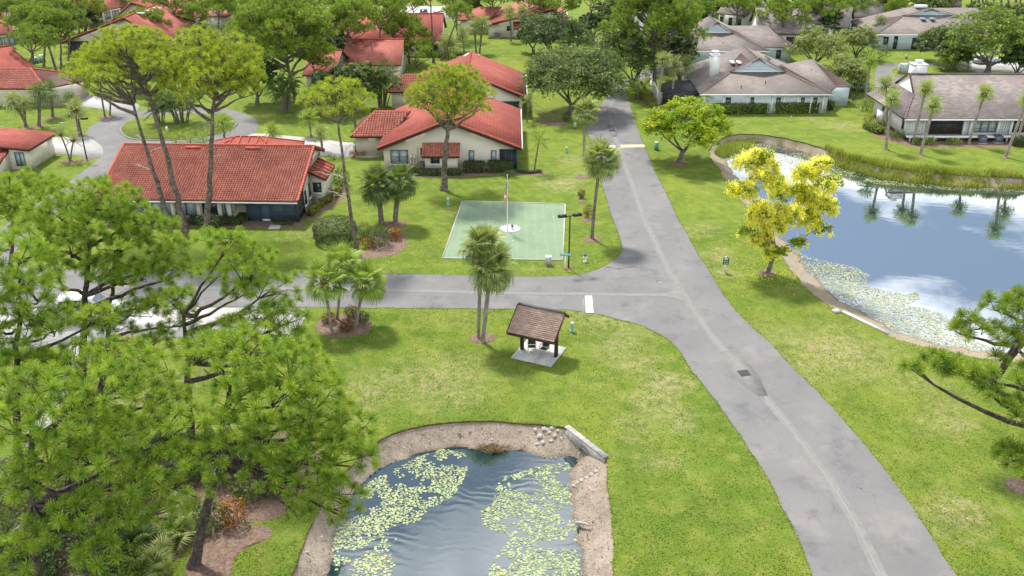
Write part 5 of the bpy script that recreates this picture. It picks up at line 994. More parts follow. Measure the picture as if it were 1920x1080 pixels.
for lf in ('palm_frond', 'palm_frond_dark', 'palm_frond_bright'):
    for kind in ('fan', 'feather', 'fanfar'):
        for v_, dr in enumerate((.10, .35, .8, 1.15)):
            if kind == 'fan': b_ = fan_frond(v_ + 1, 1.0, .85, 24, dr)
            elif kind == 'fanfar': b_ = fan_frond(v_ + 1, 1.0, .6, 11, dr)
            else: b_ = feather_frond(v_ + 1, 1.8, 22, dr)
            FROND[(lf, kind, v_)] = template(b_, 'frond', MAT[lf])
def palm(label, base, crown, n=30, r=1.0, kind='fan', leaf='palm_frond', bark='palm_bark', tr=.16, seed=1, group='fan palms', boot=0.0, bend=.35, el=(78, -48), name='palm_tree', flare=1.25, topr=.9, skirt=0, tilt=None):
    """base ground point, crown centre; fronds are separate leaves"""
    g = np.random.default_rng(seed + 300); base = np.array([*base[:2], 0.0]); crown = np.array(crown, float); t = thing(name, label, 'palm tree', tuple(base), group); h = crown[2]
    off = g.normal(0, bend * .4, 2); ctl = np.array([*((base + crown) / 2)[:2] + off + (crown - base)[:2] * -.12, h * .5]); k = 12; tp = bez(base, ctl, crown, k); rr = np.linspace(tr, tr * topr, k) * (1 + .05 * g.normal(0, 1, k)); rr[0] *= flare
    mb = MB(); mb.tube(tp, rr, 10); mb.build('trunk', MAT[bark], t, smooth=True)
    if boot > 0:
        kk = max(2, int(boot / h * (k - 1)) + 1); q = np.array([crown + (tp[-kk] - crown) * f for f in np.linspace(1, 0, 7)]); mb = MB(); mb.tube(q, tr * np.array([.95, 1.35, 1.75, 1.9, 1.7, 1.3, .8]), 10)
        for i in range(42):
            a = g.uniform(0, 6.28); f = g.uniform(.1, .95); p0 = q[0] + (q[-1] - q[0]) * f; d = np.array([math.cos(a), math.sin(a), 0]); w_ = tr * (1.0 + 1.0 * math.sin(math.pi * f)); mb.beam(p0 + d * w_ * .8, p0 + d * (w_ + .12) + [0, 0, .16], .07, .03)
        mb.build('boots', MAT['palm_boot'], t)
    for i in range(n):
        f = (i + .5) / n; e = math.radians(el[0] + (el[1] - el[0]) * f + g.uniform(-9, 9)); a = i * 2.39996 + g.uniform(-.3, .3); v_ = int(np.clip((78 - math.degrees(e)) / 34, 0, 3)); s_ = r * g.uniform(.85, 1.12) * (1 - .12 * (f < .15))
        mesh_instance('frond', FROND[(leaf, kind, v_)], t, tuple(crown - base + np.array([0, 0, .12 - .3 * f * r])), Euler((g.uniform(-.5, .5), -e, a), 'XYZ'), s_)
    return t
def P_(base, crown, **k):
    """palm/pine places from the survey: base pixel on the ground, crown centre pixel in the same depth"""
    b = G(*base); Y = b[1]; x, z = at(*crown, Y); return b, (x, Y, z)
# ------------------------------------------------------------------ mulch rings
def mulch(pts, seed=1, h=.07, label=None):
    p = smooth(pts, .25, True, .09, seed); c = p.mean(0); n = len(p); mb = MB(); rings = []
    for f, z in ((1.0, .006), (.93, h * .6), (.7, h), (.35, h * 1.15)):
        q = c + (p - c) * f; rings.append(np.c_[q, z + (np.array([mnoise.noise((a * 4, b * 4, seed)) for a, b in q]) * .025 if f < 1 else np.zeros(n))])
    V = np.concatenate(rings + [np.array([[*c, h * 1.15]])]); F4 = [[r_ * n + i, r_ * n + (i + 1) % n, (r_ + 1) * n + (i + 1) % n, (r_ + 1) * n + i] for r_ in range(3) for i in range(n)]; F3 = [[3 * n + i, 3 * n + (i + 1) % n, 4 * n] for i in range(n)]
    mb.add(V, F4); mb.f.append((np.array(F3), 0, None)); return mb.build('mulch_bed', MAT['mulch'], origin=(0, 0, 0), kind='structure')
def ring(px, py, r, seed=1, k=.85):
    x, y = G(px, py); a = np.linspace(0, 2 * math.pi, 12, endpoint=False); return mulch(np.stack([x + r * np.cos(a), y + r * k * np.sin(a)], 1), seed)

def pine_px(label, b, c, hw, hh, **k):
    base = G(*b); Y = k.pop('Y', base[1]); x, z = at(*c, Y); s_ = scale_at(Y, z)
    if Y > 100: hw *= 1.12; hh *= 1.15; k['nl'] = int(k['nl'] * 1.25); k['ts'] = 1.1
    rx = hw / s_; ph = math.atan2(CAM_H - z, Y); H_ = hh / s_
    rz = math.sqrt(max(H_ ** 2 - (rx * math.sin(ph)) ** 2, (.35 * H_) ** 2)) / math.cos(ph); return pine(label, base, (x, Y, z), (rx, rx, rz), **k)

# --- the big pines at the lower left, seen from above
def near(label, b, c, rad, **k):
    k['per'] = int(k['per'] * .40); k['gap'] = .62; return pine(label, b, c, rad, lod=0, bark='pine_bark_dark', group='foreground pines at the lower left', **k)
def at3(px, py, Y): x, z = at(px, py, Y); return np.array([x, Y, z])
def lob(*L): return [(at3(px, py, Y), r_) for px, py, Y, r_ in L]
near('leaning pine whose long boughs reach over the left bank of the small pond', G(362, 1062), at3(500, 790, 36), (5, 4, 3.4), tr=.26, per=64, seed=11, top=at3(440, 690, 36.5),
     lobes=lob((470, 655, 36, 1.7), (560, 690, 35.5, 1.5), (395, 660, 37, 1.4), (600, 750, 35, 1.5), (640, 805, 34.5, 1.4), (520, 740, 34.5, 1.7), (450, 730, 35, 1.5), (655, 860, 34, 1.2), (590, 840, 34, 1.4), (520, 815, 34, 1.5), (640, 925, 33.5, 1.0), (575, 905, 33.2, 1.1), (650, 965, 33, .7), (500, 880, 33.5, 1.2), (440, 800, 34, 1.3), (555, 960, 33, .7)), dead=3)
near('pine with a crooked bare top standing before the white driveway', (*G(357, 822),), at3(450, 560, 45.5), (5, 4, 3), tr=.24, per=55, seed=12, top=at3(345, 590, 46),
     lobes=lob((420, 455, 46, 1.4), (475, 490, 45.6, 1.5), (510, 535, 45.4, 1.5), (455, 540, 46, 1.2), (540, 590, 45, 1.3), (480, 605, 45, 1.5), (430, 620, 45.5, 1.3), (550, 650, 44.6, 1.2), (380, 640, 45, 1.2), (330, 560, 46.5, 1.2), (505, 660, 44.5, 1.2), (400, 510, 46.2, .9)), dead=4)
near('tall pine with the broadest crown left of the driveway', G(148, 760), at3(190, 430, 49.5), (6.5, 5, 3.6), tr=.27, per=60, seed=13, top=at3(165, 400, 49.5),
     lobes=lob((150, 365, 50, 1.8), (205, 372, 50, 1.6), (250, 405, 49.5, 1.5), (110, 395, 49.5, 1.7), (175, 420, 48.8, 1.8), (235, 450, 48.8, 1.5), (290, 430, 49.5, 1.3), (315, 470, 49.5, 1.2), (130, 460, 48.5, 1.6), (200, 500, 48.2, 1.5), (270, 510, 48.5, 1.3), (335, 505, 49, 1.1), (60, 430, 49, 1.6), (90, 500, 48.5, 1.4)), dead=3)
near('pine standing close behind the broad crowned one, second of the driveway pair', G(188, 752), at3(250, 560, 49), (5, 4, 3), tr=.22, per=52, seed=14, top=at3(215, 480, 49.5),
     lobes=lob((300, 560, 48.5, 1.4), (250, 580, 48.3, 1.4), (340, 600, 48.2, 1.2), (205, 610, 48, 1.3), (285, 640, 47.5, 1.3), (150, 590, 48.3, 1.2), (230, 520, 49, 1.3)), dead=4)
near('pine with dark tufts at the left edge above the footpath', G(40, 900), at3(50, 600, 41), (5, 4, 3.6), tr=.25, per=60, seed=15, top=at3(40, 560, 41),
     lobes=lob((30, 470, 42, 1.6), (70, 540, 41.5, 1.5), (10, 545, 41, 1.5), (105, 600, 41, 1.5), (45, 620, 40.5, 1.6), (150, 655, 40.5, 1.2), (90, 690, 40, 1.4), (20, 690, 40, 1.5), (180, 590, 41.5, 1.0), (-30, 600, 40, 1.6)), dead=3)
near('nearest pine in the bottom left corner with long dark boughs', G(70, 1140), at3(120, 830, 32.5), (5, 4, 3.6), tr=.27, per=64, seed=16, top=at3(60, 760, 33),
     lobes=lob((60, 730, 33, 1.5), (130, 770, 32.5, 1.4), (200, 720, 33.5, 1.3), (20, 800, 32, 1.4), (260, 690, 34, 1.1), (100, 850, 32, 1.4), (180, 850, 32, 1.3), (245, 800, 33, 1.2), (30, 900, 31.5, 1.3), (310, 860, 32.5, 1.2), (260, 900, 32, 1.2), (370, 900, 32.5, 1.1), (150, 950, 31, 1.1), (340, 790, 33.5, 1.1), (400, 850, 33.2, 1.0), (230, 960, 31.5, 1.1), (90, 1000, 31, 1.1), (310, 960, 32, 1.0), (20, 1040, 30.5, 1.2), (180, 1030, 30.8, 1.0)), dead=5)
near('lower pine behind the corner one, its crown over the palmetto thicket', G(126, 960), at3(220, 760, 37), (4.5, 4, 3), tr=.22, per=56, seed=17, top=at3(130, 680, 38),
     lobes=lob((150, 690, 38, 1.2), (215, 660, 38, 1.1), (260, 720, 37.3, 1.2), (310, 740, 37, 1.1), (230, 790, 36.5, 1.1), (170, 780, 36.5, 1.2), (120, 740, 37, 1.2)), dead=3)
near('young pine whose top shows at the left edge below the corner house', G(20, 560), at3(45, 380, 58), (4, 3.5, 2.4), tr=.2, per=52, seed=18, lobes=lob((20, 345, 58, 1.6), (60, 365, 57.5, 1.5), (95, 350, 58.5, 1.1), (10, 400, 57, 1.4), (60, 410, 57, 1.2), (-20, 370, 57.5, 1.5)), top=at3(30, 370, 58))
# --- boughs that reach in from the right edge
pine('pine whose crown enters from the right edge over the pond shore', (32.0, 52.0), (29.5, 45.5, 11.5), (6, 4, 3), lod=0, bark='pine_bark_dark', tr=.28, per=26, seed=21, ts=1.1, leaf='pine_needle_mid', gap=.55, group='pines at the right edge', top=at3(1990, 560, 47), dead=2,
     lobes=lob((1885, 575, 45.5, 1.1), (1935, 560, 45.5, 1.2), (1830, 608, 45, 1.0), (1880, 630, 44.6, 1.0), (1800, 620, 45, .55), (1930, 620, 45, 1.0), (1875, 672, 44.6, .5), (1950, 680, 45, 1.0)))
pine('nearer pine reaching in from the right edge with two thin boughs', (32.5, 37.5), (22, 34.5, 12.5), (6, 4, 3), lod=0, bark='pine_bark_dark', tr=.3, per=24, seed=22, ts=1.05, gap=.46, leaf='pine_needle_mid', group='pines at the right edge', top=at3(2010, 720, 36.5),
     lobes=lob((1760, 680, 35.2, .75), (1800, 692, 35, .7), (1845, 700, 35, .65), (1710, 688, 35.3, .35), (1860, 735, 34.8, .45), (1908, 760, 34.5, .7), (1925, 720, 35, .7), (1900, 855, 33.5, .75), (1940, 880, 33.5, .8), (1960, 780, 34.5, .8)))
ring(1915, 912, .9, 41)

# --- mid distance pines
Y_ = dict(leaf='pine_needle_yellow', lod=3, ts=1.02, gap=.70)
pine_px('left of the three pines behind the front house, trunk leaning left', (320, 428), (198, 152), 84, 66, nl=13, per=50, tr=.27, seed=31, **Y_, top=at3(250, 195, G(320, 428)[1]), dead=3)
pine_px('middle of the three pines behind the front house, bright domed crown', (347, 433), (262, 118), 112, 68, nl=22, per=52, tr=.30, seed=32, **Y_)
pine_px('right of the three pines behind the front house, widest yellow green crown', (387, 436), (400, 150), 112, 94, nl=26, per=54, tr=.32, seed=33, **Y_, dead=3)
pine_px('slender pine beside the round clipped hedge, open yellow green crown', (668, 470), (630, 200), 76, 62, nl=14, per=27, tr=.20, seed=34, **Y_, dead=3)
pine_px('lone pine with a thick straight trunk behind the putting green', (832, 356), (845, 195), 96, 92, nl=22, per=29, tr=.36, seed=35, **Y_)
D1 = dict(leaf='pine_needle_mid', lod=1)
pine_px('tall pine with a huge crown above the clump palms', (556, 192), (535, 80), 88, 84, nl=24, per=42, tr=.34, seed=36, **D1)
pine_px('pine close right of the huge crowned one, thin pale trunk', (600, 178), (585, 110), 40, 60, nl=9, per=32, tr=.22, seed=37, **D1)
pine_px('pine with forked limbs over the orange tinged roof', (664, 140), (650, 42), 44, 50, nl=13, per=34, tr=.24, seed=38, **D1)
pine_px('pine with a leaning pale trunk in front of the wide red roof', (699, 122), (718, 28), 46, 42, nl=11, per=32, tr=.22, seed=39, **D1)
pine_px('round topped pine before the eave of the wide red roof', (731, 112), (741, 52), 42, 30, nl=11, per=32, tr=.2, seed=40, **D1)
pine_px('low dark topped pine in front of the second gabled house', (784, 128), (778, 100), 36, 26, nl=9, per=30, tr=.18, seed=41, **D1)
pine_px('tall bare trunked pine left of the parked cars', (813, 118), (806, -12), 34, 24, nl=8, per=26, tr=.22, seed=42, **D1)
pine_px('tall pine with its crown to the right of the parked cars', (828, 114), (858, 26), 30, 24, nl=10, per=30, tr=.2, seed=43, **D1)
pine_px('thin pine trunk beside the dark parked pickup', (779, 70), (772, 6), 30, 14, nl=6, per=24, tr=.2, seed=44, **D1)
K2 = dict(leaf='pine_needle_dark', lod=1)
pine_px('pale trunked pine in front of the left hipped roof', (43, 165), (66, 78), 42, 30, nl=10, per=30, tr=.2, seed=45, **K2)
pine_px('pine at the far left edge rising past the wide windowed house', (21, 107), (12, 34), 34, 40, nl=9, per=26, tr=.22, seed=46, **K2)
pine_px('pine with a broad dark crown left of the attic vent gable', (112, 146), (78, 46), 48, 34, nl=13, per=32, tr=.24, seed=47, **K2)
pine_px('right pine of the pair with crossing trunks left of the gable', (114, 144), (112, 64), 28, 36, nl=8, per=28, tr=.22, seed=48, **K2)
pine_px('pine whose trunk stands before the dark porch of the gabled house', (129, 114), (124, 38), 30, 40, nl=10, per=28, tr=.22, seed=49, **K2)
pine_px('small far pine with bare lower trunk on the left lawn', (62, 120), (52, 30), 26, 30, nl=7, per=24, tr=.2, seed=50, **K2)
pine_px('thin far pine left of the small utility boxes on the lawn', (82, 126), (92, 12), 30, 26, nl=8, per=24, tr=.2, seed=51, **K2)
pine_px('pine in front of the far cream gable with the small tiled bay', (372, 72), (362, 30), 32, 22, nl=10, per=28, tr=.18, seed=52, **K2)
pine_px('pine with spreading arms beside the far garage door', (448, 52), (448, 20), 38, 24, nl=9, per=26, tr=.22, seed=53, **K2)
pine_px('pine crown just behind the bright domed crowns', (290, 90), (262, 42), 46, 24, nl=10, per=28, tr=.22, seed=54, **K2)
pine_px('slim pine by the long red roof at the top left', (179, 30), (184, -18), 26, 18, nl=6, per=20, tr=.2, seed=55, **K2)
pine_px('second slim pine by the long red roof, nearer the hedge', (216, 32), (208, -18), 24, 16, nl=6, per=20, tr=.2, seed=56, **K2)
pine_px('small pine between the far hedge and the cream gable', (263, 26), (258, 6), 22, 10, nl=6, per=20, tr=.15, seed=57, **K2)
pine_px('pine on the ridge of the far cream gable', (297, 27), (296, 2), 26, 14, nl=6, per=22, tr=.2, seed=58, **K2)
pine_px('large pine with grey forked limbs over the road bend', (1228, 172), (1232, 45), 84, 74, nl=26, per=40, tr=.34, seed=59, **D1)
pine_px('leaning pine left of the road bend, long bare trunk', (1081, 88), (1118, -4), 46, 26, nl=10, per=28, tr=.24, seed=60, **D1)
pine_px('pine with a flat wide crown above the dark oak', (1046, 70), (1044, 8), 48, 24, nl=11, per=28, tr=.2, seed=61, **D1)
pine_px('pine with two trunks before the dark sliding doors', (1480, 88), (1468, 28), 40, 40, nl=12, per=28, tr=.26, seed=62, **D1)
pine_px('pine spreading low over the strip windows', (1531, 72), (1532, 20), 44, 32, nl=12, per=28, tr=.22, seed=63, **D1)
pine_px('bright green pine left of the skylit grey house', (1612, 50), (1604, 12), 30, 26, nl=9, per=26, tr=.2, seed=64, **D1)
pine_px('pine with a leaning trunk and wide crown beside the skylit house', (1640, 50), (1668, 14), 38, 24, nl=10, per=28, tr=.22, seed=65, **D1)
pine_px('pine between the far pond side houses at the top edge', (1422, 52), (1408, 12), 28, 22, nl=7, per=22, tr=.2, seed=66, **D1)
# the wood at the top edge
g0 = np.random.default_rng(5)
spots = [(1798, 24), (1822, 22), (1846, 22), (1850, 8), (1866, 20), (1878, 10), (1893, 18), (1912, 16), (1930, 12), (1950, 20), (1835, 6), (1905, 4)]
for i, (x, y) in enumerate(spots):
    pine_px(['tall', 'slim', 'pale trunked', 'dark trunked', 'crooked', 'leaning'][i % 6] + ' pine of the far wood at top right, ' + ['near its left end', 'left of the middle', 'in the middle', 'in the middle, half hidden', 'right of the middle', 'toward its right end', 'at its right end', 'right at the picture corner', 'just inside the right edge', 'beside the sprawling oak', 'behind the left trunks', 'behind the right trunks'][i],
            (x, y), (x + g0.uniform(-6, 6), y - 58 + g0.uniform(-8, 8)), 26, 26, nl=8, per=22, tr=.24, seed=70 + i, lod=2, leaf='pine_needle_dark', group='pines of the far wood')

# ------------------------------------------------------------------ broadleaf trees
def bl_px(name, label, b, c, hw, hh, **k):
    base = G(*b); Y = k.pop('Y', base[1]); x, z = at(*c, Y); s_ = scale_at(Y, z); rx = hw / s_; ph = math.atan2(CAM_H - z, Y); H_ = hh / s_; rz = math.sqrt(max(H_ ** 2 - (rx * math.sin(ph)) ** 2, (.4 * H_) ** 2)) / math.cos(ph); z = max(z, rz * .8)
    return broadleaf(name, label, base, (x, Y, z), (rx, rx, rz), **k)
bl_px('oak_tree', 'spreading oak with the roundest crown, left of the narrow road', (1070, 214), (1075, 148), 102, 62, nl=30, clus=26, per=32, leaf='oak_leaf', size=.17, tr=.42, seed=1)
bl_px('oak_tree', 'very dark glossy oak behind the spreading one', (1035, 112), (1036, 66), 70, 42, nl=20, clus=20, per=22, leaf='oak_leaf_dark', size=.2, tr=.4, seed=2)
bl_px('oak_tree', 'grey green oak overhanging the far road', (1206, 172), (1176, 108), 62, 66, nl=20, clus=20, per=24, leaf='oak_leaf', size=.18, tr=.4, seed=3, stems=3)
bl_px('oak_tree', 'pale feathery oak left of the bend in the right lane', (1528, 128), (1532, 88), 56, 38, nl=18, clus=20, per=22, leaf='oak_leaf_light', size=.17, tr=.35, seed=4)
bl_px('oak_tree', 'pale feathery oak behind, nearer the grey houses', (1606, 112), (1608, 76), 42, 32, nl=14, clus=18, per=22, leaf='oak_leaf_light', size=.17, tr=.3, seed=5)
bl_px('oak_tree', 'pale oak with grey moss between the two pond houses', (1592, 172), (1590, 138), 48, 40, nl=18, clus=20, per=24, leaf='oak_leaf_light', size=.15, tr=.32, seed=6)
bl_px('oak_tree', 'huge sprawling tree with bare grey limbs at the right edge', (1850, 140), (1866, 74), 92, 62, nl=26, clus=18, per=26, leaf='sea_grape', size=.2, tr=.45, seed=7, cr=.42)
bl_px('oak_tree', 'rounded dark tree left of the sprawling one', (1778, 116), (1762, 82), 42, 40, nl=16, clus=18, per=22, leaf='oak_leaf', size=.19, tr=.3, seed=8)
bl_px('poinciana_tree', 'low spreading lime green tree by the top of the pond', (1273, 304), (1290, 236), 84, 58, nl=28, clus=22, per=28, leaf='poinciana_leaf', size=.16, tr=.30, seed=9, flat=.45, fork=.35)
ring(1273, 307, 1.15, 42)
# blossoming yellow tree
def flowers(t, L, g):
    PP = []
    for i, (c, lr) in enumerate(L):
        c = np.array(c); up = (c[2] > 4.0 and i % 5 != 0) or i % 3 == 0
        n = 50 if up else 5
        d = rand_dirs(n, -.4); q = c + d * lr * g.uniform(.7, 1.15, n)[:, None]
        for p in q:
            m = 46; f = g.uniform(0, 1, m); PP.append(p + g.normal(0, .15, (m, 3)) * (1.15 - f)[:, None] - np.c_[0 * f, 0 * f, f * .5])
    P = np.concatenate(PP); V, F = leaf_quads(P, rand_dirs(len(P), -.2), .074, g); mb = MB(); mb.add(V, F); mb.build('blossom', MAT['shower_flower'], t)
gy = np.random.default_rng(44); b = G(1439, 513); Yb = b[1]
broadleaf('golden_shower_tree', 'tree covered in hanging yellow blossom on the pond bank', b, at3(1475, 385, Yb), (4, 4, 3), leaf='shower_leaf', size=.10, tr=.17, seed=10, nl=0, clus=18, per=20, group='broadleaf trees', fork=.42, extra=flowers, cr=.62, lk=.34,
    lobes=[(at3(x, y, Yb + d) + gy.normal(0, .42, 3) * [1, 1, .8] * r_, r_ * .92) for x, y, d, r_ in 2 * ((1425, 310, .3, 1.0), (1440, 345, -.6, 1.0), (1400, 355, .4, .9), (1470, 360, .8, 1.0), (1515, 330, .2, .95), (1545, 345, -.4, .9), (1525, 375, .9, 1.0), (1555, 385, 0, .9), (1480, 395, -1.0, 1.0), (1430, 395, .6, .95), (1455, 425, -.4, .9), (1520, 415, -.8, .9), (1540, 430, .5, .7), (1495, 350, 1.2, .9), (1412, 420, .2, .8), (1440, 455, 0, .7), (1490, 450, .3, .7), (1430, 290, .2, .55), (1535, 310, .3, .5), (1460, 470, -.3, .6), (1425, 445, .5, .6))])
ring(1438, 512, .75, 43)
n_ = 700; gp = np.random.default_rng(12); P = np.c_[b[0] + gp.normal(.3, 1.7, n_), b[1] + gp.normal(0, 1.5, n_), np.full(n_, .05)]; P = P[~inside(P[:, :2], big_lip)]; V, F = leaf_quads(P, np.tile([0, 0, 1.0], (len(P), 1)), .045, gp); mb = MB(); mb.add(V, F); mb.build('fallen_petals', MAT['shower_flower'], origin=(0, 0, 0), kind='stuff')
# dark clumping palms and shrubs that hide the far left lanes
def clump(label, b, n, h, r, seed, leaf='palm_frond_dark', kind='feather'):
    g = np.random.default_rng(seed); base = np.array([*G(*b), 0]); t = thing('clump_palm', label, 'palm clump', tuple(base), 'dark clumping palms'); mb = MB()
    for i in range(n):
        a = i * 2.4; d = np.array([math.cos(a), math.sin(a), 0]) * r * g.uniform(.1, .75); p0 = base + d * .35; p1 = base + d + [0, 0, h * g.uniform(.45, .9)]; mb.tube(bez(p0, p0 * .5 + p1 * .5 - d * .2, p1, 5), np.linspace(.09, .05, 5), 5)
        for k in range(9):
            e = math.radians(g.uniform(-35, 72)); mesh_instance('frond', FROND[(leaf, kind, int(g.integers(1, 4)))], t, tuple(p1 - base), Euler((g.uniform(-.4, .4), -e, g.uniform(0, 6.28))), g.uniform(.8, 1.25))
    mb.build('stems', MAT['palm_bark_dark'], t); return t
clump('dark clump of feather palms under the huge pine, left of the slender one', (536, 212), 13, 5.2, 2.6, 1); clump('dark tall clump of palms in front of the tiled garage roof', (716, 200), 16, 6.6, 3.2, 2)
clump('dark clump of palms in the middle of the round lawn island', (340, 232), 14, 4.6, 3.4, 3); clump('smaller clump on the round lawn island, behind the middle pine trunk', (300, 232), 8, 3.8, 2.0, 4)
clump('dark palms filling the gap right of the poinciana house fence', (1195, 186), 5, 2.2, 1.4, 5, 'palm_frond_bright')
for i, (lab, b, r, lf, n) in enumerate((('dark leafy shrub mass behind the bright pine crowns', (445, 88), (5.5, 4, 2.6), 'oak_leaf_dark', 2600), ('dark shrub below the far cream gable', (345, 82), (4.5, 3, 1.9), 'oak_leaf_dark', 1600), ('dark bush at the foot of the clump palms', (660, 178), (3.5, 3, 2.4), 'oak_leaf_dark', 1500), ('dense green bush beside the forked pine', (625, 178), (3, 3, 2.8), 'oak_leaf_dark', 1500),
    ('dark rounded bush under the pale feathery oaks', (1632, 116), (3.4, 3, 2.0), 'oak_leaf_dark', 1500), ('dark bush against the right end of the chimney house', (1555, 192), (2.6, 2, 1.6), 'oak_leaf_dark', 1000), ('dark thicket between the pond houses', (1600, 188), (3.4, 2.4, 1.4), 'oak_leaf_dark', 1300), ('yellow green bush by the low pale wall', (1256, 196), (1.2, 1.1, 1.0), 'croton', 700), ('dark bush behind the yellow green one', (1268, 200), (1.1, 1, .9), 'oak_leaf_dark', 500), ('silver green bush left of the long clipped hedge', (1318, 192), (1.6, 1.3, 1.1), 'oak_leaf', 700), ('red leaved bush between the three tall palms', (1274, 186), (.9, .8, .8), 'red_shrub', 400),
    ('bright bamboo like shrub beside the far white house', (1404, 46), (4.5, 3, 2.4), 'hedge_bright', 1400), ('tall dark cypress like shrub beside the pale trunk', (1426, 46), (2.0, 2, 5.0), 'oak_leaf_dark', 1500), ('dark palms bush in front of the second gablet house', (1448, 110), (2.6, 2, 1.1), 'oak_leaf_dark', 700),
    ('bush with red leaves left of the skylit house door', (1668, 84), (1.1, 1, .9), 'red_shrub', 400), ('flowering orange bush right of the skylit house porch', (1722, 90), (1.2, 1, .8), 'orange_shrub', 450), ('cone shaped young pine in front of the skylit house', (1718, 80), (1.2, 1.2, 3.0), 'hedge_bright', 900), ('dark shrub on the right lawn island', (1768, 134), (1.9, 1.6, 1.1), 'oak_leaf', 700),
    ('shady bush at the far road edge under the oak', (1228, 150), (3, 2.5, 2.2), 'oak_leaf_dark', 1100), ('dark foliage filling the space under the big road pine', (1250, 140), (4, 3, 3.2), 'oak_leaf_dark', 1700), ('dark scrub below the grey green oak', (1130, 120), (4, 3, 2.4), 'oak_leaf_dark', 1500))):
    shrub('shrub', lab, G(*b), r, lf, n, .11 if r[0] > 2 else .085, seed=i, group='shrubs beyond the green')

# ------------------------------------------------------------------ palms
b, c = P_((905, 641), (921, 500)); palm('taller front palm of the pair beside the shingled shelter', b, c, 42, 1.16, tr=.17, seed=1, bend=.2, el=(80, -58), group='palms around the junction')
b, c = P_((897, 634), (903, 462)); palm('rear palm of the pair beside the shingled shelter, thinner trunk', b, c, 38, 1.12, tr=.13, seed=2, bend=.2, el=(80, -55), group='palms around the junction'); ring(905, 634, 1.0, 44)
b, c = P_((1110, 448), (1127, 298)); palm('single palm between the putting green and the main road', b, c, 42, 1.2, tr=.16, seed=3, bend=.5, el=(80, -52), group='palms around the junction', bark='palm_bark_dark'); ring(1110, 449, .85, 45)
b, c = P_((1095, 292), (1098, 208)); palm('palm with cream flower stalks behind the single roadside one', b, c, 36, 1.1, tr=.17, seed=4, bend=.2, el=(80, -52), group='palms around the junction'); ring(1091, 332, .9, 46)
b, c = P_((715, 418), (706, 345)); palm('left one of two stout palms on the lawn left of the putting green', b, c, 38, 1.22, tr=.26, seed=5, bend=.15, bark='palm_bark_dark', leaf='palm_frond_dark', el=(78, -58), group='palms around the junction')
b, c = P_((741, 420), (750, 340)); palm('right one of two stout palms on the lawn left of the putting green', b, c, 34, 1.18, tr=.25, seed=6, bend=.15, bark='palm_bark_dark', leaf='palm_frond_dark', el=(78, -58), group='palms around the junction'); ring(741, 420, 1.2, 47)
b, c = P_((622, 620), (607, 528)); palm('left front palm of three in the red shrub bed by the side road', b, c, 26, 1.12, tr=.12, seed=7, bend=.3, leaf='palm_frond_bright', boot=.9, el=(72, -40), group='palms in the red shrub bed')
b, c = P_((632, 600), (640, 493)); palm('rear palm of three in the red shrub bed, tallest', b, c, 26, 1.1, tr=.11, seed=8, bend=.3, leaf='palm_frond_bright', el=(72, -40), group='palms in the red shrub bed')
b, c = P_((668, 611), (687, 528)); palm('right leaning palm of three in the red shrub bed', b, c, 28, 1.08, tr=.12, seed=9, bend=.2, leaf='palm_frond_bright', boot=1.0, el=(72, -45), group='palms in the red shrub bed')
mulch(px_poly([(592, 612), (600, 600), (625, 592), (655, 590), (690, 596), (695, 612), (690, 624), (660, 631), (625, 632), (600, 625)]), 48)
FP = dict(kind='fanfar')
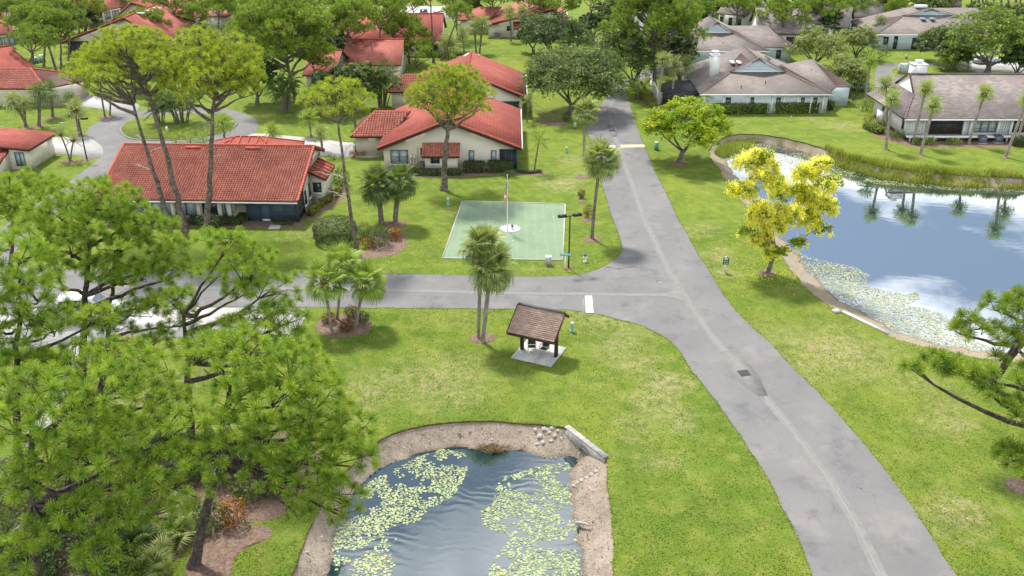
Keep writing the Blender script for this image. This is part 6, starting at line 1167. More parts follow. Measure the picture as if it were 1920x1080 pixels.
far_palms = [((51, 240), (24, 192), 1.25, 'palm with drooping yellow tips at the left edge of the cul-de-sac lawn', 'palm_frond', .2, 0), ((48, 240), (46, 196), 1.05, 'second trunk of the left twin palms on the cul-de-sac lawn', 'palm_frond', .18, 0), ((73, 237), (74, 176), 1.35, 'middle palm of the cul-de-sac lawn with a thick dark trunk', 'palm_frond_dark', .22, 0), ((99, 220), (92, 168), 1.2, 'palm behind the middle one on the cul-de-sac lawn', 'palm_frond_dark', .18, 0), ((37, 276), (34, 254), 1.0, 'short palm beside the white driveway at the left edge', 'palm_frond_bright', .15, .6),
    ((150, 254), (141, 205), 1.15, 'palm with shaggy trunk behind the left lane lamp', 'palm_frond', .16, .9), ((133, 214), (132, 190), 1.1, 'small palm at the back of the cul-de-sac lawn', 'palm_frond_dark', .13, 0), ((197, 219), (189, 172), .9, 'left of the two thin palms where the rear driveway meets the lane', 'palm_frond', .12, 0), ((206, 217), (208, 176), .9, 'right of the two thin palms where the rear driveway meets the lane', 'palm_frond', .12, 0),
    ((421, 264), (417, 230), 1.2, 'palm on the edge of the round lawn island nearest the garage roof', 'palm_frond_bright', .13, 0), ((512, 278), (510, 246), 1.0, 'short palm with pale fronds beside the rear garage driveway', 'palm_frond_bright', .16, .5), ((604, 284), (600, 250), .9, 'dark trunked palm on the driveway left of the gabled house', 'palm_frond', .15, 0), ((584, 256), (578, 220), 1.1, 'palm in front of the dark tall clump', 'palm_frond_bright', .13, .5), ((667, 240), (664, 190), 1.2, 'palm with brown skirt beside the tiled garage', 'palm_frond', .15, .5),
    ((135, 166), (135, 143), 1.1, 'rounded yellowish palm on the lawn beyond the rear driveway', 'palm_frond', .17, 0), ((182, 52), (178, 40), 1.6, 'bushy palm by the long red roof', 'palm_frond_dark', .2, 0), ((233, 33), (231, 6), 1.3, 'slim far palm by the hedge of the long red roof', 'palm_frond_dark', .17, 0), ((628, 150), (627, 138), 1.6, 'grey green palm top beside the forked pine', 'palm_frond_dark', .2, 0),
    ((841, 108), (841, 84), 1.9, 'bushy wide palm before the porch of the wide red house', 'palm_frond', .2, 0), ((893, 101), (890, 50), 1.25, 'left twin palm on the lawn above the second gabled house', 'palm_frond', .17, 0), ((899, 100), (904, 44), 1.35, 'right twin palm on the lawn above the second gabled house', 'palm_frond', .17, 0), ((958, 78), (955, 24), 1.2, 'left palm before the far tiled bay', 'palm_frond', .16, 0), ((979, 74), (979, 22), 1.3, 'right palm before the far tiled bay', 'palm_frond', .16, 0), ((870, 96), (866, 62), 1.1, 'thin palm left of the twin ones', 'palm_frond', .14, 0),
    ((1234, 205), (1245, 112), 1.05, 'left of three tall palms at the low pale wall', 'palm_frond', .16, .8), ((1258, 199), (1266, 120), 1.05, 'middle of three tall palms at the low pale wall', 'palm_frond', .16, .8), ((1279, 184), (1287, 120), 1.1, 'right of three tall palms at the low pale wall', 'palm_frond', .16, .8),
    ((1622, 198), (1632, 116), .95, 'palm behind the corner shrubs of the pond house, farthest left', 'palm_frond_bright', .15, .9), ((1662, 243), (1660, 160), 1.15, 'palm against the white end wall of the pond house', 'palm_frond', .15, .7), ((1661, 280), (1674, 186), .95, 'palm on the lawn corner in front of the pond house', 'palm_frond_bright', .16, .8), ((1712, 270), (1737, 166), .95, 'leaning palm before the dark porch of the pond house', 'palm_frond_bright', .17, 1.2), ((1725, 290), (1752, 197), .95, 'leaning palm on the lawn below the dark porch', 'palm_frond_bright', .17, 1.0), ((1816, 270), (1847, 174), .95, 'leaning palm between the two wide windows', 'palm_frond_bright', .16, .9), ((1885, 295), (1928, 182), 1.0, 'leaning palm on the lawn at the right edge', 'palm_frond_bright', .17, .9), ((1905, 273), (1940, 170), 1.0, 'leaning palm behind, close to the right end hedge', 'palm_frond_bright', .16, .9),
    ((1773, 134), (1772, 108), 1.0, 'left of three short palms on the right lawn island', 'palm_frond_bright', .15, .8), ((1798, 134), (1795, 108), 1.0, 'middle of three short palms on the right lawn island', 'palm_frond_bright', .15, .8), ((1816, 134), (1815, 108), 1.0, 'right of three short palms on the right lawn island', 'palm_frond_bright', .15, .8), ((1647, 82), (1650, 44), 1.2, 'dark palm beside the left hip of the skylit house', 'palm_frond_dark', .15, 0), ((1647, 84), (1651, 62), 1.05, 'lower palm at the wall of the skylit house', 'palm_frond', .15, 0)]
for i, (b, c, r_, lab, lf, tr_, bt) in enumerate(far_palms):
    bb, cc = P_(b, c); palm(lab, bb, cc, 26, r_, 'fanfar', lf, 'palm_bark' if i > 22 else 'palm_bark_dark', tr_, 20 + i, 'palms among the houses', bt, .35, (78, -50))
for px, py, r_ in ((51, 241, .9), (74, 237, 1.0), (99, 221, 1.1), (37, 280, .6), (150, 254, .9), (202, 219, 1.3), (131, 303, 1.1), (161, 299, .8), (1661, 281, .45), (1725, 291, .55), (1885, 296, .45), (1002, 322, 1.0), (1045, 232, 1.4), (1018, 228, 1.0)): ring(px, py, r_, int(px))
for b, c, n, L, lab in (((131, 302), (113, 252), 15, .72, 'left stem of the feather palm pair before the white apron'), ((132, 302), (138, 263), 15, .72, 'right stem of the feather palm pair before the white apron'), ((333, 276), (330, 266), 14, .85, 'first small feather palm behind the roof ridge'), ((361, 278), (357, 265), 14, .95, 'second small feather palm behind the roof ridge'), ((384, 280), (380, 262), 14, .95, 'third small feather palm behind the roof ridge'), ((1002, 322), (1011, 264), 14, .85, 'small feather palm by the corner of the gabled house'), ((988, 230), (990, 190), 12, .9, 'thin feather palm against the wall of the second gabled house')):
    bb, cc = P_(b, c); palm(lab, bb, cc, n, L, 'feather', 'palm_frond_bright' if 'roof' in lab or 'corner' in lab else 'palm_frond', 'palm_bark_dark', .09, int(b[0]), 'small feather palms', .4 if 'pair' in lab else 0, .2, (65, -25))
# palmetto thicket in the bottom left corner
g = np.random.default_rng(9)
for i, (px, py, s_) in enumerate(((330, 1000, 1.0), (270, 1030, 1.1), (360, 960, .8), (240, 985, .9), (300, 1070, 1.1), (480, 850, .9), (520, 860, .8), (450, 870, .9), (560, 800, .8), (310, 845, .8), (395, 830, .7), (20, 1060, 1.0), (200, 1060, .9), (60, 1090, .9))):
    x, y = G(px, py); t = thing('palmetto', ['broad', 'low', 'dense', 'dark', 'spiky', 'loose', 'tall'][i % 7] + ' saw palmetto ' + ['in the thicket under the corner pine', 'at the front of the corner thicket', 'right side of the corner thicket', 'left side of the corner thicket', 'at the bottom edge of the thicket', 'under the bough nearest the pond', 'between the bough and the pond bank', 'left of the pond bank boughs', 'at the lawn edge under the leaning pine', 'beside the dark trunk left of the lawn', 'in the shade behind the leaning pine trunk', 'in the bottom left picture corner', 'between the corner thicket and the trunk', 'below the left trunk'][i], 'palmetto', (x, y, 0), 'saw palmettos under the pines')
    for k in range(26):
        e = math.radians(g.uniform(8, 80)); mesh_instance('frond', FROND[('palm_frond_dark' if i % 2 else 'palm_frond', 'fan', int(g.integers(0, 3)))], t, (g.normal(0, .4), g.normal(0, .4), .05), Euler((g.uniform(-.6, .6), -e, g.uniform(0, 6.28))), g.uniform(.6, 1.0) * s_)
mulch(px_poly([(376, 1000), (430, 985), (490, 985), (512, 995), (500, 1012), (465, 1025), (440, 1050), (430, 1085), (415, 1120), (360, 1120), (350, 1060)]), 60, .05); mulch(px_poly([(240, 880), (420, 830), (540, 800), (590, 830), (600, 880), (570, 930), (520, 970), (440, 985), (380, 1000), (300, 1080), (200, 1130), (-80, 1130), (-60, 960), (60, 930)]), 61, .04)
shrub('shrub', 'shrub with rusty orange leaves under the leaning pine', G(440, 985), (.8, .7, .9), 'orange_shrub', 420, .08, 31, 'shrubs under the pines'); shrub('shrub', 'dark fern like shrub beside the rusty orange one', G(400, 985), (1.0, .9, .8), 'oak_leaf_dark', 500, .10, 32, 'shrubs under the pines')
for i, (lab, b, r) in enumerate((('green thicket at the left edge below the long bough', (30, 1010), (2.6, 2, 1.6)), ('green shrub below the footpath by the left trunks', (80, 960), (2.2, 1.8, 1.3)), ('pale shrub beside the footpath under the pines', (225, 665), (2.2, 1.3, .7)), ('broad green thicket in the shade of the corner pine', (150, 1080), (2.6, 2, 1.2)), ('leafy shrub among the left pine trunks', (200, 930), (2.0, 1.6, 1.1)))):
    shrub('shrub', lab, G(*b), r, ['sea_grape', 'oak_leaf', 'croton', 'oak_leaf_dark', 'sea_grape'][i], 1500, .09, 33 + i, 'shrubs under the pines')

for i, (px, py, r_) in enumerate(((250, 900, 1.3), (300, 930, 1.2), (350, 900, 1.1), (420, 900, 1.2), (470, 930, 1.1), (520, 920, 1.0), (180, 1000, 1.5), (110, 1000, 1.5), (60, 1040, 1.6), (230, 1080, 1.3), (0, 960, 1.8), (-20, 1040, 1.8), (420, 860, 1.0), (350, 850, 1.0), (560, 860, .9), (140, 910, 1.4))):
    shrub('shrub', ['leafy', 'shaded', 'low', 'dense', 'ragged', 'dark', 'wide', 'thin'][i % 8] + ' undergrowth bush ' + ['below the left pine pair', 'in the middle of the thicket', 'just left of the leaning pine', 'behind the leaning pine trunk', 'right of the leaning pine trunk', 'at the lawn side of the thicket', 'beside the corner pine trunk', 'left of the corner pine', 'near the bottom left corner', 'at the bottom edge', 'at the left picture edge', 'lowest at the left edge', 'at the upper lawn side', 'at the upper side of the thicket', 'nearest the pond bank', 'under the long dark bough'][i], G(px, py), (r_, r_ * .9, r_ * .7), ['oak_leaf', 'sea_grape', 'oak_leaf_dark', 'oak_leaf'][i % 4], 1100, .085, 160 + i, 'undergrowth below the foreground pines')

# ------------------------------------------------------------------ hedges and beds near the houses
x, y = G(626, 458); t = shrub('hedge', 'large rounded hedge clipped like a drum, left of the red bark pine', (x, y + .9), (1.9, 1.8, 1.0), 'hedge_tan', 9000, .065, 51, 'clipped hedges', 'hedge', zc=1.05, shell=.05, sq=1)
mulch(px_poly([(668, 478), (690, 470), (700, 440), (735, 430), (760, 440), (762, 462), (740, 478), (700, 484), (672, 487)]), 62)
for i, (lab, b, r, lf, n, s_) in enumerate((('green shrub dotted with orange flowers in the drum hedge bed', (712, 462), (1.15, 1.0, 1.0), 'hedge', 1300, .07), ('bright orange croton at the right end of the drum hedge bed', (740, 450), (.62, .55, .62), 'orange_shrub', 520, .075), ('dull green shrub between the drum hedge and the flower shrub', (684, 446), (.8, .7, .8), 'oak_leaf', 600, .08), ('reddish low shrub at the foot of the red bark pine', (690, 465), (.75, .6, .55), 'orange_shrub', 420, .07),
    ('red leaved shrub in front of the three bright palms', (651, 622), (.58, .55, .55), 'red_shrub', 620, .06), ('bronze red shrub behind the left bright palm', (618, 607), (.62, .55, .5), 'red_shrub', 560, .06), ('dark bronze shrub between the bright palms', (661, 598), (.66, .6, .62), 'bronze_shrub', 620, .06), ('small round green topiary beside the right bright palm', (682, 604), (.52, .5, .5), 'hedge', 620, .055),
    ('upper of two red flowered bushes by the main road', (1090, 372), (.42, .4, .55), 'red_shrub', 330, .06), ('lower of two red flowered bushes, behind the roadside palm', (1102, 408), (.55, .5, .75), 'red_shrub', 420, .06), ('small dark bush on the mulch by the oak', (1062, 228), (.6, .5, .7), 'oak_leaf_dark', 320, .08), ('yellow green bush left of the round air conditioner', (786, 326), (.62, .55, .6), 'croton', 420, .065), ('pair of low shrubs beside the gabled house walk, left', (664, 296), (.6, .5, .5), 'orange_shrub', 320, .07), ('pair of low shrubs beside the gabled house walk, right', (682, 292), (.5, .45, .4), 'croton', 280, .07), ('tiny columnar cypress by the tiled garage', (668, 289), (.32, .32, .9), 'oak_leaf_dark', 320, .06), ('low dark shrub by the corner of the gabled house', (955, 332), (.9, .6, .4), 'oak_leaf_dark', 420, .07), ('rounded hedge shrub beside the left corner house', (58, 342), (1.3, 1.1, .9), 'hedge', 1100, .07), ('leafy shrub behind the front house bay', (640, 350), (1.0, 1.3, 1.1), 'hedge', 900, .08), ('spiky dark plant below the right trunk of the three', (395, 430), (1.2, .8, .8), 'oak_leaf_dark', 500, .10), ('low mounded shrub right of the gabled house garage', (628, 300), (1.2, .8, .4), 'oak_leaf', 420, .07), ('shrub row end by the gabled house side walk', (742, 322), (.9, .6, .35), 'oak_leaf', 360, .07), ('bright lime shrub at the corner of the pond house', (1642, 246), (1.3, 1.0, .8), 'hedge_bright', 700, .08), ('blue green shrub at the corner of the pond house', (1680, 262), (1.0, .8, .7), 'oak_leaf', 520, .08), ('yellow leaved shrub at the left corner of the pond house wall', (1628, 232), (.9, .8, .8), 'croton', 460, .08), ('leafy shrub under the first palm of the pond house', (1625, 208), (1.2, 1.0, 1.0), 'hedge_bright', 600, .09), ('first small shrub under the dark porch railing', (1742, 272), (.9, .5, .6), 'hedge_bright', 380, .08), ('second small shrub under the wide window', (1788, 272), (1.1, .6, .5), 'sea_grape', 420, .08), ('thin shrub left of the dark porch', (1720, 272), (.6, .5, .6), 'sea_grape', 280, .08))):
    shrub('shrub', lab, G(*b), r, lf, n, s_, 60 + i, 'shrubs beside the houses')
for px, py, r_ in ((1090, 378, .5), (1102, 412, .7)): ring(px, py, r_, int(px) + 3)
W3 = lambda H, *q: [tuple(H.W(u, v, 0)[:2]) for u, v in q]
hedge('clipped hedge below the left windows of the front house', W3(A, (-17.5, -.6), (-11.0, -.6)), .9, .75, 'hedge', .075, 110, 1); hedge('clipped hedge below the middle windows of the front house', W3(A, (-10.3, -.7), (-5.4, -.75)), 1.0, .8, 'hedge', .075, 110, 2); hedge('low hedge stub right of the blue porch door', W3(A, (-2.1, -.55), (-.5, -.55)), .7, .42, 'oak_leaf_dark', .07, 120, 3)
hedge('yellow variegated hedge curving along the gable wall of the front house', W3(A, (.75, 1.6), (.95, 3.6), (1.3, 4.9), (1.9, 6.8), (2.1, 8.8)), .75, .65, 'croton', .085, 110, 4)
mulch(np.array(W3(A, (.3, .6), (1.4, 1.0), (1.9, 3.0), (2.6, 5.2), (3.1, 8), (2.9, 9.8), (1.6, 9.8), (.2, 6), (.05, 2))), 63, .04); mulch(np.array(W3(A, (-18.2, .2), (-18.2, -1.5), (-10, -1.7), (-5, -1.6), (.4, -1.4), (.3, .2), (-6, .2))), 64, .03)
hedge('long low hedge left of the thick pine trunk before the gabled house', W3(B, (3.6, -1.9), (6.2, -2.1), (8.7, -2.0)), .95, .75, 'hedge_tan', .075, 120, 5); hedge('taller hedge with a gap right of the thick pine trunk', W3(B, (9.2, -1.0), (11.2, -1.0)), 1.2, 1.25, 'hedge', .08, 110, 6); hedge('taller hedge under the porch of the gabled house', W3(B, (11.9, -1.0), (14.2, -.9)), 1.2, 1.35, 'hedge', .08, 110, 7); hedge('low hedge curving round the small feather palm', W3(B, (14.8, -1.2), (16.4, -1.6), (17.6, -1.2)), .6, .4, 'oak_leaf_dark', .07, 130, 8)
mulch(np.array(W3(B, (-.6, 0), (-.2, -2.2), (4, -2.9), (9, -2.8), (13, -2.2), (17, -2.4), (18.2, -1.6), (17.5, -.4), (15, 0), (8, -.05))), 65, .03)
hedge('long clipped hedge left of the grey air conditioner gap', [G(1337, 213), G(1434, 211)], 1.7, 1.5, 'hedge_bright', .095, 60, 9); hedge('long clipped hedge right of the grey air conditioner gap', [G(1452, 211), G(1540, 209)], 1.9, 1.6, 'hedge_bright', .095, 60, 10); hedge('short clipped end block of the right long hedge', [G(1548, 206), G(1556, 204)], 1.5, 1.3, 'hedge_bright', .095, 60, 11)
hedge('low clipped hedge by the end wall of the pond house', [G(1624, 240), G(1650, 252)], 1.3, .8, 'hedge_bright', .09, 80, 12); hedge('clipped hedge at the right end of the pond house wall', [G(1898, 273), G(1940, 273)], 1.3, 1.2, 'hedge', .09, 80, 13)
hedge('low hedge along the long red roof at the top left', [G(203, 28), G(243, 20)], 2, 1.4, 'oak_leaf_dark', .14, 30, 14); hedge('small dark hedge on the lawn before the bushy wide palm', [G(853, 103), G(868, 103)], 1.5, .6, 'oak_leaf_dark', .1, 60, 15); hedge('low dark hedge ring beyond the rear driveway', [G(119, 171), G(134, 173)], .9, .5, 'oak_leaf_dark', .09, 70, 16); hedge('shrub row along the front of the skylit house', [G(1680, 87), G(1712, 88)], 1.2, .8, 'croton', .1, 60, 17)
mulch(np.array([G(x, y) for x, y in [(1620, 230), (1640, 255), (1680, 268), (1720, 276), (1800, 276), (1920, 276), (1920, 268), (1700, 262), (1640, 225)]]), 66, .02); mulch(px_poly([(1200, 186), (1225, 200), (1240, 208), (1260, 207), (1300, 198), (1298, 188), (1240, 192), (1222, 170)]), 67, .02)
# shrubs that line the right side of the far road
for i, (px, py) in enumerate(((1206, 184), (1214, 190), (1222, 196), (1228, 203))): shrub('shrub', ['first', 'second', 'third', 'fourth'][i] + ' low yellow green shrub from the road along the pale wall bed', G(px, py), (.8, .7, .55), 'croton', 360, .08, 130 + i, 'low shrubs along the pale wall')

# ------------------------------------------------------------------ reeds round the far shore
def reeds(name, band, n, hmin, hmax, seed, wd=.035):
    g = np.random.default_rng(seed); lo = np.array(band).min(0); hi = np.array(band).max(0); P = g.uniform(lo, hi, (n * 4, 2)); P = P[inside(P, np.array(band))]
    P = P[np.array([mnoise.noise((a * .35, b * .35, 2.2)) + mnoise.noise((a * 1.1, b * 1.1, 7)) * .5 for a, b in P]) > -.42 + g.uniform(-.25, .25, len(P))][:n]
    m = len(P); h = g.uniform(hmin, hmax, m) * (1 + .5 * np.array([mnoise.noise((a * .5, b * .5, 5)) for a, b in P])); a = g.uniform(0, 6.28, m); d = np.stack([np.cos(a), np.sin(a)], 1); ln = g.uniform(.1, .5, m)[:, None] * h[:, None]; z0 = WZ + .02
    d1 = dist_to(P, big_lip); d2 = dist_to(P, big_water); z0 = np.where(inside(P, big_water), WZ, np.where(inside(P, big_lip), -.10 - (-WZ - .10) * (d1 / (d1 + d2 + 1e-6)) ** .85, 0)) - .03; b0 = np.c_[P, z0]; s_ = np.c_[-d[:, 1], d[:, 0], np.zeros(m)] * wd; tip = np.c_[P + d * ln, z0 + h]; md = np.c_[P + d * ln * .3, z0 + h * .55]; V = np.stack([b0 - s_, b0 + s_, md + s_ * .8, tip, md - s_ * .8], 1).reshape(-1, 3); k = np.arange(m)[:, None] * 5
    mb = MB(); mb.add(V, k + np.array([0, 1, 2, 4])); mb.f.append((k + np.array([4, 2, 3]), 0, None)); return mb.build(name, MAT['reed'], origin=(0, 0, 0), kind='stuff')
shore_top = [G(x, y) for x, y in [(1484, 260), (1540, 274), (1570, 285), (1600, 294), (1650, 305), (1712, 313), (1780, 320), (1850, 325), (1930, 328)]]; shore_bot = [G(x, y, WZ) for x, y in [(1930, 356), (1850, 353), (1780, 350), (1680, 341), (1633, 332), (1573, 315), (1540, 297), (1500, 281), (1478, 272)]]
reeds('reeds', shore_top + shore_bot, 24000, .25, .85, 1, .026); reeds('reeds', [G(x, y) for x, y in [(1362, 252), (1420, 248), (1412, 262), (1380, 272), (1352, 284), (1340, 280)]], 2200, .35, .9, 2, .028)
# ------------------------------------------------------------------ shelter with two chairs
s4 = [np.array([*G(x, y), 0]) for x, y in [(957.9, 671.7), (1033, 689), (1061.5, 654), (989, 637.8)]]
t = thing('picnic_shelter', 'small open shelter with brown shingled roof on two dark posts', 'shelter', tuple(s4[0]))
u = s4[1] - s4[0]; WS = np.linalg.norm(u); u /= WS; v = np.array([-u[1], u[0], 0]); DS = (np.linalg.norm(s4[3] - s4[0]) + np.linalg.norm(s4[2] - s4[1])) / 2
def SL(a, b, z): return s4[0] + u * a + v * b + np.array([0, 0, z])
mb = MB(); mb.slab([SL(0, 0, .10), SL(WS * .56, 0, .10), SL(WS * .56, DS, .10), SL(0, DS, .10)], .12); mb.slab([SL(WS * .56 + .015, 0, .10), SL(WS, 0, .10), SL(WS, DS, .10), SL(WS * .56 + .015, DS, .10)], .12); mb.build('floor_slab', MAT['concrete_old2'] if 'concrete_old2' in MAT else MAT['concrete'], t)
pl = np.array([*G(979, 656.5), 0]); pr = np.array([*G(1042.5, 671), 0])
def inv(p): q = p - s4[0]; return q @ u, q @ v
la, lb_ = inv(pl); ra_, rb_ = inv(pr); vb = (lb_ + rb_) / 2; zr, ze, zb = 3.35, 2.0, 2.75; a0, a1 = la - .55, ra_ + .35; vf_, vr, vbk = vb - 1.35, vb + .55, vb + 1.35
for aa in (la, ra_):
    mb = MB(); mb.box(SL(aa, vb, 1.36), (.2, .26, 2.6), math.atan2(u[1], u[0])); mb.build('post', MAT['brown_wood'], t)
mb = MB()
for aa in (la, ra_):
    mb.beam(SL(aa + .14, vb - .9, 2.12), SL(aa + .14, vb + .5, 3.1), .06, .2); mb.beam(SL(aa, vb, 2.05), SL(aa, vbk - .1, 2.62), .1, .16)
mb.beam(SL(a0 + .1, vb, 2.62), SL(a1 - .1, vb, 2.62), .12, .2); mb.build('roof_frame', MAT['brown_wood'], t)
mb = MB(); mb.slab([SL(a0, vf_, ze), SL(a1, vf_, ze), SL(a1, vr, zr), SL(a0, vr, zr)], .12, 0, 1); mb.slab([SL(a0, vr + .01, zr - .01), SL(a1, vr + .01, zr - .01), SL(a1, vbk, zb), SL(a0, vbk, zb)], .12, 0, 1); rf = mb.build('roof', [MAT['shingle_brown'], MAT['brown_wood']], t)
mb = MB(); nrow = 15
nrm_ = np.cross(u, SL(0, vr, zr) - SL(0, vf_, ze)); nrm_ /= np.linalg.norm(nrm_)
for i in range(nrow):
    f0, f1 = i / nrow, (i + 1.05) / nrow
    lo0 = SL(a0, vf_ + (vr - vf_) * f0, ze + (zr - ze) * f0); hi0 = SL(a0, vf_ + (vr - vf_) * f1, ze + (zr - ze) * f1); W_ = (a1 - a0); k = 11; off = (i % 2) * .5
    edges = sorted(set([0.0, 1.0] + [min(1, max(0, (q + off) / k)) for q in range(k + 1)]))
    for p_, q_ in zip(edges[:-1], edges[1:]):
        h = .022 + RNG.uniform(0, .012); A_, B_ = lo0 + u * W_ * (p_ + .002), lo0 + u * W_ * (q_ - .002); C_, D_ = hi0 + u * W_ * (q_ - .002), hi0 + u * W_ * (p_ + .002)
        mb.add([A_ + nrm_ * h, B_ + nrm_ * h, C_ + nrm_ * .004, D_ + nrm_ * .004, A_, B_], [[0, 1, 2, 3], [4, 5, 1, 0]])
MAT['shingle_piece'] = M('brown shingle', (.31, .215, .17), (.40, .29, .235), 1.1, .95, .1, island=.16); mb.build('shingles', MAT['shingle_piece'], rf, kind='stuff')
mb = MB(); mb.beam(SL(a0 - .02, vr, zr + .04), SL(a1 + .02, vr, zr + .04), .26, .06); mb.build('ridge_strip', MAT['iron'], rf)
mb = MB(); mb.beam(SL(a0, vf_ - .02, ze - .07), SL(a1, vf_ - .02, ze - .07), .05, .2); mb.beam(SL(a1 + .03, vf_, ze - .06), SL(a1 + .03, vr, zr - .06), .05, .2); mb.beam(SL(a0 - .03, vf_, ze - .06), SL(a0 - .03, vr, zr - .06), .05, .2); mb.beam(SL(a1 + .03, vr, zr - .06), SL(a1 + .03, vbk, zb - .06), .05, .2); mb.build('fascia_board', MAT['brown_wood'], rf)
def chair(label, px, py, rz):
    x, y = G(px, py); t = thing('patio_chair', label, 'chair', (0, 0, 0), 'patio chairs under the shelter')
    def tb(name, P, r=.017): mb = MB(); mb.tube(P, r, 6); mb.build(name, MAT['chair_frame'], t)
    for s_ in (-1, 1):
        tb('leg', [(s_ * .28, -.27, 0), (s_ * .28, -.25, .42), (s_ * .28, -.2, .63)]); tb('leg', [(s_ * .26, .34, 0), (s_ * .26, .24, .42), (s_ * .28, .24, .62)]); tb('armrest', [(s_ * .28, -.26, .63), (s_ * .29, 0, .655), (s_ * .28, .3, .64)], .026)
    tb('seat_frame', [(-.26, -.25, .41), (.26, -.25, .41), (.26, .22, .38), (-.26, .22, .38), (-.26, -.25, .41)]); tb('back_frame', [(-.25, .2, .38), (-.25, .34, .72), (-.25, .42, 1.0), (.25, .42, 1.0), (.25, .34, .72), (.25, .2, .38)])
    mb = MB(); mb.slab([(-.245, -.24, .425), (.245, -.24, .425), (.245, .0, .405), (-.245, .0, .405)], .012); mb.slab([(-.245, .0, .405), (.245, .0, .405), (.245, .22, .395), (-.245, .22, .395)], .012); mb.build('seat', MAT['chair_sling'], t)
    mb = MB()
    for (y0, z0), (y1, z1) in (((.22, .42), (.34, .72)), ((.34, .72), (.415, .98))): mb.add([(-.24, y0, z0), (.24, y0, z0), (.24, y1, z1), (-.24, y1, z1), (-.24, y0 + .012, z0), (.24, y0 + .012, z0), (.24, y1 + .012, z1), (-.24, y1 + .012, z1)], [[0, 1, 2, 3], [7, 6, 5, 4], [0, 3, 7, 4], [1, 5, 6, 2]])
    mb.build('backrest', MAT['chair_sling'], t); t.location = (x, y, .10); t.rotation_euler = (0, 0, rz)
chair('green sling chair on the left under the shelter roof', 997, 660.5, .05); chair('green sling chair on the right, turned toward the other one', 1020.5, 665, -.5)

# ------------------------------------------------------------------ putting green, flag
q = [np.array(G(x, y)) for x, y in [(829.5, 484.5), (1055, 488.5), (1060, 383), (867, 377.3)]]
def turf_mat():
    m, t = nodes('putting green turf'); v = coords(t); col = mixrgb(t, noise_(t, v, .35, 5, .6, .35, .65), (.17, .235, .15), (.22, .285, .19))
    wv = t.nodes.new('ShaderNodeTexWave'); wv.bands_direction = 'X'; wv.inputs['Scale'].default_value = .35; wv.inputs['Distortion'].default_value = .6; t.links.new(v, wv.inputs[0])
    col = mixrgb(t, math_(t, 'MULTIPLY', math_(t, 'POWER', wv.outputs['Fac'], 10), .22), col, (.28, .35, .24)); col = mixrgb(t, math_(t, 'MULTIPLY', noise_(t, v, 20, 4, .7, .4, .7), .25), col, (.12, .21, .12)); done(t, bsdf(t, col, .95, .1)); return m
MAT['turf'] = turf_mat()
pg = sheet('putting_green', q, .03, MAT['turf']); ORG[pg.name] = (0, 0, 0)
for i in range(4):
    a, b = q[i], q[(i + 1) % 4]; d = (b - a) / np.linalg.norm(b - a); mb = MB(); mb.beam((*(a + d * .0), .035), (*(b - d * .13), .035), .11, .09); mb.build('edging_board', MAT['turf_edge'], pg)
for i, (px, py) in enumerate(((896, 385.5), (926, 395.5), (873, 414.5), (924, 415), (958, 414), (1027, 389.5), (1037.5, 407.5), (1001, 438.5), (962, 452.5), (847.5, 477), (1014, 434))):
    mb = MB(); mb.lathe([(.09, .032), (.09, .045), (.06, .046)], (*G(px, py), 0), 12); mb.build('hole_cap', MAT['turf_edge'], pg)
cx, cy = G(956.5, 429.5); mb = MB(); mb.lathe([(1.0, .02), (1.0, .07), (.93, .07), (.93, .035)], (cx, cy, 0), 40); mb.build('gravel_ring', MAT['turf_edge'], pg)
n = 900; rr_ = np.sqrt(RNG.uniform(0, 1, n)) * .92; aa_ = RNG.uniform(0, 6.283, n); mb = MB()
P = np.stack([cx + rr_ * np.cos(aa_), cy + rr_ * np.sin(aa_), np.full(n, .045)], 1); s_ = RNG.uniform(.03, .075, n)
oc = np.array([[1, 0, 0], [0, 1, 0], [-1, 0, 0], [0, -1, 0], [0, 0, .8], [0, 0, -.6]]); V = P[:, None] + (oc[None] + RNG.normal(0, .15, (n, 6, 3))) * s_[:, None, None]; fc = np.array([[0, 1, 4], [1, 2, 4], [2, 3, 4], [3, 0, 4], [1, 0, 5], [2, 1, 5], [3, 2, 5], [0, 3, 5]])
mb.add(V.reshape(-1, 3), (np.arange(n)[:, None, None] * 6 + fc[None]).reshape(-1, 3)); mb.build('white_gravel', MAT['gravel_white'], origin=(0, 0, 0), kind='stuff')
bx_, by_ = G(951.5, 433.5); top = at(950, 330, by_)[1]
t = thing('flagpole', 'white flagpole with drooping flag in the round bed of white stones', 'flagpole', (bx_, by_, .03)); mb = MB(); mb.lathe([(.055, 0), (.05, .3), (.03, top - .1), (.03, top)], (bx_, by_, .03), 10); mb.build('pole', MAT['trim_white'], t)
mb = MB(); mb.lathe([(.03, 0), (.07, .05), (.07, .09), (.01, .14)], (bx_, by_, top + .02), 10); mb.build('finial', MAT['steel'], t); mb = MB(); mb.box((bx_, by_ - .06, 1.2), (.04, .08, .16)); mb.build('cleat', MAT['steel'], t)
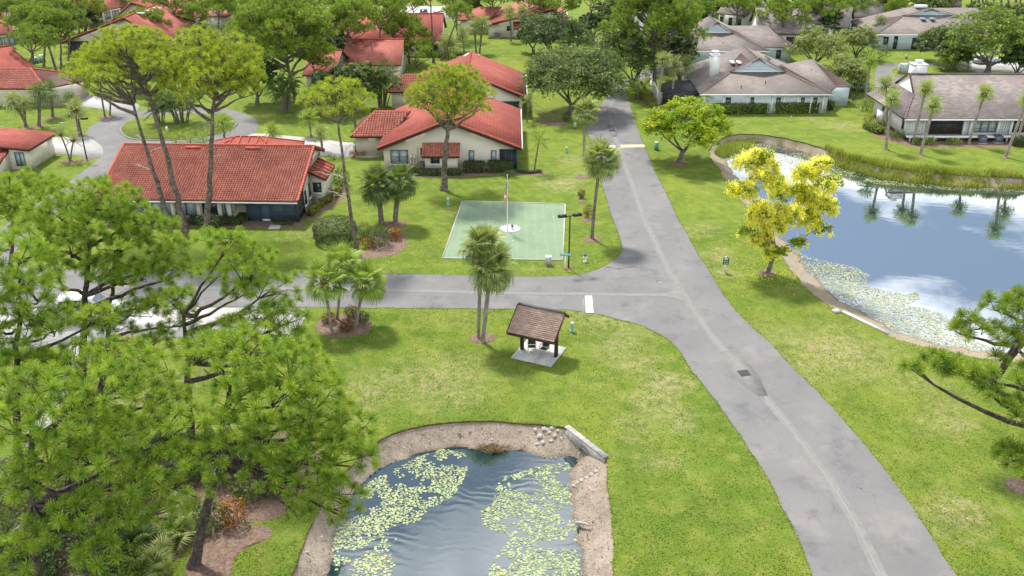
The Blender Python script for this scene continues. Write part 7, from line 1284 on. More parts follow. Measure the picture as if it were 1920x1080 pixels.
# the flag hangs in folds: hoist along the pole, stripes run down the cloth
FH, FL = 1.25, 2.05; tf = thing('flag', 'stars and stripes hanging limp from the flagpole', 'flag', (bx_, by_, top - .15)); fz = top - .15
nu, nv = 26, 26
def fp(uu, vv):                                     # uu along the fly, vv down the hoist
    hang = uu * FL; x = bx_ - .04 + .12 * math.sin(uu * 9 + vv * 3) * uu ** .5 - .16 * uu + (vv - .5) * .32 * uu * (1 - .3 * uu); yy = by_ - .05 + .13 * math.sin(uu * 7 + vv * 9) * uu ** .5 - .06 * vv
    z = fz - vv * FH * (1 - .55 * uu) - hang * .86 * (1 - .10 * math.cos(vv * 3)) + .0; return (x + .02, yy, z)
parts = {'flag_red': MB(), 'flag_white': MB(), 'flag_blue': MB()}
for i in range(nu):
    for j in range(nv):
        u0, u1, v0, v1 = i / nu, (i + 1) / nu, j / nv, (j + 1) / nv; st = int(j / nv * 13) % 2; key = 'flag_blue' if (u1 <= .42 and v1 <= .54) else ('flag_red' if st == 0 else 'flag_white')
        parts[key].add([fp(u0, v0), fp(u1, v0), fp(u1, v1), fp(u0, v1)], [[0, 1, 2, 3]])
for k_, nm in (('flag_red', 'red_stripes'), ('flag_white', 'white_stripes'), ('flag_blue', 'canton')): o = parts[k_].build(nm, MAT[k_], tf); o['kind'] = 'stuff' if 'stripes' in nm else 'thing'
mb = MB()
for i in range(4):
    for j in range(5):
        p0 = np.array(fp(.05 + i * .10, .06 + j * .1)); mb.box(p0 + [0, -.012, 0], (.04, .01, .04))
mb.build('stars', MAT['flag_white'], tf, kind='stuff')
x, y = G(961, 430.5); t = thing('spotlight', 'small black spotlight among the white stones by the flagpole', 'spotlight', (x, y, .04)); mb = MB(); mb.lathe([(.06, .0), (.03, .03), (.025, .25)], (x, y, .04), 8); mb.build('stem', MAT['black_metal'], t); mb = MB(); mb.tube([(x + .03, y + .06, .30), (x - .06, y - .1, .46)], [.08, .10], 10); mb.build('lamp_head', MAT['black_metal'], t)

# ------------------------------------------------------------------ lamps, signs, small utilities
def lamp(label, b, toppx, heads, r=.06):
    x, y = G(*b); zt = at(b[0], toppx, y)[1]; t = thing('street_lamp', label, 'street lamp', (x, y, 0), 'black street lamps'); mb = MB(); mb.tube([(x, y, 0), (x, y, .3), (x, y, zt)], [r * 1.5, r * 1.15, r], 10); mb.build('pole', MAT['black_metal'], t)
    mb = MB(); mb.lathe([(.16, 0), (.16, .04), (.09, .08)], (x, y, 0), 12); mb.build('base_plate', MAT['black_metal'], t)
    for dx, dy in heads:
        L = math.hypot(dx, dy); d = np.array([dx, dy, 0]) / L; p = np.array([x, y, zt]); mb = MB(); mb.beam(p, p + d * .3, .07, .07); arm = mb.build('arm', MAT['black_metal'], t)
        c = p + d * .66; mb = MB(); rz = math.atan2(d[1], d[0]); mb.box(c + [0, 0, .02], (.74, .36, .16), rz); mb.box(c + [0, 0, .115], (.70, .32, .04), rz); hd = mb.build('lamp_head', MAT['black_metal'], t); mb = MB(); mb.box(c - [0, 0, .07], (.6, .28, .03), rz); mb.build('lens', MAT['lamp_lens'], hd)
lamp('tall black lamp post with two box heads beside the putting green', (1066, 503), 405, [(-1, -.15), (1, .35)]); ring(1066, 503, .4, 49)
lamp('black lamp post with one box head on the left lawn corner', (163, 299), 223, [(1, .1)], .07)
x, y = G(1059.5, 505.5); t = thing('street_sign', 'turquoise street name sign on a white post at the corner', 'street sign', (x, y, 0)); zt = at(1061, 480, y)[1]; mb = MB(); mb.box((x, y, zt / 2), (.1, .1, zt)); mb.build('post', MAT['trim_white'], t); mb = MB(); mb.box((x + .06, y - .02, zt + .12), (.98, .04, .22), -.12); bd_ = mb.build('name_board', MAT['sign_blue'], t); mb = MB(); cs_ = math.cos(-.12); sn_ = math.sin(-.12)
for k_, w_ in enumerate((.07, .1, .05, .09, .08, .06, .1, .07)):
    o_ = -.38 + k_ * .108; mb.box((x + .06 + o_ * cs_, y - .045 + o_ * sn_, zt + .12), (w_, .008, .10 if k_ % 3 else .07), -.12)
mb.build('worn_lettering', MAT['sign_ink'], bd_, kind='stuff')
x, y = G(1358.5, 510); zt = at(1361, 482, y)[1]; t = thing('notice_sign', 'green notice sign on a white post on the roadside grass', 'sign', (x, y, 0)); mb = MB(); mb.box((x, y, zt / 2), (.12, .1, zt)); mb.build('post', MAT['trim_white'], t); mb = MB(); mb.lathe([(.09, 0), (.05, .06)], (x, y, zt), 8); mb.build('post_cap', MAT['trim_white'], t)
mb = MB(); mb.box((x, y - .07, zt - .34), (.50, .03, .62)); bd_ = mb.build('board', MAT['sign_green'], t); mb = MB()
for w_, dz, h_ in ((.34, -.13, .07), (.22, -.19, .035)): mb.box((x, y - .09, zt + dz), (w_, .008, h_))
for o_, w_, dz in ((-.1, .14, -.36), (.1, .14, -.36), (-.11, .1, -.52), (.07, .18, -.52)): mb.box((x + o_, y - .09, zt + dz), (w_, .008, .05))
mb.build('worn_lettering', MAT['sign_ink'], bd_, kind='stuff')
x, y = G(1097, 491); t = thing('fire_hydrant', 'white fire hydrant with a blue bonnet near the street corner', 'fire hydrant', (x, y, 0)); mb = MB(); mb.lathe([(.17, 0), (.17, .05), (.11, .06), (.11, .48), (.15, .5), (.15, .55)], (x, y, 0), 14); mb.build('barrel', MAT['hydrant_white'], t); mb = MB(); mb.lathe([(.14, .55), (.13, .64), (.08, .71), (.03, .73), (.03, .79)], (x, y, 0), 14); mb.build('bonnet', MAT['blue_paint'], t)
for d in ((1, 0), (-1, 0), (0, -1)): mb = MB(); p = np.array([x, y, .42]); d = np.array([*d, 0.0]); mb.tube([p + d * .08, p + d * .2], [.06, .065], 8); mb.build('outlet_cap', MAT['hydrant_white'], t)
def pedestal(label, b, r=.14, h=.72, kind='round', mat='green_plastic'):
    x, y = G(*b); t = thing('utility_pedestal', label, 'utility box', (x, y, 0), 'small utility pedestals on the lawns'); mb = MB()
    if kind == 'round': mb.lathe([(r * 1.1, 0), (r * 1.1, .12), (r, .13), (r, h), (r * .8, h + .05)], (x, y, 0), 12)
    else: mb.box((x, y, .1 + h / 2), (r * 2.2, r * 1.8, h))
    mb.build('cabinet', MAT[mat], t); mb = MB()
    if kind == 'round': mb.lathe([(r * 1.04, h * .86), (r * 1.04, h + .03), (r * .7, h + .08)], (x, y, 0), 12); mb.build('cap', MAT['trim_pale'], t)
    else: mb.box((x, y, .1 + h + .03), (r * 2.4, r * 2.0, .06)); mb.build('cap', MAT['trim_pale'], t)
    mb = MB(); mb.box((x, y, .05), (r * 2.6, r * 2.2, .1)); mb.build('base', MAT['iron'] if kind != 'round' else MAT['green_plastic'], t)
MAT['trim_pale'] = M('pale green cap', (.45, .60, .52), None, rough=.5)
pedestal('pale green pedestal on the grass right of the shelter', (1072.5, 622)); pedestal('pale green pedestal on the lawn left of the putting green', (840, 385)); pedestal('pale green pedestal on the lawn left of the far road', (1062, 286), .13, .6); pedestal('dark footed green cabinet beside the speed hump', (1230.5, 281), .2, .8, 'box'); pedestal('small grey pedestal by the mulch under the oak', (1078, 241), .15, .6, 'box', 'grey_plastic'); pedestal('white stub pipe on the lawn below the long hedge', (1483, 223), .07, .35, 'round', 'grey_plastic'); pedestal('pair of pale cabinets on the far left lawn, left one', (68, 118), .3, .8, 'box'); pedestal('pair of pale cabinets on the far left lawn, right one', (80, 116), .35, 1.0, 'box', 'grey_plastic'); pedestal('grey cabinet on the tip of the right lawn island', (1693, 139), .5, 1.5, 'box', 'grey_plastic'); pedestal('slim white post box on the right lawn island', (1685, 139), .18, 1.3, 'box', 'grey_plastic'); pedestal('small white rain gauge on the lawn of the skylit house', (1699, 110), .15, .5, 'box', 'grey_plastic')
x, y = G(1028, 497); t = thing('utility_cabinet', 'pale grey utility cabinet at the edge of the putting green', 'utility box', (x, y, 0)); mb = MB(); mb.box((x, y, .40), (.48, .42, .78)); mb.build('cabinet', MAT['grey_plastic'], t); mb = MB(); mb.box((x, y, .81), (.52, .46, .06)); mb.build('lid', MAT['trim_white'], t); mb = MB(); mb.box((x, y - .215, .38), (.36, .02, .6)); mb.build('door', MAT['grey_plastic'], t); ring(1028, 498, .4, 50)
x, y = G(1093, 594); zt = at(1093.5, 562, y)[1]; mb = MB(); mb.tube([(x, y, 0), (x, y, zt)], .035, 8); t = thing('sign_post', 'thin pale post at the lawn edge beside the stop bar', 'post', (x, y, 0)); mb.build('post', MAT['steel'], t)
x, y = G(314.5, 252); t = thing('marker_post', 'yellow topped white marker post on the round lawn island', 'post', (x, y, .1)); zt = at(313, 237, y)[1]; mb = MB(); mb.box((x, y, zt / 2), (.16, .06, zt)); mb.build('post', MAT['trim_white'], t); mb = MB(); mb.box((x, y - .04, zt - .4), (.3, .03, .6)); mb.build('plate', MAT['yellow_paint'], t)
for i, (px, py, lab) in enumerate(((117, 231, 'pale flat valve box in the cul-de-sac lawn, upper one'), (100, 241, 'pale flat valve box in the cul-de-sac lawn, lower one'), (186, 300 - 82, 'flat stone at the lane edge'))):
    if i < 2: mb = MB(); mb.box((*G(px, py), .04), (.8, .4, .1), .1); tag(mb.build('valve_box', MAT['grey_plastic']), lab, 'utility box', 'valve boxes in the lawn')

# ------------------------------------------------------------------ headwall, rocks, pond wall
def headwall(label, a, b, zt, zb, th, hole=None, name='headwall'):
    A_, B_ = np.array([*G(*a, zt), zt]), np.array([*G(*b, zt), zt]); d = B_ - A_; L = np.linalg.norm(d); d /= L; nrm = np.array([d[1], -d[0], 0]); t = thing(name, label, 'retaining wall', tuple((A_ + B_) / 2 - [0, 0, zt - zb])); return t, A_, B_, d, L, nrm
t, A_, B_, d, L, nrm = headwall('weathered concrete headwall with a round culvert pipe at the pond end', (1063, 800), (1136, 857), .12, -1.5, .3)
# wall as a plate with a round opening
c0 = L * .52; zc = -.72; rad = .38; K = 28
def ring_pts(off): return [A_ * [1, 1, 0] + d * (c0 + rad * math.cos(q)) + [0, 0, zc + rad * math.sin(q)] + nrm * off for q in np.linspace(0, 2 * math.pi, K, endpoint=False)]
def rect_pts(off):
    o = []
    for q in np.linspace(0, 2 * math.pi, K, endpoint=False):
        cx_, sz = math.cos(q), math.sin(q); hw_ = (L - c0 if cx_ > 0 else c0); hz = (.12 - zc if sz > 0 else zc + 1.6); k_ = min(hw_ / max(abs(cx_), 1e-6), hz / max(abs(sz), 1e-6)); o.append(A_ * [1, 1, 0] + d * (c0 + cx_ * k_) + [0, 0, zc + sz * k_] + nrm * off)
    return o
th = .16; mb = MB(); Vv = ring_pts(th) + rect_pts(th) + ring_pts(-th) + rect_pts(-th); Ff = []
for i in range(K):
    j = (i + 1) % K; Ff += [[i, j, K + j, K + i], [2 * K + j, 2 * K + i, 3 * K + i, 3 * K + j], [K + i, K + j, 3 * K + j, 3 * K + i], [j, i, 2 * K + i, 2 * K + j]]
mb.add(Vv, Ff); mb.build('wall', MAT['concrete_old'], t)
mb = MB(); mb.beam(A_ - d * .03 + [0, 0, .02], B_ + d * .03 + [0, 0, .02], .37, .09); mb.build('coping', MAT['concrete_old'], t)
pc = A_ * [1, 1, 0] + d * c0 + [0, 0, zc]; pp = [pc + nrm * q for q in (.24, -1.8)]; mb = MB(); mb.tube(pp, [rad + .05, rad + .05], 24, cap=False); mb.tube(pp, [rad - .03, rad - .03], 24, cap=True); mb.build('culvert_pipe', MAT['concrete_old'], t)
sgn = 1 if (nrm @ np.array([-1, -.6, 0])) > 0 else -1
t2, A2, B2, d2, L2, n2 = headwall('long low pale concrete wall along the near shore of the big pond', (1580, 584), (1665, 625), .02, -.9, .3, name='pond_wall')
mb = MB(); mb.beam(A2 - [0, 0, .44], B2 - [0, 0, .44], .30, .88); mb.build('wall', MAT['concrete'], t2); mb = MB(); mb.beam(A2 - d2 * .02 + [0, 0, .03], B2 + d2 * .02 + [0, 0, .03], .34, .07); mb.build('coping', MAT['concrete'], t2)
x, y = G(1568, 585); mb = MB(); mb.box((x, y, .08), (.55, .45, .2), .3); tag(mb.build('concrete_block', MAT['concrete_white']), 'pale square concrete block at the left end of the pond wall', 'block')
g = np.random.default_rng(77)
def rock(label, px, py, z, s_, grp='pale rocks by the culvert'):
    s_ *= .72
    x, y = G(px, py, z); me = bmesh.new(); bmesh.ops.create_icosphere(me, subdivisions=2, radius=1); k0 = g.uniform(0, 50)
    for v_ in me.verts: v_.co *= 1 + .35 * mnoise.noise(v_.co * 1.6 + Vector((k0, 0, 0))); s2 = s_; v_.co = Vector((v_.co.x * s2 * 1.3, v_.co.y * s_, v_.co.z * s_ * .7))
    m_ = bpy.data.meshes.new('rock'); me.to_mesh(m_); me.free(); m_.materials.append(MAT['rock']); o = bpy.data.objects.new('rock', m_); COL.objects.link(o); x, y = G(px, py, bank_z(x, y)); o.location = (x, y, (bank_z(x, y) if z < 0 else z) + s_ * .2); o.rotation_euler = (0, 0, g.uniform(0, 3)); tag(o, label, 'rock', grp)
ORD = ['first', 'second', 'third', 'fourth', 'fifth', 'sixth', 'seventh', 'eighth', 'ninth', 'tenth', 'eleventh', 'twelfth']
RK1 = ((1003, 812, -.25, .18), (1012, 826, -.35, .24), (1020, 808, -.2, .2), (1030, 815, -.25, .16), (1035, 806, -.15, .2), (1018, 836, -.5, .2), (1040, 824, -.3, .18), (1026, 800, -.15, .16), (1046, 812, -.2, .14), (1007, 840, -.55, .16), (1052, 828, -.4, .13), (1033, 832, -.45, .15))
for px, py, z, s_ in RK1: rock(f'{ORD[sorted(RK1).index((px, py, z, s_))]} from the left of the pale rocks scattered beside the headwall', px, py, z, s_)
RK2 = ((1076, 912, -.6, .14), (1082, 906, -.5, .16), (1091, 901, -.45, .18), (1100, 896, -.4, .17), (1109, 890, -.35, .18), (1118, 884, -.3, .17))
for px, py, z, s_ in RK2: rock(f'{ORD[RK2.index((px, py, z, s_))]} pale rock from the water in the line below the headwall', px, py, z, s_, 'rocks in a line below the headwall')
for i_, (px, py) in enumerate(((706, 471), (712, 469), (719, 466), (724, 463))): rock(f'{ORD[i_]} small white stone from the left on the mulch before the flower shrub', px, py, .08, .1, 'white stones on the mulch')
# clump of brown weed and a log at the water edge
mb = MB(); c = np.array([*G(925, 842, WZ), WZ + .05]); n = 420; a = g.uniform(0, 6.28, n); P = c + np.stack([np.cos(a) * g.uniform(0, 1, n) * 1.0, np.sin(a) * g.uniform(0, 1, n) * .6, g.uniform(0, .12, n)], 1); mb.segs(P, P + np.stack([np.cos(a * 3), np.sin(a * 3), g.uniform(-.1, .5, n)], 1) * g.uniform(.15, .5, n)[:, None], .012, .006, 3); MAT['weed'] = M('brown water weed', (.16, .10, .045), (.26, .19, .08), 3, .9, island=.3); mb.build('water_weed', MAT['weed'], origin=(0, 0, 0), kind='stuff')
mb = MB(); a = np.array([*G(1080, 979, -.8), -.85]); b = np.array([*G(1106, 987, -.5), -.45]); mb.tube(bez(a, (a + b) / 2 + [0, .1, .08], b, 6), [.11, .10, .09, .08, .07, .05], 7); tag(mb.build('driftwood_log', MAT['concrete_old']), 'pale driftwood log lying on the right bank of the small pond', 'log')
for px, py, lab in ((1489, 497, 'left of two dark ducks at the water edge'), (1497, 494, 'right of two dark ducks at the water edge')):
    x, y = G(px, py, WZ); t = thing('duck', lab, 'duck', (x, y, WZ), 'ducks at the pond edge'); t.scale = (.62,) * 3; mb = MB(); mb.tube([(x - .22, y, WZ + .26), (x - .12, y, WZ + .22), (x + .02, y, WZ + .22), (x + .13, y, WZ + .26), (x + .17, y, WZ + .38), (x + .19, y, WZ + .48), (x + .22, y, WZ + .52), (x + .30, y, WZ + .51)], [.02, .085, .115, .09, .045, .04, .05, .012], 9); mb.build('body', MAT['duck'], t, smooth=True)
    for s_ in (-.05, .05): mb = MB(); mb.tube([(x, y + s_, WZ + .14), (x + .01, y + s_, WZ - .02)], .012, 5); mb.build('leg', MAT['duck'], t)

# ------------------------------------------------------------------ water lilies
def pad_mesh(k=11):
    a = np.linspace(.22, 2 * math.pi - .22, k); V = np.r_[[[0, 0, 0]], np.c_[np.cos(a), np.sin(a), np.zeros(k)]]; return V, [[0, i, i + 1] for i in range(1, k)]
MAT['lily_dark'] = M('older lily pad', (.10, .15, .05), (.22, .25, .09), 2.5, .4, .45, island=.4); PV, PF = pad_mesh(); mb = MB(); mb.add(PV, PF); PADS = []
for i in range(5):
    m_ = M('lily pad leaf', [(.18, .25, .085), (.23, .29, .11), (.26, .30, .11), (.15, .22, .08), (.33, .30, .11)][i], [(.23, .30, .12), (.28, .34, .15), (.31, .345, .15), (.205, .28, .115), (.36, .33, .135)][i], 3, .4, .5); PADS.append(template(mb, 'lily_pad', m_))
def pad_field(regions, n, rmin, rmax, seed, thresh, sc=.5):
    g = np.random.default_rng(seed); out = []
    for poly, k in regions:
        q = px_poly(poly, WZ); lo, hi = q.min(0), q.max(0); P = g.uniform(lo, hi, (int(n * k) * 4, 2)); P = P[inside(P, q)]; f = np.array([mnoise.noise((a * sc, b * sc, seed)) + .6 * mnoise.noise((a * sc * 3, b * sc * 3, seed + 4)) for a, b in P]); P = P[f + g.uniform(-.25, .25, len(P)) > thresh][:int(n * k)]; out.append(P)
    P = np.concatenate(out); r_ = g.uniform(rmin, rmax, len(P)) * np.where(g.uniform(0, 1, len(P)) < .15, 1.35, 1); keep = []; cell = {}
    for i in range(len(P)):
        cx_, cy_ = int(P[i, 0] / .6), int(P[i, 1] / .6); ok = True
        for a in (-1, 0, 1):
            for b in (-1, 0, 1):
                for j in cell.get((cx_ + a, cy_ + b), ()):
                    if (P[i, 0] - P[j, 0]) ** 2 + (P[i, 1] - P[j, 1]) ** 2 < (.74 * (r_[i] + r_[j])) ** 2: ok = False; break
                if not ok: break
            if not ok: break
        if ok: cell.setdefault((cx_, cy_), []).append(i); keep.append(i)
    return P[keep], r_[keep]
def pads_stuff(name, P, r_, mat, seed, tilt=.0):
    g = np.random.default_rng(seed); n = len(P); a = g.uniform(0, 6.28, n); c, s_ = np.cos(a), np.sin(a); X = PV[None, :, 0] * c[:, None] - PV[None, :, 1] * s_[:, None]; Y = PV[None, :, 0] * s_[:, None] + PV[None, :, 1] * c[:, None]
    tl = g.normal(0, tilt, (n, 2)); Z = WZ + .006 + g.uniform(0, .012, n)[:, None] + (np.maximum(0, X * tl[:, :1] + Y * tl[:, 1:])) * r_[:, None]
    V = np.stack([P[:, :1] + X * r_[:, None], P[:, 1:] + Y * r_[:, None], Z], -1); k = PV.shape[0]; mb = MB(); mb.add(V.reshape(-1, 3), (np.arange(n)[:, None, None] * k + np.array(PF)[None]).reshape(-1, 3)); return mb.build(name, MAT[mat], origin=(0, 0, 0), kind='stuff')
left = [(790, 855), (830, 842), (872, 850), (876, 880), (866, 905), (850, 930), (806, 955), (800, 970), (750, 990), (744, 1010), (730, 1030), (740, 1060), (720, 1110), (590, 1120), (628, 1000), (690, 905), (740, 880)]
right = [(1020, 872), (1068, 868), (1074, 905), (1080, 980), (1090, 1120), (900, 1120), (915, 1085), (925, 1050), (960, 1010), (905, 985), (900, 962), (925, 945), (925, 920), (945, 895)]
P, r_ = pad_field([(left, 1.0), (right, 1.15)], 5000, .04, .10, 3, -.08); w_ = inside(P, small_water); P, r_ = P[w_], r_[w_]
order = np.argsort(-(r_ * scale_at(1, 0) / np.maximum(P[:, 1], 1) * 40)); big = order[:280]; rest = order[280:]
for i in big:
    o = bpy.data.objects.new('lily_pad', PADS[int(RNG.integers(0, 5))]); COL.objects.link(o); o.location = (*P[i], WZ + .012 + RNG.uniform(0, .01)); o.rotation_euler = (RNG.normal(0, .02), RNG.normal(0, .02), RNG.uniform(0, 6.28)); o.scale = (r_[i],) * 3
    tag(o, 'pale green round lily pad floating on the small pond', 'lily pad', 'large lily pads on the small pond')
dk_ = RNG.uniform(0, 1, len(rest)) < .3; pads_stuff('lily_pad_cover', P[rest[~dk_]], r_[rest[~dk_]], 'lily', 5, .05); pads_stuff('lily_pad_cover', P[rest[dk_]], r_[rest[dk_]], 'lily_dark', 6, .12)
near_ = [(1470, 462), (1505, 478), (1550, 490), (1600, 500), (1630, 516), (1622, 535), (1660, 545), (1700, 552), (1720, 545), (1725, 560), (1700, 572), (1740, 580), (1770, 590), (1800, 600), (1830, 640), (1900, 668), (1930, 680), (1780, 655), (1670, 625), (1600, 585), (1530, 535), (1500, 495)]
far_ = [(1355, 296), (1400, 262), (1440, 263), (1484, 272), (1540, 296), (1576, 315), (1636, 332), (1650, 342), (1600, 340), (1560, 330), (1530, 328), (1480, 345), (1440, 340), (1400, 322), (1375, 318)]
edge_ = [(1600, 330), (1680, 341), (1790, 350), (1930, 356), (1930, 361), (1780, 356), (1700, 350), (1640, 345)]
P, r_ = pad_field([(near_, 1.5), (far_, .9), (edge_, .16)], 5200, .045, .095, 8, -.3, .3); w_ = inside(P, big_water); pads_stuff('lily_pad_cover', P[w_], r_[w_], 'lily_far', 9, .12)

# ------------------------------------------------------------------ cars
def car(label, cat, b, rz, paint, L=4.6, W=1.85, H=1.5, bed=False):
    x, y = G(*b); t = thing('parked_car', label, cat, (0, 0, 0), 'parked cars'); hb = H * .52
    def prof(P, w0, w1, name, mat, bev=.0):
        mb = MB(); n = len(P); a = [(p, -w0 / 2 if z < hb else -w1 / 2, z) for p, z in P]; b_ = [(p, -q, z) for p, q, z in a]; mb.add(a + b_, [[i, (i + 1) % n, n + (i + 1) % n, n + i] for i in range(n)]); k = 2 * n; mb.f.append((np.array([list(range(n))[::-1]]), 0, None)); mb.f.append((np.array([list(range(n, 2 * n))]), 0, None)); return mb.build(name, MAT[mat], t)
    prof([(-L / 2, .28), (-L / 2 - .02, .6), (-L / 2 + .1, hb), (-L / 2 + .3, hb + .06), (L * .18, hb + .06), (L / 2 - .25, hb - .08), (L / 2, hb - .25), (L / 2 + .02, .3), (L / 2 - .2, .2), (-L / 2 + .2, .2)], W, W, 'body', paint)
    if bed: cab = [(-L * .05, hb + .0), (-L * .02, H), (L * .14, H), (L * .26, hb)]
    else: cab = [(-L * .46, hb), (-L * .38, H - .05), (-L * .1, H), (L * .08, H - .04), (L * .25, hb)]
    prof(cab, W * .94, W * .78, 'cabin', paint)
    mb = MB(); n = len(cab); c0 = np.mean([p for p, z in cab])
    for s_ in (-1, 1): mb.add([(c0 + (p - c0) * .86, s_ * ((W * .94 if z < hb + .02 else W * .78) / 2 * 1.0 + .012 - (.02 if z < hb + .02 else 0)), hb + .06 + (z - hb) * .80) for p, z in cab], [list(range(n))])
    for (p0, z0), (p1, z1) in ((cab[0], cab[1]), (cab[-1], cab[-2])):
        o_ = -.015 if p0 < c0 else .015; mb.add([(p0 + (p1 - p0) * .15 + o_, -W * .42, z0 + (z1 - z0) * .15), (p0 + (p1 - p0) * .15 + o_, W * .42, z0 + (z1 - z0) * .15), (p0 + (p1 - p0) * .85 + o_, W * .36, z0 + (z1 - z0) * .85), (p0 + (p1 - p0) * .85 + o_, -W * .36, z0 + (z1 - z0) * .85)], [[0, 1, 2, 3]])
    mb.build('window', MAT['glass'], t)
    for sx in (-1, 1):
        for sy in (-1, 1):
            mb = MB(); mb.tube([(sx * L * .31, sy * (W / 2 - .2), .33), (sx * L * .31, sy * (W / 2 + .01), .33)], [.33, .33], 16); wl = mb.build('wheel', MAT['tyre'], t); mb = MB(); mb.tube([(sx * L * .31, sy * (W / 2), .33), (sx * L * .31, sy * (W / 2 + .02), .33)], [.2, .2], 12); mb.build('rim', MAT['steel'], wl)
    for sy in (-1, 1):
        mb = MB(); mb.box((-L / 2 - .01, sy * W * .38, hb - .12), (.06, .25, .2)); mb.build('tail_light', MAT['red_lamp'], t); mb = MB(); mb.box((L / 2 - .06, sy * W * .36, hb - .25), (.12, .36, .14)); mb.build('headlight', MAT['lamp_lens'], t)
    t.location = (x, y, .035); t.rotation_euler = (0, 0, rz)
car('dark pickup parked on the far driveway among the pine trunks', 'pickup truck', (795, 33), R(95), 'car_dark', 5.4, 2.0, 1.85); car('white car parked right of the dark pickup on the far driveway', 'car', (820, 31), R(92), 'car_white'); car('white van half hidden by pine branches on the near driveway', 'van', (172, 598), R(8), 'car_white', 5.2, 2.0, 2.1); car('dark car behind the pale oak by the pond house', 'car', (1612, 168), R(60), 'car_dark'); car('silver car on the bright driveway under the sprawling tree', 'car', (1846, 118), R(20), 'car_silver')
mb = MB(); mb.box((*G(520, 629), .1), (1.9, .18, .13)); tag(mb.build('wheel_stop', MAT['yellow_paint']), 'long yellow wheel stop at the end of the near white driveway', 'wheel stop')
# ------------------------------------------------------------------ more trees between the houses
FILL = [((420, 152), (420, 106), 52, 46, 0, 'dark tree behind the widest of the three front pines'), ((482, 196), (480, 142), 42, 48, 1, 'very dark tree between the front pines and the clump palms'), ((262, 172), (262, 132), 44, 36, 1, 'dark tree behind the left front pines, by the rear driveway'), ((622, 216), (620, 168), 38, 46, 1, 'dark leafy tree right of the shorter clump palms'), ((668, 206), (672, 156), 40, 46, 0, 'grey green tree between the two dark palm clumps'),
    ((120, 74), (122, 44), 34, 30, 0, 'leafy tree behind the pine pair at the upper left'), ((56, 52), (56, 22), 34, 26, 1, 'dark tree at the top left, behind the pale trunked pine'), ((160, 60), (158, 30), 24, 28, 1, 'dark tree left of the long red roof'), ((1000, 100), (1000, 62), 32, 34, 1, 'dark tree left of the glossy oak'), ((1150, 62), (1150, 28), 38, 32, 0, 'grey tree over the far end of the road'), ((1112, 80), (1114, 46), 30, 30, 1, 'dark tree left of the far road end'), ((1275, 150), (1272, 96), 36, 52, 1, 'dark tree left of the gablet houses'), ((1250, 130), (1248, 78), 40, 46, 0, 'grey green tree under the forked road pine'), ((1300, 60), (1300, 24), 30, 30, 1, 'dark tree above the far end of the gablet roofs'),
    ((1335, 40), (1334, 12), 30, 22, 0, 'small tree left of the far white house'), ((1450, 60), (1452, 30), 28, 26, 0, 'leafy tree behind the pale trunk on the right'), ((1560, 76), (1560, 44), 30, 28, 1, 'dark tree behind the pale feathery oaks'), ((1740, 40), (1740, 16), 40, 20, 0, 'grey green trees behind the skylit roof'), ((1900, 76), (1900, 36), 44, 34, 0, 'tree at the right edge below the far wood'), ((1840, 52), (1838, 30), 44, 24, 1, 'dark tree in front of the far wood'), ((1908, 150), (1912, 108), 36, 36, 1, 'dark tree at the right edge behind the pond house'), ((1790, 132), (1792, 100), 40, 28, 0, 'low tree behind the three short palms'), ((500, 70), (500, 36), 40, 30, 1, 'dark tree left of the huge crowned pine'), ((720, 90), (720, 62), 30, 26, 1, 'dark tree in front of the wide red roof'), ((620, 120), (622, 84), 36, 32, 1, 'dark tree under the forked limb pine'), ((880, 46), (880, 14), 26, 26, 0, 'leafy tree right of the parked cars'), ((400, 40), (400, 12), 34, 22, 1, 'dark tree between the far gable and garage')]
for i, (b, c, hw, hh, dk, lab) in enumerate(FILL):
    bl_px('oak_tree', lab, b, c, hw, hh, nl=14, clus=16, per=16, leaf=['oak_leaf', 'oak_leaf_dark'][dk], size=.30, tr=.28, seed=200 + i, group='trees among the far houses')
MORE = [((470, 118), (468, 52), 'bright pine left of the huge crowned one'), ((632, 132), (628, 52), 'pine between the huge crowned one and the forked one'), ((560, 92), (560, 8), 'pine topping the huge crown'), ((520, 72), (512, 6), 'pine left of the huge crown at the top edge'), ((608, 66), (600, 2), 'pine at the top edge above the orange roof'), ((690, 66), (690, 10), 'pine on the far side of the wide red roof, left'), ((740, 62), (742, 4), 'pine on the far side of the wide red roof, middle'), ((858, 74), (852, 2), 'pine at the right gable of the wide red roof'), ((930, 52), (922, -4), 'thin pine above the far tiled bay'), ((990, 62), (992, 2), 'pine left of the flat crowned one'), ((150, 84), (146, 14), 'tall pine in the group left of the attic vent gable'), ((20, 70), (24, 6), 'pine in the top left corner group'), ((96, 70), (100, 4), 'second pine in the top left corner group'), ((330, 66), (322, 10), 'pine left of the far cream gable'), ((410, 74), (412, 14), 'pine right of the far cream gable'), ((768, 120), (762, 62), 'low pine overlapping the wide red roof'), ((1180, 70), (1176, 8), 'pine left of the forked road pine'), ((1290, 70), (1292, 10), 'pine right of the forked road pine'), ((1380, 60), (1384, 12), 'pine beside the far white house'), ((1572, 64), (1570, 14), 'pine behind the strip window roof'), ((1700, 34), (1702, 0), 'pine above the ridge of the skylit roof'), ((1760, 30), (1764, -4), 'pine left of the far wood')]
for i, (b, c, lab) in enumerate(MORE):
    pine_px(lab, b, c, 36 + (i * 7) % 12, 28 + (i * 5) % 10, nl=11, per=30, tr=.22, seed=400 + i, lod=1, leaf=['pine_needle_mid', 'pine_needle_dark'][i % 2])

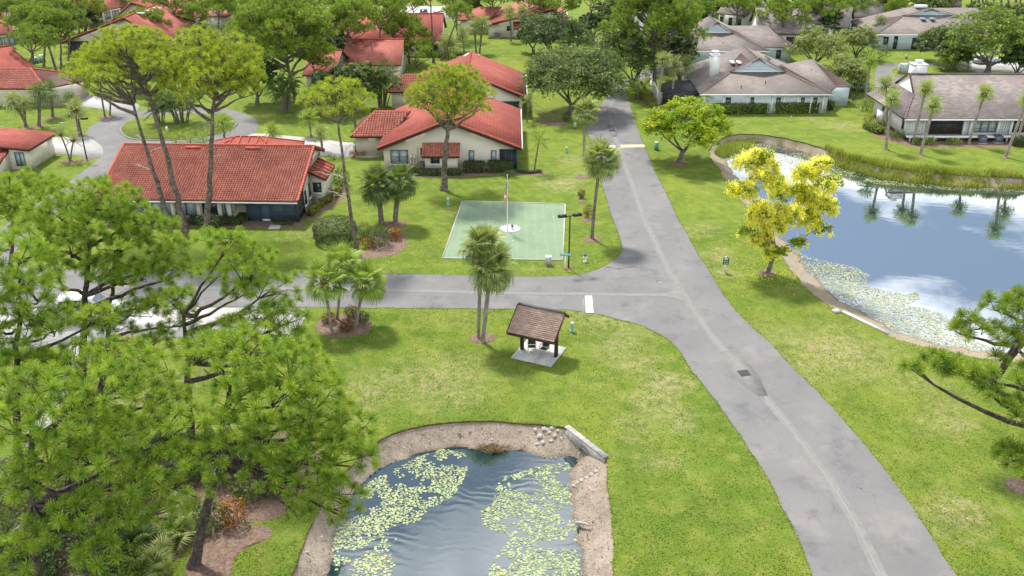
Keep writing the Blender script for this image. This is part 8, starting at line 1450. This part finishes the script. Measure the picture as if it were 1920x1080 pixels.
# ------------------------------------------------------------------ blades that roughen the near lawn and the road edges
g = np.random.default_rng(31)
P = np.stack([g.uniform(-26, 40, 150000), 33 + 47 * g.uniform(0, 1, 150000) ** 1.5], 1); P = P[np.abs(P[:, 0]) < P[:, 1] * .66 + 3]
bad = inside(P, main_poly) | inside(P, side) | inside(P, small_lip) | inside(P, big_lip) | inside(P, np.array([q_[:2] for q_ in s4])) | inside(P, px_poly([(829.5, 484.5), (1055, 488.5), (1060, 383), (867, 377.3)])) | inside(P, px_poly([(592, 612), (600, 600), (625, 592), (655, 590), (690, 596), (695, 612), (690, 624), (660, 631), (625, 632), (600, 625)])) | inside(P, px_poly([(-60, 582), (583, 579), (548, 637), (-60, 655)]))
P = P[~bad]; k_ = np.array([mnoise.noise((a_ * .5, b_ * .5, 4)) + .7 * mnoise.noise((a_ * 2.1, b_ * 2.1, 9)) for a_, b_ in P]); P = P[k_ > -.25 + g.uniform(-.3, .3, len(P))]
edge = [q for q in (main_poly, side, small_lip, big_lip)]; E = []
for q in edge:
    d_ = np.r_[0, np.cumsum(np.linalg.norm(np.diff(q, axis=0), axis=1))]; n_ = int(d_[-1] * 22); s_ = g.uniform(0, d_[-1], n_); E.append(np.stack([np.interp(s_, d_, q[:, 0]), np.interp(s_, d_, q[:, 1])], 1) + g.normal(0, .05, (n_, 2)))
E = np.concatenate(E); E = E[(E[:, 1] > 30) & (E[:, 1] < 112)]
jn = [G(1067, 582), G(1055, 518)]; E = E[~((np.abs(E[:, 0] - G(1060, 550)[0]) < 1.2) & (E[:, 1] > jn[0][1] - .2) & (E[:, 1] < jn[1][1] + .2))]
P = np.concatenate([P, E]); n = len(P); a_ = g.uniform(0, 6.28, n); d_ = np.stack([np.cos(a_), np.sin(a_)], 1); w_ = g.uniform(.02, .05, n)[:, None]; h_ = g.uniform(.035, .085, n)
V = np.stack([np.c_[P - d_ * w_, np.zeros(n)], np.c_[P + d_ * w_, np.zeros(n)], np.c_[P + np.stack([-d_[:, 1], d_[:, 0]], 1) * .05, h_]], 1)
MAT['blade'] = LEAF('grass blades', (.12, .19, .02), (.25, .28, .04), .35, .35, .35); mb = MB(); mb.add(V.reshape(-1, 3), np.arange(3 * n).reshape(-1, 3)); mb.build('grass', MAT['blade'], origin=(0, 0, 0), kind='stuff')
